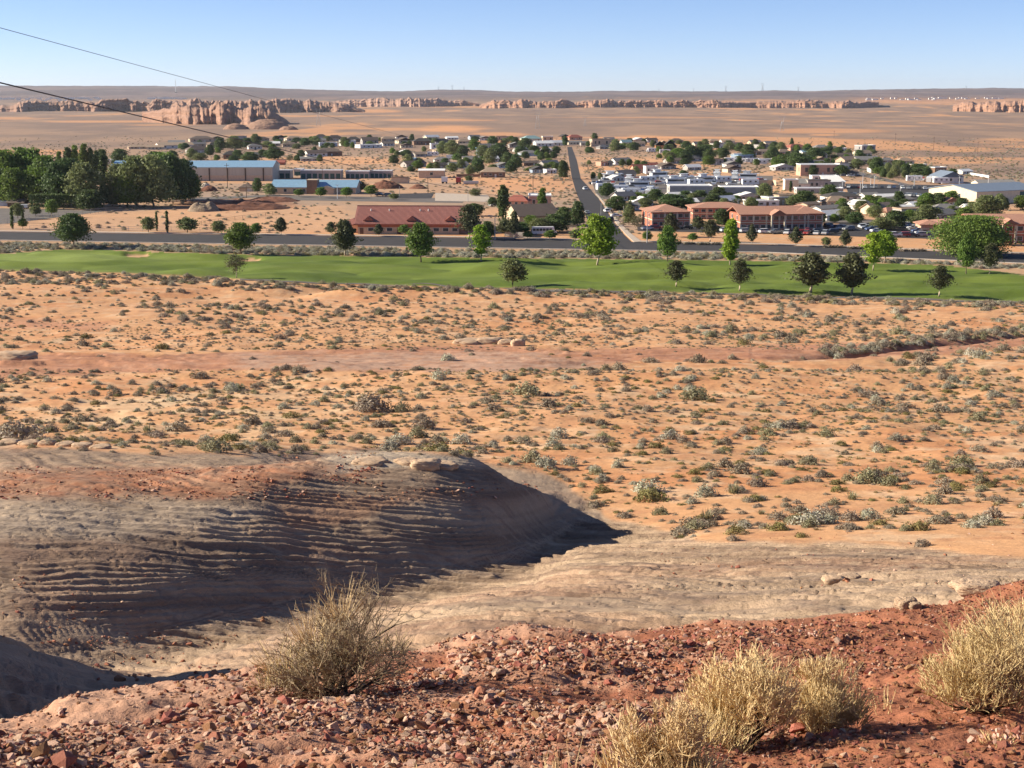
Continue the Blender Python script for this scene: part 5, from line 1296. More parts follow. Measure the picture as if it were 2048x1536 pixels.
# ------------------------------------------------------------------ vehicles
PAINT = {k: mat("paint_" + k, v, .35, var=.03, spec=.5) for k, v in {'white': (.75, .75, .74), 'silver': (.42, .43, .44), 'black': (.03, .03, .035), 'red': (.35, .03, .03), 'blue': (.05, .09, .20), 'grey': (.16, .165, .17), 'tan': (.40, .33, .24)}.items()}
M_tyre = mat("tyre", (.025, .025, .025), .9); M_rim = mat("rim", (.4, .4, .4), .4, metal=.7); M_light = mat("headlight", (.8, .8, .78), .3)
_w = MB(); _w.tube([(0, -.11, 0), (0, .11, 0)], .34, 12); U_TYRE = _w.mesh("tyre", M_tyre); _w = MB(); _w.tube([(0, -.125, 0), (0, .125, 0)], .19, 8); U_RIM = _w.mesh("rim", M_rim)
def loft(name, prof, halfw, top_in, m, zsplit):
    """car body: side profile (x, z) with half width narrowing above zsplit"""
    b = MB(); n = len(prof); rings = []
    for f_, sh in ((-1, 0), (-.94, .03), (.94, .03), (1, 0)):
        pass
    def hw(z, e): return (halfw - max(0, z - zsplit) * top_in) * e
    V_ = []
    for e in (-1, 1):
        V_ += [(x, hw(z, e), z) for x, z in prof]
    b.add(V_, [tuple(range(n))[::-1] if True else None, tuple(range(n, 2 * n))] + [(i, (i + 1) % n, (i + 1) % n + n, i + n) for i in range(n)])
    return b.mesh(name, m)
CARD = {
 'sedan': dict(L=4.7, body=[(-2.33, .35), (2.3, .35), (2.36, .62), (2.2, .82), (1.1, .95), (-1.5, .98), (-2.2, .95), (-2.36, .7)], cab=[(1.12, .94), (.45, 1.38), (-.75, 1.42), (-1.62, .97)], win=(.88, .50), wx=1.4),
 'suv': dict(L=4.8, body=[(-2.38, .42), (2.35, .42), (2.4, .8), (2.25, 1.02), (1.2, 1.12), (-2.3, 1.15), (-2.4, .8)], cab=[(1.2, 1.1), (.6, 1.68), (-1.95, 1.72), (-2.3, 1.14)], win=(1, .5), wx=1.45),
 'pickup': dict(L=5.6, body=[(-2.8, .55), (2.7, .55), (2.78, .9), (2.65, 1.08), (1.3, 1.18), (-2.78, 1.15)], cab=[(1.35, 1.16), (.75, 1.76), (-.75, 1.78), (-.95, 1.14)], win=(1, .5), wx=1.75),
 'van': dict(L=5.4, body=[(-2.65, .42), (2.6, .42), (2.66, .8), (2.45, 1.12), (1.9, 1.25), (-2.65, 1.2)], cab=[(2.0, 1.22), (1.35, 1.95), (-2.5, 2.0), (-2.64, 1.19)], win=(1, .5), wx=1.65)}
def car_meshes(kind):
    d = CARD[kind]; out = {}
    b_ = loft(kind + "_body", d['body'], .92, .05, None, .8) if False else None
    cab = d['cab']; hi = max(z for x, z in cab)
    roof = [(cab[1][0] - .02, hi - .10), (cab[1][0] - .08, hi), (cab[2][0] + .05, hi), (cab[2][0] - .04, hi - .09)]
    return d, cab, roof
CM = {}
for kind in CARD:
    d, cab, roof = car_meshes(kind)
    CM[kind] = {'glass': loft("window", cab, .86, .22, M_glass, cab[0][1])}
    for c in PAINT:
        b = loft("body", d['body'], .91, .12, PAINT[c], .75); rfm = loft("roof_panel", roof, .86 - .22 * (roof[0][1] - cab[0][1]) + .012, .22, PAINT[c], roof[0][1]); CM[kind][c] = (b, rfm)
_b = MB(); _b.box(-.04, .04, -.16, .16, 0, .14); U_HL = _b.mesh("headlight", M_light)
def car(kind, col, loc, rz, label, group=None, detail=True):
    x, y, z = loc
    o = link({'sedan': 'parked_car', 'suv': 'parked_suv', 'pickup': 'pickup_truck', 'van': 'van'}[kind], None, None, (x, y, z + .06), (0, 0, rz)); tag(o, label, 'truck' if kind == 'pickup' else ('van' if kind == 'van' else 'car'), group)
    link("body", CM[kind][col][0], o); link("window", CM[kind]['glass'], o); link("roof", CM[kind][col][1], o)
    if detail:
        for sx_ in (-1, 1):
            for sy_ in (-1, 1):
                w = link("wheel", None, o, (CARD[kind]['wx'] * sx_, .82 * sy_, .34)); link("tyre", U_TYRE, w); link("rim", U_RIM, w)
            link("headlight", U_HL, o, (CARD[kind]['body'][2][0] - .02, .62 * sx_, .66))
    return o
def cars_row(seq, u0, y0, u1, y1, n, where_, rz=0, jit=1.5, detail=True, kinds=('sedan', 'suv', 'pickup', 'suv')):
    for i in range(n):
        if n > 5 and random.random() < .1: pass
        t = (i + .5) / n; u = u0 + (u1 - u0) * t + random.uniform(-jit, jit); yb = y0 + (y1 - y0) * t
        x, y, z = ground(u, yb); c = seq[i % len(seq)]; k = kinds[(i * 7 + len(where_)) % len(kinds)]
        car(k, c, (x, y, z), R(rz + random.uniform(-4, 4) + (180 if random.random() < .5 else 0)), f"{c} {'pickup' if k == 'pickup' else k}, {ORD[i]} from left {where_}", "cars parked " + where_, detail)
sq = ['white', 'black', 'red', 'white', 'silver', 'grey', 'black', 'white', 'blue', 'silver', 'white', 'black', 'tan']
cars_row(['white', 'red', 'red', 'grey', 'black', 'white', 'silver'], 1285, 460, 1400, 458, 6, "in front of the leftmost motel block", 12)
cars_row(['black', 'white', 'black', 'silver', 'white', 'white', 'grey'], 1425, 463, 1560, 468, 7, "in front of the long motel block", 20)
cars_row(sq, 1565, 469, 1660, 470, 5, "in front of the motel's right end block", 70)
cars_row(['red', 'black', 'grey', 'black', 'blue', 'white'], 1605, 466, 1672, 467, 4, "at the near edge of the right car park", 8)
cars_row(['black', 'blue', 'black', 'silver', 'grey', 'white'], 1655, 455, 1702, 462, 5, "in the left bay of the right car park", 25)
cars_row(['white', 'silver', 'blue', 'white', 'grey'], 1724, 455, 1756, 466, 4, "in the middle bay of the right car park", 15)
cars_row(['white', 'silver', 'white', 'grey', 'blue', 'silver'], 1812, 452, 1846, 470, 6, "beside the small motel office", 5)
cars_row(['white', 'red', 'black', 'silver', 'blue'], 1780, 474, 1868, 473, 5, "along the front edge of the right car park", 0)
cars_row(sq, 1690, 377, 1795, 377, 9, "in the left part of the dealership lot", 75, detail=False)
cars_row(sq[3:] + sq[:3], 1800, 378, 1912, 381, 10, "in the right part of the dealership lot's far row", 80, detail=False)
cars_row(['white', 'silver', 'white', 'grey', 'white', 'white'], 1800, 393, 1842, 394, 5, "in the dealership lot's near row", 60, detail=False)
cars_row(['white', 'red', 'white', 'silver', 'white', 'tan'], 1872, 394, 1908, 394, 5, "in the near right corner of the dealership lot", 60, detail=False)
cars_row(['silver', 'white', 'white', 'blue', 'grey'], 1676, 390, 1712, 393, 5, "by the taupe metal building", 70, detail=False)
cars_row(['white', 'silver', 'white', 'white', 'grey'], 1638, 405, 1690, 412, 5, "behind the motel's right end", 40, detail=False)
cars_row(['white', 'tan', 'white', 'white', 'silver', 'white'], 1400, 399, 1450, 405, 5, "behind the long motel roofs", 30, detail=False)
cars_row(['silver', 'grey', 'white', 'black'], 1665, 352, 1725, 355, 4, "on the lane above the commercial cluster", 0, detail=False)
cars_row(['white', 'black', 'silver', 'white'], 965, 318, 1030, 324, 4, "among the houses left of the street", 30, detail=False)
cars_row(['white', 'silver', 'grey', 'white'], 1100, 322, 1125, 345, 2, "beside the street's left houses", 30, detail=False)
for (u, yb, k, c, rz, lab) in ((1170, 380, 'suv', 'white', 98, "white suv driving towards the viewer on the side street"), (1174.5, 428, 'sedan', 'silver', 98, "silver car on the side street behind the light green tree"), (1213, 425, 'suv', 'white', 98, "white suv parked at the right kerb of the side street"),
                               (1221, 442, 'suv', 'black', 98, "dark suv parked nearest at the right kerb of the side street"), (1233, 434, 'sedan', 'white', 10, "white car in the drive right of the side street"), (1187, 369, 'pickup', 'black', 20, "dark pickup beside the street at the storage yard's corner"), (1218, 421, 'sedan', 'silver', 98, "silver sedan between the suvs at the street's right kerb"),
                               (988, 413, 'sedan', 'white', 30, "white car beside the tall poplar"), (1092, 297, 'sedan', 'white', 0, "white car near the far houses left of the street"), (760, 392, 'sedan', 'black', 0, "dark car parked beside the church trees"), (778, 393, 'suv', 'grey', 0, "grey suv parked right of the church")):
    x, y, z = ground(u, yb); car(k, c, (x, y, z), R(rz), lab, None, yb > 365)
# minibus
x, y, z, m = px_m(1088, 470); o = link("minibus", None, None, (x, y, z + .05), (0, 0, R(4))); tag(o, "white minibus with dark windows parked left of the side street", "bus")
b = loft("body", [(-4.2, .45), (4.3, .45), (4.4, 1.2), (3.7, 1.55), (3.3, 2.9), (-4.2, 2.9)], 1.15, .05, PAINT['white'], .9); link("body", b, o)
for k in range(6): link("window", U_WIN, o, (-3.5 + k * 1.15, -1.13, 1.5), None, (.95, 1, .85))
link("windscreen", U_WIN, o, (3.6, 0, 1.7), (0, R(-12), math.pi / 2), (1.9, 1, 1.0))
for a in (-2.8, 2.8):
    for c in (-1, 1): w = link("wheel", None, o, (a, c, .42)); link("tyre", U_TYRE, w, None, None, 1.25); link("rim", U_RIM, w, None, None, 1.25)
# trailers, boats
M_boat = mat("gelcoat", (.82, .82, .80), .3, var=.03, spec=.5); M_blue = mat("blue_cover", (.05, .10, .25), .6); M_redp = mat("red_cover", (.32, .05, .04), .6)
def boat_proto(kind, cov):
    D_ = {}
    if kind == 'motorboat':
        b = MB(); sec = [(-3.5, 1.1, .2), (-1, 1.25, .15), (1.5, 1.15, .2), (3.0, .6, .5), (3.9, .05, 1.0)]
        for x_, w_, k_ in sec: b.v += [(x_, -w_, 1.55 + max(0, x_ - 1) * .12), (x_, -w_ * .75, .8 + k_ * .4), (x_, 0, .5 + k_ * .6), (x_, w_ * .75, .8 + k_ * .4), (x_, w_, 1.55 + max(0, x_ - 1) * .12)]
        for i in range(4):
            for j in range(5): b.f.append((i * 5 + j, i * 5 + (j + 1) % 5, (i + 1) * 5 + (j + 1) % 5, (i + 1) * 5 + j))
        b.f.append((0, 1, 2, 3, 4)); D_['hull'] = b.mesh("hull", M_boat)
        b = MB(); b.prism([(-1.4, 1.55), (1.9, 1.6), (1.0, 2.3), (-1.2, 2.35)], -.85, .85); D_['cabin'] = b.mesh("cabin", cov)
        b = MB(); b.box(-.95, .9, -.88, .88, 1.8, 2.1); D_['window'] = b.mesh("window", M_glass)
        b = MB(); b.box(-3.2, 4.6, -.06, .06, .4, .5); b.box(-2.6, 1.5, -.9, -.8, .4, .5); b.box(-2.6, 1.5, .8, .9, .4, .5); D_['trailer_frame'] = b.mesh("trailer_frame", M_rim)
    elif kind == 'houseboat':
        b = MB(); b.prism([(-7, .7), (6, .7), (7.6, 1.5), (-7, 1.5)], -2.2, 2.2); D_['hull'] = b.mesh("hull", M_boat)
        b = MB(); b.box(-5.5, 4.5, -1.9, 1.9, 1.5, 3.6); D_['cabin'] = b.mesh("cabin", M_boat)
        b = MB(); b.box(-6.6, 6.0, -2.15, 2.15, 3.6, 3.8); b.box(-3.5, .5, -1.2, 1.2, 3.8, 5.2); b.box(-4.4, 1.4, -1.6, 1.6, 5.2, 5.32); D_['upper_deck'] = b.mesh("upper_deck", M_boat)
        b = MB(); b.box(-5.0, 4.0, -1.94, 1.94, 2.1, 3.1); D_['window'] = b.mesh("window", M_glass)
        b = MB()
        for i in range(8):
            for sy_ in (-2.1, 2.1): b.box(-6.5 + i * 1.78, -6.44 + i * 1.78, sy_ - .03, sy_ + .03, 1.5 if i in (0, 7) else 3.8, 4.7)
        b.box(-6.5, 6, -2.13, -2.07, 4.7, 4.76); b.box(-6.5, 6, 2.07, 2.13, 4.7, 4.76); D_['railing'] = b.mesh("railing", cov)
    else:
        b = MB(); b.prism([(-4, .7), (3.8, .7), (4.1, 1.4), (3.9, 3.1), (3.6, 3.3), (-3.9, 3.3), (-4.05, 3.0)], -1.2, 1.2); D_['body'] = b.mesh("body", M_boat)
        b = MB(); 
        for xx in (-2.8, -.2, 2.4): b.box(xx - .5, xx + .5, -1.23, 1.23, 1.8, 2.5)
        D_['window'] = b.mesh("window", M_glass)
        b = MB(); b.box(-3.9, 3.9, -1.22, -1.2, 1.35, 1.5); b.box(-3.9, 3.9, 1.2, 1.22, 1.35, 1.5); D_['stripe'] = b.mesh("stripe", cov)
        b = MB(); b.box(4.0, 5.4, -.07, .07, .6, .75); D_['tow_bar'] = b.mesh("tow_bar", M_rim)
    return D_
BP = {(k, i): boat_proto(k, c) for k in ('motorboat', 'houseboat', 'travel_trailer') for i, c in enumerate((M_blue, M_redp, M_glass))}
def rig(kind, u, yb, rz, label, group=None, s=1.0, ci=0):
    x, y, z = ground(u, yb); o = link(kind, None, None, (x, y, z + .06), (0, 0, R(rz)), s); tag(o, label, "trailer" if kind == 'travel_trailer' else "boat", group)
    for k, me in BP[(kind, ci)].items(): link(k, me, o)
    for c in (-1, 1): w = link("wheel", None, o, (-.8, c * 1.0, .34)); link("tyre", U_TYRE, w)
    FOOT.append((x, y, 5))
CW = ['blue', 'red', 'dark']
yard = [(1198, 372), (1212, 366), (1226, 372), (1244, 376), (1262, 380), (1280, 377), (1240, 386), (1262, 392), (1284, 388), (1300, 382), (1296, 366), (1316, 371), (1334, 365), (1352, 370), (1372, 366), (1392, 372), (1410, 366), (1428, 371), (1446, 366), (1466, 372), (1484, 367), (1500, 372), (1258, 368), (1275, 364),
        (1318, 356), (1345, 358), (1372, 357), (1404, 358), (1434, 357), (1470, 359), (1498, 360), (1210, 382), (1300, 395), (1225, 360), (1520, 366)]
for i, (u, yb) in enumerate(sorted(yard)):
    k = ['houseboat', 'motorboat', 'houseboat', 'travel_trailer', 'motorboat'][i % 5] if u > 1290 else ['motorboat', 'travel_trailer', 'motorboat', 'houseboat'][i % 4]
    rig(k, u, yb, random.choice((0, 8, -10, 80, 20)), f"white {k.replace('_', ' ')} with {CW[i % 3]} trim, {ORD[i]} from left in the crowded storage yard", "boats and trailers in the storage yard", 1.15 if k != 'houseboat' else 1.0, i % 3)
for i, (u, yb) in enumerate(((1828, 364), (1845, 363), (1858, 366), (1870, 365), (1882, 368), (1833, 359))): rig('motorboat' if i % 2 else 'travel_trailer', u, yb, random.choice((0, 70, 20)), f"white {'motorboat' if i % 2 else 'travel trailer'}, {ORD[i]} of those beside the white showroom", "boats beside the showroom", 1.1, i % 3)
for i, (u, yb, w_) in enumerate(((1462, 326, 0), (1480, 327, 0), (1505, 327, 0), (1520, 330, 0), (1530, 328, 0), (866 - 0, 313, 0), (1306, 305, 0), (1330, 308, 0))): rig('travel_trailer', u, yb, random.choice((0, 10, -15)), f"white travel trailer, {ORD[i]} from left of the scattered trailers among the far houses" if False else f"white travel trailer standing {['left of the blue-grey long shed', 'before the blue-grey long shed', 'right of the blue-grey long shed', 'second right of the blue-grey long shed', 'farthest right of the blue-grey long shed', 'left of the long white box trailer', 'on the scrub below the orange lodge', 'on the scrub right of the orange lodge'][i]}", None, 1.2, i % 3)
def box_trailer(u, yb, wpx, hpx, col, label):
    x, y, z, m = px_m(u, yb); w = wpx * m; h = hpx * m; o = link("box_trailer", None, None, (x, y, z)); tag(o, label, "trailer")
    b = MB(); b.box(-w / 2, w / 2, -1.25, 1.25, h * .28, h); link("box", b.mesh("box", col), o)
    b = MB(); b.box(-w / 2 + .2, w / 2 - .2, -1.1, 1.1, h * .2, h * .28 - .01); link("chassis", b.mesh("chassis", M_tyre), o)
    for a in (-.32, -.22, .34):
        for c in (-1, 1): q = link("wheel", None, o, (w * a, c * 1.1, .45)); link("tyre", U_TYRE, q, None, None, 1.3)
    FOOT.append((x, y, w * .5))
box_trailer(906, 319, 26, 9, PAINT['white'], "long white box trailer parked left of the far trees")
box_trailer(889, 367, 12, 13, PAINT['white'], "short white trailer on the bare red lot")
box_trailer(917, 368, 10, 13, PAINT['red'], "dark red trailer end on the bare red lot")
box_trailer(942, 369, 30, 7, PAINT['silver'], "low flatbed trailer loaded with scrap on the bare red lot")
box_trailer(1303, 305, 20, 6, PAINT['white'], "long low white trailer on the scrub right of the street")
box_trailer(50, 417, 14, 8, PAINT['white'], "white box trailer at the left lot beside the dark hedge")

# ------------------------------------------------------------------ poles, lamps, fences
M_pole = mat("wooden_pole", (.16, .11, .08), .9); M_steel = mat("galvanised_steel", (.42, .42, .42), .5, metal=.5); M_white = mat("white_metal", (.75, .74, .72), .5)
def pole(u, yt, yb, label, cross=True, r=.16, m=None, name="utility_pole"):
    x, y, z, mm = px_m(u, yb); h = (yb - yt) * mm; o = link(name, None, None, (x, y, z)); tag(o, label, "pole")
    b = MB(); b.tube([(0, 0, -.3), (0, 0, h)], [r * 1.2, r * .8], 6); link("post", b.mesh("post", m or M_pole), o)
    if cross:
        b = MB(); b.box(-1.3, 1.3, -.08, .08, h * .9, h * .9 + .18); link("crossarm", b.mesh("crossarm", m or M_pole), o)
        b = MB()
        for xx in (-1.1, -.4, .4, 1.1): b.tube([(xx, 0, h * .9 + .18), (xx, 0, h * .9 + .42)], .06, 5)
        link("insulator", b.mesh("insulator", M_steel), o)
    return (x, y, z + h)
def lamp_post(u, yt, yb, label, side=1, arm=2.2, m=None):
    x, y, z, mm = px_m(u, yb); h = (yb - yt) * mm; o = link("street_lamp", None, None, (x, y, z)); tag(o, label, "street lamp")
    b = MB(); b.tube([(0, 0, -.2), (0, 0, h)], [.17, .10], 6); link("post", b.mesh("post", m or M_steel), o)
    if arm:
        b = MB(); b.tube([(0, 0, h - .1), (side * arm * .5, 0, h + .3), (side * arm, 0, h + .35)], .06, 5); a = link("arm", b.mesh("arm", m or M_steel), o)
        b = MB(); b.box(side * arm - .35, side * arm + .35, -.15, .15, h + .25, h + .42); link("lamp_head", b.mesh("lamp_head", m or M_steel), a)
    else:
        b = MB(); b.box(-.9, .9, -.12, .12, h, h + .2); link("lamp_head", b.mesh("lamp_head", m or M_steel), o)
lamp_post(1294, 424, 486, "tall street lamp with a curved arm right of the junction", 1, 4.5)
lamp_post(990, 433, 480, "slender street lamp beside the road right of the red-roofed hall", -1, 2)
lamp_post(675, 371, 398, "white lamp post in front of the church", 1, 0, M_white)
for i, (u, yt, yb) in enumerate(((1720, 364, 390), (1725, 350, 378), (1741, 356, 377), (1748, 351, 376), (1800, 370, 392), (1828, 352, 376), (1918, 353, 377), (1684, 364, 386), (1976, 352, 375))):
    lamp_post(u, yt, yb, f"tall pale lamp post, {ORD[i]} listed from left around the dealership lot" if False else f"tall pale lamp post of the dealership lot, {ORD[sorted([1720, 1725, 1741, 1748, 1800, 1828, 1918, 1684, 1976]).index(u)]} from left", 1, 0, M_white)
pole(455, 328, 375, "wooden pole in front of the warehouse wall"); pole(645, 336, 364, "wooden pole behind the church roof"); pole(856, 354, 387, "wooden pole on the bare lot right of the church"); END1 = pole(1066, 350, 392, "wooden pole on the red earth left of the street")
pole(1790, 268, 290, "leftmost pole of the line on the right plain"); pole(1867, 275, 300, "middle pole of the line on the right plain"); pole(1955, 284, 308, "rightmost pole of the line on the right plain"); pole(1668, 262, 276, "small pole far out on the plain right of the houses")
pole(1202, 406, 430, "pole at the right kerb of the side street", False, .1, M_steel); pole(1247, 412, 432, "pole between the houses right of the side street", False, .1, M_steel); pole(493, 372, 396, "short pole before the small tan shed", False); pole(1660, 310, 340, "pole among the right-hand houses", True); pole(936, 382, 404, "pole beside the paved yard", False, .1, M_steel); pole(799, 373, 393, "pole by the parking lot right of the church", False, .1, M_steel)

def fence(pts, h, sp, label, m, slats=False):
    g = [ground(*p) for p in pts]; o = link("fence", None, None, g[0]); tag(o, label, "fence"); org = Vector(g[0])
    b = MB(); b.box(-.05, .05, -.05, .05, -.2, h) if not slats else b.box(-.08, .08, -.06, .06, -.2, h + .1); pm = b.mesh("post", m)
    for a, c in zip(g[:-1], g[1:]):
        a, c = Vector(a), Vector(c); L = (c - a).length; n = max(1, int(L / sp))
        for k in range(n): p = a.lerp(c, k / n); p.z = H(p.x, p.y); link("post", pm, o, p - org)
        d = (c - a).normalized(); s_ = d.cross(Vector((0, 0, 1))) * .03; b = MB()
        for zz, th in (((h * .95, .04), (h * .5, .03), (.15, .03)) if not slats else ((h * .5, h * .45),)):
            q = [a - org + Vector((0, 0, zz)), c - org + Vector((0, 0, zz))]
            b.add([q[0] - s_ + Vector((0, 0, -th)), q[1] - s_ + Vector((0, 0, -th)), q[1] + s_ + Vector((0, 0, -th)), q[0] + s_ + Vector((0, 0, -th)), q[0] - s_ + Vector((0, 0, th)), q[1] - s_ + Vector((0, 0, th)), q[1] + s_ + Vector((0, 0, th)), q[0] + s_ + Vector((0, 0, th))],
                  [(0, 3, 2, 1), (4, 5, 6, 7), (0, 1, 5, 4), (1, 2, 6, 5), (2, 3, 7, 6), (3, 0, 4, 7)])
        link("rail" if not slats else "panel", b.mesh("rail", m), o)
fence([(0, 449), (100, 436), (212, 425), (245, 424)], 2.0, 4, "wire fence running obliquely behind the left lot", M_steel)
fence([(60, 460), (200, 461), (400, 463), (560, 466)], 1.6, 5, "thin wire fence along the road in front of the cleared lot", M_steel)
fence([(385, 452), (470, 440), (560, 428)], 1.4, 5, "wire fence crossing the cleared lot diagonally", M_pole)
fence([(913, 354), (960, 354)], 1.8, 4, "brown board fence left of the ranch house", WALL['brown'], True)
fence([(1506, 372), (1545, 371), (1552, 372)], 3.2, 4, "tall tan slatted fence at the right end of the storage yard", WALL['tan'], True)
fence([(1000, 360), (1110, 362), (1150, 363)], 1.3, 5, "low fence across the red earth left of the street", M_pole)
fence([(1940, 350), (1978, 356)], 1.6, 5, "white board fence beyond the showroom at right", M_white, True)
fence([(1010, 473), (1060, 475), (1065, 462)], 1.8, 4, "grey wall fence left of the white minibus", WALL['grey'], True)
M_rubb = mat('brush_rubble', (.34, .25, .17), .95, scale=1.5, col2=(.20, .14, .09), bump=.3, bscale=2)
# mounds of dark earth and stored material
def mound(u, yb, wpx, hpx, dpt, m, label, seed, cat="mound"):
    x, y, z, mm = px_m(u, yb); w = wpx * mm / 2; h = hpx * mm * 1.3; r = np.random.default_rng(seed); n = 34
    V_, F_ = [], []
    for j in range(n):
        for i in range(n):
            a = -1 + 2 * i / (n - 1); c = -1 + 2 * j / (n - 1); q = max(0, 1 - (abs(a) ** 2.2 + abs(c) ** 2.2)) ** .8
            hx = x + a * w; hy = y + dpt / 2 + c * dpt / 2
            V_.append((a * w, c * dpt / 2, (H(hx, hy) - z) - .15 + h * q * (.75 + .45 * float(fbm(np.array([hx / 5]), np.array([hy / 4]), seed, 3)[0])) + q * r.normal(0, .06)))
    for j in range(n - 1):
        for i in range(n - 1): k = j * n + i; F_.append((k, k + 1, k + n + 1, k + n))
    b = MB(); b.add(V_, F_); o = link("earth_mound", b.mesh("mound", m, True), None, (x, y + dpt / 2, z)); tag(o, label, cat); FOOT.append((x, y + dpt / 2, w * .8))
mound(470, 421, 200, 13, 24, M_dirt, "long dark red bank of dug earth below the warehouse", 4)
mound(400, 424, 62, 16, 14, M_rubb, "grey heap of brush and rubble left on the cleared lot", 5)
mound(412, 383, 40, 11, 10, M_dirt, "dark stack of rock and material behind the tall trees", 6)
mound(407, 376, 24, 10, 9, M_conc, "pale sand heap behind the tall trees", 7)
mound(770, 378, 70, 14, 20, M_dirt, "dark dirt ramp right of the church", 8)
mound(836, 378, 40, 7, 12, M_dirt, "low red earth mound on the bare lot", 9)
mound(540, 405, 110, 8, 20, M_dirt, "low red bank right of the long dark earth bank", 10)

# ------------------------------------------------------------------ trees
golf = [
 ('pineround', 148, 429, 496, 64, "dark round pine with short pale trunk at the left green"), ('broad2', 482, 445, 508, 58, "rich green round tree above the second sand bunker"), ('pineround2', 690, 438, 511, 46, "dark conifer in front of the red-roofed hall's left end"),
 ('broad2', 842, 443, 524, 56, "rich green pointed tree in front of the red-roofed hall"), ('springthin', 962, 448, 523, 40, "thin light green tree right of the red-roofed hall"), ('spring', 1194, 427, 530, 72, "bright yellow-green large tree before the street junction"),
 ('broad2', 1335, 450, 523, 40, "mid green tree on the fairway right of the bright yellow-green one"), ('springcol', 1460, 436, 530, 30, "tall narrow bright green tree on the fairway"), ('young', 1025, 514, 573, 52, "small forked green tree at the near edge of the fairway"),
 ('sparse', 473, 510, 556, 42, "small sparse pale tree at the near edge of the fairway, left"), ('pinesparse', 1352, 520, 573, 46, "small open pine at the near fairway edge, leftmost of the five pines"), ('pinesparse', 1479, 518, 582, 44, "slim pine on the near fairway, second of the five pines"),
 ('pineround2', 1621, 505, 584, 68, "broad dark pine with forked pale trunk, middle of the five pines"), ('pineround2', 1703, 506, 589, 58, "dense dark upright pine, fourth of the five pines"), ('pinesparse', 1878, 532, 593, 46, "small layered pine at the right, last of the five pines"),
 ('springthin', 1746, 466, 541, 40, "pale green loose tree, left of the pair by the road on the right"), ('spring', 1768, 461, 526, 44, "fuller yellow-green tree, right of the pair by the road"), ('broad2', 1932, 467, 548, 34, "green tree on the fairway in front of the large dark tree"),
 ('pinesparse', 1979, 488, 548, 38, "thin dark conifer at the right edge of the fairway"), ('spread', 1941, 436, 512, 138, "very wide dark green tree beside the road at the right")]
for k, u, yt, yb, w, lab in golf: put_tree(k, u, yt, yb, w, lab, "trees on the golf course", cat='tree')
left = [
 ('broad', 12, 306, 404, 84), ('broad', 58, 300, 402, 84), ('broad', 96, 316, 410, 74), ('dark', 118, 328, 414, 60), ('dark', 140, 320, 412, 56), ('broad', 30, 340, 412, 60), ('column', 138, 297, 360, 17), ('column', 152, 293, 360, 18), ('column', 170, 290, 362, 20), ('column', 183, 298, 362, 13), ('column', 195, 303, 360, 14), ('column', 120, 305, 360, 14),
 ('olive', 172, 328, 416, 72), ('cypress', 210, 312, 402, 18), ('olive', 240, 330, 414, 56), ('olive', 275, 314, 414, 76), ('olive', 308, 312, 414, 76), ('dark', 346, 312, 408, 70), ('broad', 330, 306, 400, 60), ('dark', 372, 320, 404, 46), ('broad', 386, 342, 404, 32), ('young', 100, 370, 398, 56), ('dark', 180, 380, 420, 50), ('broad', 255, 350, 415, 50), ('dark', 225, 375, 412, 30), ('dark', 0, 340, 410, 50),
 ('broad', 75, 350, 412, 60), ('dark', 205, 300, 345, 24), ('dark', 240, 299, 330, 34), ('dark', 310, 303, 330, 36)]
KW = {'broad': 'leafy green', 'dark': 'dark green', 'column': 'slim poplar-like', 'olive': 'grey-green', 'cypress': 'dark columnar', 'young': 'light green low', 'pine': 'dark conifer', 'pinesparse': 'open conifer', 'pineround2': 'dense conifer', 'springthin': 'light green', 'sparse': 'sparse pale', 'broad2': 'rich green', 'spring': 'yellow-green', 'springcol': 'narrow green', 'spread': 'spreading'}
def tree_row(L_, where_, group):
    for i, t in enumerate(sorted(L_, key=lambda q: q[1])):
        k, u, yt, yb, w = t
        n_ = ORD[i] if i < len(ORD) else str(i + 1) + 'th'
        put_tree(k, u, yt, yb, w, f"{KW[k]} tree, {n_} from left {where_}", group)
tree_row(left, "in the tall grove at far left", "trees of the tall grove at the left")
tree_row([('young', 36, 406, 438, 24), ('young', 71, 412, 432, 21), ('young', 104, 400, 435, 24), ('young', 46, 438, 458, 18), ('cypress', 25, 417, 458, 7), ('cypress', 46, 420, 446, 6), ('young', 297, 433, 466, 27), ('cypress', 314, 425, 462, 6), ('cypress', 335, 422, 466, 7), ('young', 375, 434, 466, 40), ('young', 436, 441, 468, 28),
          ('young', 512, 446, 470, 22), ('pine', 562, 434, 470, 26), ('pine', 662, 443, 470, 22), ('pine', 757, 447, 473, 19), ('young', 808, 449, 471, 22), ('pinesparse', 937, 408, 479, 48), ('pine', 1028, 420, 478, 24), ('young', 1055, 462, 478, 20), ('young', 1100, 460, 480, 26), ('young', 1150, 458, 481, 24)],
         "along the road left of the junction", "small trees along the far side of the road")
tree_row([('pine', 1503, 448, 490, 21), ('pinesparse', 1420, 439, 484, 36), ('pine', 1591, 454, 493, 26), ('pine', 1690, 460, 496, 24), ('young', 1652, 473, 494, 18), ('young', 1294, 462, 484, 20), ('young', 1385, 466, 484, 20), ('pine', 1341, 424, 474, 30), ('pine', 1396, 432, 462, 26), ('dark', 1444, 417, 453, 36), ('sparse', 1274, 432, 460, 28), ('olive', 1258, 409, 449, 26), ('olive', 1625, 437, 458, 34), ('dark', 1990, 455, 490, 40)],
         "among those before the motel", "trees in front of the motel")
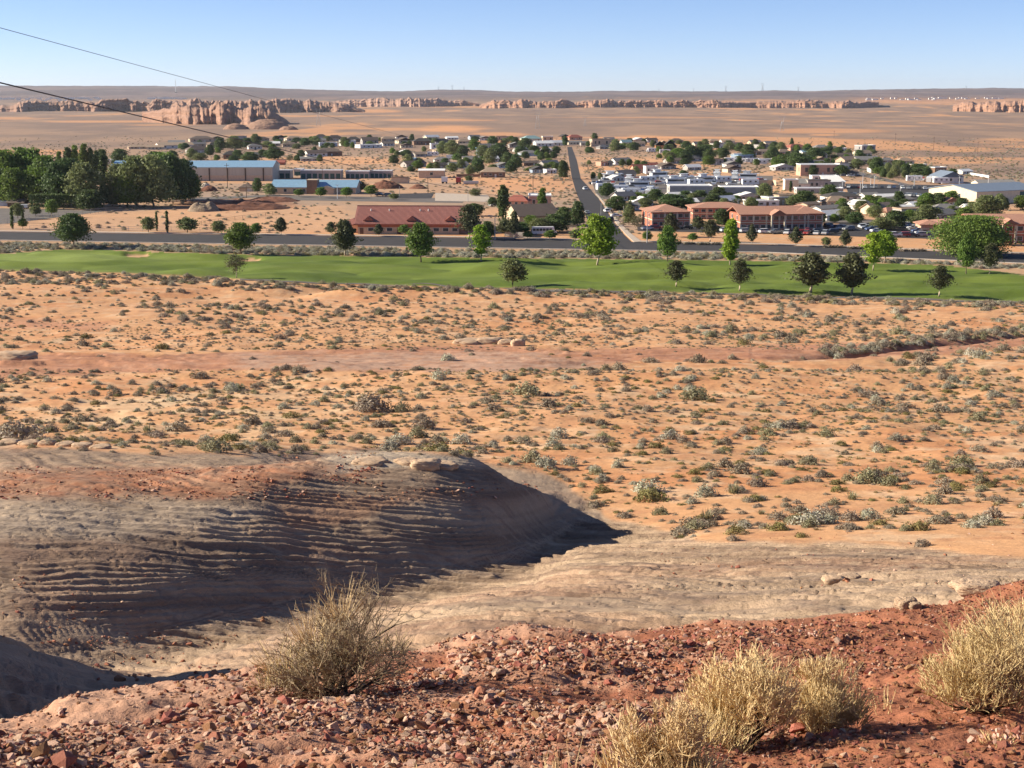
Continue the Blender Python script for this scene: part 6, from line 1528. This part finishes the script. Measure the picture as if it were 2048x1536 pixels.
tree_row([('column', 1006, 369, 452, 23), ('column', 1084, 375, 434, 20), ('dark', 1110, 428, 464, 52), ('olive', 1080, 436, 466, 46), ('dark', 1155, 402, 452, 28), ('dark', 1128, 414, 450, 36), ('dark', 950, 406, 432, 34), ('dark', 985, 394, 413, 20), ('dark', 1040, 444, 470, 40), ('dark', 975, 442, 476, 30), ('broad', 1062, 430, 456, 30), ('dark', 1126, 320, 358, 22), ('pine', 1010, 438, 472, 40)],
         "between red-roofed hall and street", "trees between the hall and the street")
tree_row([('dark', 1214, 366, 394, 32), ('dark', 1232, 392, 420, 40), ('dark', 1344, 388, 416, 58), ('dark', 1310, 378, 402, 32), ('olive', 1290, 396, 416, 30), ('broad', 1370, 398, 416, 36), ('dark', 1436, 374, 402, 34), ('olive', 1528, 366, 400, 34), ('olive', 1500, 394, 420, 26), ('young', 1462, 396, 410, 30), ('pine', 1258, 404, 422, 20), ('broad', 1275, 384, 400, 24)],
         "behind the left motel roofs", "trees behind the left motel roofs")
tree_row([('dark', 1658, 370, 396, 34), ('dark', 1608, 382, 412, 48), ('olive', 1585, 392, 412, 30), ('cypress', 1581, 362, 384, 6), ('dark', 1642, 424, 446, 20), ('broad', 1668, 428, 446, 20), ('dark', 1710, 424, 448, 34), ('dark', 1790, 421, 456, 46), ('olive', 1765, 436, 460, 50), ('broad', 1820, 420, 440, 30), ('olive', 1855, 410, 446, 52), ('olive', 1830, 434, 452, 44), ('olive', 1975, 392, 434, 60), ('dark', 2008, 396, 420, 18), ('olive', 1998, 388, 420, 26),
          ('dark', 1755, 396, 408, 26), ('dark', 1808, 398, 410, 22), ('dark', 1920, 396, 418, 22), ('olive', 1945, 404, 426, 28), ('young', 1700, 400, 412, 20), ('broad', 2040, 392, 420, 26), ('young', 1890, 404, 420, 14)],
         "among houses right of the motel", "trees among the houses at the right")
far = [(548, 295, 319, 36, 'dark'), (817, 308, 333, 24, 'olive'), (838, 315, 333, 20, 'olive'), (690, 274, 294, 22, 'olive'), (632, 272, 292, 22, 'olive'), (610, 276, 292, 22, 'dark'), (512, 268, 294, 24, 'olive'), (535, 282, 296, 26, 'olive'), (470, 272, 300, 34, 'olive'), (440, 276, 300, 22, 'dark'), (495, 276, 296, 20, 'dark'), (420, 290, 312, 18, 'dark'), (384, 297, 320, 22, 'olive'), (400, 306, 322, 30, 'olive'), (345, 301, 320, 20, 'dark'), (500, 304, 326, 34, 'dark'), (475, 300, 318, 20, 'dark'), (370, 286, 300, 18, 'dark'), (580, 310, 326, 16, 'sparse'), (640, 309, 324, 12, 'dark'), (824, 268, 284, 10, 'dark'),
 (885, 282, 310, 26, 'olive'), (905, 280, 312, 30, 'olive'), (925, 290, 314, 26, 'dark'), (948, 278, 304, 20, 'broad'), (965, 290, 318, 30, 'olive'), (980, 296, 330, 26, 'olive'), (1000, 286, 318, 34, 'dark'), (1015, 304, 332, 26, 'dark'), (955, 316, 346, 26, 'dark'), (940, 330, 350, 20, 'olive'), (1040, 292, 310, 26, 'dark'), (1050, 276, 296, 26, 'dark'), (1032, 308, 338, 24, 'dark'), (1068, 290, 308, 22, 'dark'), (1090, 292, 308, 20, 'dark'), (1112, 292, 308, 18, 'dark'), (1098, 316, 331, 15, 'broad'), (1093, 326, 344, 18, 'olive'), (985, 272, 290, 22, 'dark'), (950, 272, 284, 18, 'dark'), (1010, 276, 290, 18, 'olive'), (1030, 274, 292, 18, 'dark'), (1130, 272, 292, 12, 'dark'), (922, 318, 338, 18, 'olive'), (1022, 322, 345, 24, 'dark'), (870, 276, 290, 16, 'olive'), (938, 350, 366, 16, 'young'),
 (1189, 266, 282, 13, 'dark'), (1230, 280, 304, 22, 'olive'), (1176, 282, 293, 10, 'dark'), (1268, 284, 302, 22, 'dark'), (1306, 280, 295, 14, 'olive'), (1244, 318, 332, 12, 'dark'), (1258, 318, 332, 14, 'dark'), (1275, 320, 336, 14, 'broad'), (1288, 322, 338, 18, 'dark'), (1178, 320, 330, 10, 'olive'), (1372, 282, 298, 22, 'dark'), (1356, 296, 322, 34, 'broad'), (1340, 304, 324, 26, 'olive'), (1382, 290, 322, 36, 'dark'), (1406, 290, 322, 36, 'dark'), (1368, 302, 326, 30, 'dark'), (1418, 298, 324, 22, 'dark'), (1416, 312, 332, 26, 'broad'), (1340, 312, 328, 16, 'young'), (1410, 278, 296, 18, 'olive'), (1432, 282, 298, 14, 'dark'), (1447, 296, 316, 22, 'dark'), (1458, 284, 302, 24, 'olive'), (1478, 286, 304, 20, 'dark'), (1495, 288, 312, 28, 'dark'), (1510, 278, 296, 14, 'dark'), (1524, 284, 300, 14, 'olive'), (1496, 300, 320, 28, 'dark'), (1512, 318, 332, 14, 'broad'),
 (1545, 294, 318, 22, 'dark'), (1562, 284, 304, 20, 'olive'), (1583, 276, 296, 8, 'dark'), (1548, 284, 302, 20, 'dark'), (1575, 308, 330, 34, 'dark'), (1595, 306, 336, 44, 'dark'), (1612, 312, 334, 30, 'dark'), (1555, 318, 340, 26, 'broad'), (1630, 296, 318, 34, 'dark'), (1648, 296, 312, 30, 'dark'), (1615, 288, 304, 18, 'broad'), (1678, 294, 308, 16, 'dark'), (1644, 322, 338, 20, 'olive'), (1682, 330, 352, 28, 'dark'), (1696, 298, 316, 18, 'olive'), (1718, 300, 322, 20, 'dark'), (1728, 308, 318, 10, 'dark'), (1752, 316, 345, 26, 'dark'), (1712, 318, 338, 24, 'olive'), (1775, 326, 354, 16, 'olive'), (1790, 330, 356, 20, 'olive'), (1812, 328, 352, 20, 'dark'), (1792, 320, 330, 16, 'dark'), (1835, 328, 346, 34, 'dark'), (1852, 334, 350, 22, 'dark'), (1780, 344, 358, 14, 'olive'), (1828, 346, 360, 22, 'olive'), (1905, 338, 350, 18, 'dark'), (1225, 345, 360, 18, 'dark'), (1200, 345, 360, 10, 'olive'), (1272, 332, 350, 14, 'olive'), (1328, 342, 354, 16, 'olive'), (1366, 340, 352, 16, 'dark'), (1186, 344, 358, 10, 'dark'), (1625, 330, 352, 18, 'dark')]
zones = [(0, 760, "among the far houses at left"), (760, 1140, "among the far houses just left of the street"), (1140, 1535, "among the far houses just right of the street"), (1535, 2100, "among the far houses at right")]
for a, b_, wh in zones: tree_row([(k, u, yt, yb, w) for u, yt, yb, w, k in far if a <= u < b_], wh, "trees " + wh)
tree_row([('young', 642, 374, 396, 22), ('young', 693, 374, 396, 22), ('young', 742, 370, 393, 25), ('young', 598, 378, 394, 20), ('pine', 722, 362, 384, 22), ('young', 788, 386, 400, 20), ('dark', 515, 356, 385, 18), ('olive', 540, 367, 391, 26), ('olive', 950, 378, 392, 24)], "around the blue-roofed church", "small trees around the church")
# the clipped hedge in front of the grove and low hedges by the road
def hedge(u0, u1, yb, hpx, d, label, m=L_dark, n=2600):
    x0, y0, z0, m_ = px_m(u0, yb); x1, y1, z1, _ = px_m(u1, yb); h = hpx * m_; r = np.random.default_rng(int(u0)); L = x1 - x0
    P_ = np.stack([r.uniform(0, L, n), r.uniform(-d / 2, d / 2, n), h * np.sqrt(r.uniform(0, 1, n))], 1); e = r.integers(0, 3, n); P_[e == 0, 1] = -d / 2; P_[e == 1, 2] = h
    P_ += r.normal(0, .12, (n, 3)); P_[:, 2] = np.maximum(P_[:, 2], .1); Nn = np.where((e == 0)[:, None], [0, -1, .2], [0, 0, 1.])
    v, f = quads_cloud(P_, Nn, .42, seed=3); o = link("hedge", np_mesh("hedge", v, f, m, False), None, (x0, y0, z0), (0, 0, math.atan2(y1 - y0, L))); tag(o, label, "hedge")
hedge(62, 160, 418, 27, 5, "dark clipped hedge in front of the tall grove at left", n=4200)
for i, (a, b_, yb) in enumerate(((1340, 1362, 488), (1368, 1390, 489), (1395, 1420, 490), (1425, 1440, 490), (1646, 1690, 495.5), (1696, 1735, 498), (1740, 1795, 500), (1800, 1852, 503))):
    hedge(a, b_, yb, 3.5, 1.5, f"low clipped hedge beside the road, {ORD[i]} from left after the junction", L_brush, 350)

# small trees and big garden shrubs filling the neighbourhoods
gz_ = []
for (u0, u1, v0, v1, n_) in ((340, 760, 278, 300, 36), (430, 700, 302, 326, 12), (780, 1125, 282, 345, 44), (1160, 1540, 286, 306, 26), (1300, 1560, 306, 330, 22), (1540, 1760, 296, 340, 46), (1740, 1860, 330, 356, 22), (1230, 1540, 398, 420, 18), (1660, 1930, 404, 440, 26)):
    for i in range(n_): gz_.append((random.choice(['dark', 'olive', 'dark', 'broad', 'young']), random.uniform(u0, u1), None, random.uniform(v0, v1), None))
gz_ = [(k, u, v - random.uniform(.055, .11) * (v - 183) - 2, v, random.uniform(8, 16) * (v - 150) / 130) for k, u, _, v, _ in gz_]
KK = ['dark', 'olive', 'broad', 'young']; CR = [next(o for o in bpy.data.objects if o.name.startswith('crown') and o.data == TREES[k][0][1]) for k in KK]
gp_, gs_, gk_ = [], [], []
for k, u, yt, yb, w in gz_:
    x, y, z, m = px_m(u, yb); hh, ww = TH[k][0]; gp_.append((x, y, z - .3)); gs_.append((w * m / ww, w * m / ww, (yb - yt) * m / hh)); gk_.append(KK.index(k))
scatter("small_garden_trees", gp_, np.array(gs_), rng.uniform(0, 6, len(gp_)), gk_, CR)

# ------------------------------------------------------------------ cliffs
M_cliff = ground_mat("red_cliff_rock", [(.06, .16, (1, 1, 4)), (.012, .10, (1, 1, 1))], [(.05, 3, (1, 1, 2)), (.2, 1.0, (1, 1, 2))])
def cliff(name, D, prof, label, seed, but=24.0, slope=.9, cap=300, kind='structure', cols_=(.38, .21, .135), amp=1.0):
    """prof: (u, foot row, top row); a weathered face with buttresses and gullies, its top running back"""
    slope = slope * 1.35; prof = [(a_, b_, c_ + (b_ - c_) * .18) for a_, b_, c_ in prof]
    us = np.arange(prof[0][0], prof[-1][0], 1.1); pu = [p[0] for p in prof]; yb_ = np.interp(us, pu, [p[1] for p in prof])
    dd = np.linspace(1500, 8000, 400); td = -pchip(dd, PROF[:, 0], PROF[:, 1]) / dd
    D = np.interp(-T(yb_), -td, dd); D = np.convolve(np.pad(D, 20, mode='edge'), np.ones(41) / 41, 'valid'); D = np.median(D) + .12 * (D - np.median(D))
    m = D / F; X = (us - 1024) * m; zb = -T(yb_) * D; zt = -T(np.interp(us, pu, [p[2] for p in prof])) * D
    rag = fbm(X / 38, X * 0 + 1, seed, 4); zt = zt + (zt - zb) * (.42 * np.clip(rag, -.6, .35) + .16 * (1 - 2 * np.abs(fbm(X / (but * .8), X * 0 + 8, seed + 11, 5))) + .12 * fbm(X / 9, X * 0, seed + 13, 3)) ; Hc = np.maximum(zt - zb, .2)
    NRr = 22; V_ = []; A_ = []
    rb = fbm(X / (but * 2.6), X * 0 + 5, seed + 9, 4); rb2 = 1 - 2 * np.abs(fbm(X / (but * .8), X * 0 + 8, seed + 11, 5)); rb3 = 1 - 2 * np.abs(fbm(X / (but * .3), X * 0 + 2, seed + 12, 3))
    for j in range(NRr + 5):
        t = min(j / NRr, 1.0)
        z = zb - 3 + (Hc + 3) * t - (25 if j == 0 else 0)
        foot = .62 * math.sqrt(max(0, 1 - t * t)) + .38 * (1 - t)
        off = -Hc * slope * foot + amp * .8 * (rb * Hc * 1.7 + rb2 * Hc * .9 + rb3 * Hc * .12 + fbm(X / (but * .35), X * 0 + t * 2.2, seed + 14, 3) * Hc * .35) * (.10 + 1.15 * math.sqrt(1 - t)) + amp * .16 * Hc * fbm(X / 11, X * 0 + t * 3, seed + 20, 3)
        led = .10 * Hc * np.sin(t * 17 + 2 * fbm(X / 60, X * 0, seed + 30, 2)) * smooth(.3, .7, np.array(t))
        y = D + off * 1.0 + led
        if j > NRr:
            k = j - NRr; y = y + k / 4 * cap; z = z + k * .35 - (k == 4) * 14
        V_.append(np.stack([X * y / D, y, z], 1))
        c = np.array(cols_)[None] * (1 + .22 * fbm(X / 25, X * 0 + t * 6, seed + 40, 3))[:, None]
        bandc = smooth(.1, .5, np.sin(t * 13 + X / 160 + 2 * rag))[:, None]
        c = c * (1 - .25 * bandc) + np.array((.30, .19, .16))[None] * .25 * bandc
        if j >= NRr: c = c * .6 + np.array((.30, .19, .14)) * .4
        A_.append(np.concatenate([c, np.ones((len(us), 1))], 1))
    n = len(us); V_ = np.concatenate(V_); A_ = np.clip(np.concatenate(A_), 0, 1); ix = np.arange(len(V_)).reshape(-1, n)
    q = np.stack([ix[:-1, :-1], ix[:-1, 1:], ix[1:, 1:], ix[1:, :-1]], -1).reshape(-1, 4)
    o = link(name, np_mesh(name, V_, q, M_cliff, True, A_)); tag(o, label, "rock formation")
    return o
cliff("cliff", 0, [(960, 216, 212), (985, 218, 203), (1040, 220, 200), (1120, 220, 201), (1160, 218, 203), (1240, 217, 200), (1300, 215, 202), (1400, 216, 200), (1440, 218, 204), (1490, 212, 206), (1530, 212, 204), (1600, 214, 201), (1650, 213, 205), (1690, 217, 203), (1720, 208, 204), (1745, 206, 203)], "long reddish cliff band across the plain right of centre", 3, 40, 1.2, 700)
cliff("cliff", 5000, [(1890, 216, 212), (1915, 218, 206), (1960, 221, 204), (2000, 223, 203), (2040, 224, 201), (2120, 226, 200), (2300, 226, 196)], "reddish cliff band at the right edge of the plain", 7, 34, 1.2, 600)
cliff("cliff", 6300, [(660, 208, 206), (700, 212, 199), (760, 213, 198), (800, 216, 198), (830, 218, 197), (880, 216, 196), (905, 212, 200), (945, 213, 203), (960, 214, 208)], "distant pale and shadowed cliff band left of centre", 11, 46, 1.3, 700, cols_=(.38, .235, .17))
cliff("cliff", 4300, [(-400, 222, 200), (40, 224, 214), (60, 225, 205), (100, 222, 204), (170, 222, 204), (210, 225, 200), (260, 222, 200), (330, 224, 201), (420, 226, 200), (520, 230, 198), (600, 222, 200), (680, 224, 203), (715, 225, 214), (735, 226, 224)], "long dark sandstone wall behind the left plain", 15, 34, 1.1, 500, cols_=(.31, .185, .13))
cliff("cliff", 3500, [(296, 226, 225), (330, 234, 222), (352, 240, 214), (372, 243, 210), (395, 246, 212), (420, 247, 208), (450, 248, 206), (490, 250, 206), (520, 252, 207), (545, 253, 212), (560, 254, 226), (578, 255, 242), (592, 255, 253)], "massive ribbed sandstone butte standing on the left plain", 19, 44, 1.3, 120, cols_=(.33, .19, .13), amp=1.1)
def dome(u, yb, wpx, hpx, label, seed):
    x, y, z, m_ = px_m(u, yb); w = wpx * m_; h = hpx * m_; n = 40; V_, F_ = [], []
    for j in range(n):
        for i in range(n):
            a = -1 + 2 * i / (n - 1); c = -1 + 2 * j / (n - 1); q = max(0, 1 - math.hypot(a, c) ** 2.4) ** .75
            V_.append((a * w / 2 * 1.05, c * w * .35, -2 + (h * 1.25 + 2) * q * (1 + .04 * math.sin(q * 25 + seed))))
    for j in range(n - 1):
        for i in range(n - 1): k = j * n + i; F_.append((k, k + 1, k + n + 1, k + n))
    me = np_mesh("sandstone_knob", np.array(V_), np.array(F_), M_cliff, True, np.tile(np.array([.33, .20, .14, 1]), (n * n, 1)))
    tag(link("sandstone_knob", me, None, (x, y + w * .35, z)), label, "rock formation")
dome(468, 259, 50, 9, "low rounded rock knob before the butte, left one", 1); dome(530, 259, 92, 15, "larger rounded rock knob before the butte, right one", 3); dome(575, 260, 40, 6, "small rock knob at the foot of the butte's right end", 5)

# ------------------------------------------------------------------ pylons
def pylon(u, yt, yb, label, d=None, wide=1.0):
    if d is None: x, y, z, m_ = px_m(u, yb); 
    else: y = d; x = (u - 1024) / F * d; z = -float(T(yb)) * d; m_ = d / F
    h = (yb - yt) * m_; o = link("pylon", None, None, (x, y, z - 1)); tag(o, label, "pylon", "pylons of the power lines"); r = max(.16, m_ * .16)
    b = MB(); w = h * .13 * wide
    for sx_ in (-1, 1):
        for sy_ in (-1, 1): b.tube([(sx_ * w, sy_ * w * .6, 0), (sx_ * w * .35, sy_ * w * .3, h * .62), (sx_ * w * .9, sy_ * w * .1, h * .98)], [r, r * .8, r * .6], 4)
    for k in range(6):
        z0, z1 = h * .62 * k / 6, h * .62 * (k + 1) / 6; f0, f1 = 1 - .65 * k / 6, 1 - .65 * (k + 1) / 6
        for sy_ in (-1, 1):
            b.tube([(-w * f0, sy_ * w * .6 * f0, z0), (w * f1, sy_ * w * .6 * f1, z1)], r * .45, 3); b.tube([(w * f0, sy_ * w * .6 * f0, z0), (-w * f1, sy_ * w * .6 * f1, z1)], r * .45, 3)
    link("lattice", b.mesh("lattice", M_steel), o)
    b = MB(); b.box(-w * 2.1, w * 2.1, -r, r, h * .93, h * .93 + r * 2.2); b.box(-w * 1.5, w * 1.5, -r, r, h * .72, h * .72 + r * 1.6); link("crossarm", b.mesh("crossarm", M_steel), o)
for u, yt, yb, d, lab in ((637, 216, 253, None, "lattice pylon on the plain right of the butte"), (1075, 218, 258, None, "faint lattice pylon on the plain above the street's end"), (1170, 232, 252, None, "left pylon of the faint pair on the plain"), (1564, 232, 262, None, "faint pylon on the plain right of centre"), (1515, 167, 182, 9000, "largest pylon on the horizon right of centre"), (1443, 172, 183, 10500, "second largest pylon on the horizon, left of the largest"),
                          (1380, 177, 184, 12500, "small pylon on the horizon, third from the largest"), (1312, 178, 184, 13500, "tiny pylon on the horizon above the cliff band"), (1585, 174, 183, 11500, "small pylon on the horizon right of the largest"), (1914, 172, 179, 12500, "small pylon on the horizon at right"), (907, 171, 180, 12500, "tiny pylon on the low rise left of centre"), (880, 174, 180, 13500, "tiny pylon on the rise's left end"), (930, 174, 180, 13500, "tiny pylon on the rise's right side"), (2040, 155, 187, 8000, "tall pylon at the right edge of the horizon")):
    pylon(u, yt, yb, lab, d)
d_ = 9000; o = link("radio_mast", None, None, ((365 - 1024) / F * d_, d_, -float(T(186)) * d_)); tag(o, "thin radio mast on the left horizon", "mast"); b = MB(); b.tube([(0, 0, 0), (0, 0, 82)], [2.0, 1.2], 4); link("mast_tube", b.mesh("mast_tube", M_steel), o)
b = MB(); b.box(-5, 5, -5, 5, 0, 6); link("mast_base", b.mesh("mast_base", M_conc), o)
# white houses of the distant settlement: too small to pick apart
b = MB(); r_ = np.random.default_rng(8)
for a0, a1, v0, n_ in ((0, 215, 187, 60), (312, 388, 187, 26), (1720, 1990, 188, 34)):
    for i in range(n_):
        u = r_.uniform(a0, a1); d_ = 7600 + r_.uniform(-300, 300); x = (u - 1024) / F * d_; z = float(H(np.array([x]), np.array([d_]))[0]); w = r_.uniform(6, 16); hh_ = r_.uniform(4, 9)
        b.box(x - w, x + w, d_ - 5, d_ + 5, z - 2, z + hh_)
tag(link("distant_settlement", b.mesh("distant_settlement", WALL['white'])), kind='stuff')

# ------------------------------------------------------------------ cables overhead
def at(u, y, d): return Vector((float(s_of(u, y)) * d, d, -float(T(y)) * d))
M_cable = mat("dark_cable", (.02, .02, .022), .5)
def cable(p, q, r0, r1, sag, label):
    pts = []; n = 60
    for i in range(n + 1):
        t = i / n; c = p.lerp(q, t); c.z -= sag * 4 * t * (1 - t); pts.append(c)
    b = MB(); b.tube(pts, [r0 + (r1 - r0) * i / n for i in range(n + 1)], 6); tag(link("power_cable", b.mesh("cable", M_cable, True)), label, "cable")
cable(at(-260, 103, 30), at(1066, 388, 700), .018, .05, 2.0, "thick dark power cable coming down from the upper left")
cable(at(-260, -15, 32), at(1066, 300, 1300), .008, .035, 5.0, "thin pale power cable higher in the sky at upper left")

# ------------------------------------------------------------------ scrub on the town ground
ok = np.ones(len(tx), bool)
for a, b_, c, d in KEEPOUT: ok &= ~((tu > a) & (tu < b_) & (tv > c) & (tv < d))
for cx_, cy_, r in FOOT: ok &= (tx - cx_) ** 2 + (ty - cy_) ** 2 > r * r
st_l = np.interp(tv, [p[1] for p in SL_[::-1]], [p[0] for p in SL_[::-1]]); st_r = np.interp(tv, [p[1] for p in SR_[::-1]], [p[0] for p in SR_[::-1]])
ok &= ~((tu > st_l - 3) & (tu < st_r + 8))
tx, ty, tk, ts = tx[ok], ty[ok], tk[ok], ts[ok]; tz = H(tx, ty) - .05
fx, fy = np.concatenate([PX[rest], tx]), np.concatenate([PY[rest], ty]); fz = np.concatenate([PZ[rest], tz]); fs = np.concatenate([PS[rest], ts]); fk = np.concatenate([PK[rest], tk])
# small tufts and dead twigs between the shrubs
x, y = rand_pts(26000, 60, 260); u, v = where(x, y); re = rock_edge(u)
k_ = (rng.uniform(0, 1, len(x)) < smooth(-.35, .3, fbm(x / 8, y / 8, 610, 3)) * .8 + .1) & ~(v > re + 6) & ~((v > 700) & (v < 738)) 
x, y = x[k_], y[k_]; fx = np.concatenate([fx, x]); fy = np.concatenate([fy, y]); fz = np.concatenate([fz, H(x, y) - .03]); fs = np.concatenate([fs, rng.uniform(.18, .5, len(x))]); fk = np.concatenate([fk, pick(len(x), [.38, 0, .12, 0, .1, .4, 0])])
n = len(fx); print("scrub", n)
scatter("scrub", np.stack([fx, fy, fz], 1), np.stack([fs, fs, fs * rng.uniform(.55, .95, n)], 1), rng.uniform(0, 6.28, n), fk, [PROTO_OBJ[k] for k in range(7)])

# ------------------------------------------------------------------ haze
hm, N, L, P_ = new_mat("haze_air"); N.remove(P_)
pv = N.new("ShaderNodeVolumePrincipled"); pv.inputs['Color'].default_value = (.80, .87, 1.0, 1); pv.inputs['Density'].default_value = 2.0e-5; pv.inputs['Anisotropy'].default_value = .2
L.new(pv.outputs[0], N["Material Output"].inputs['Volume'])
b = MB(); b.box(-23000, 23000, -80, 19000, -150, 130); tag(link("haze", b.mesh("haze", hm)), kind='stuff')
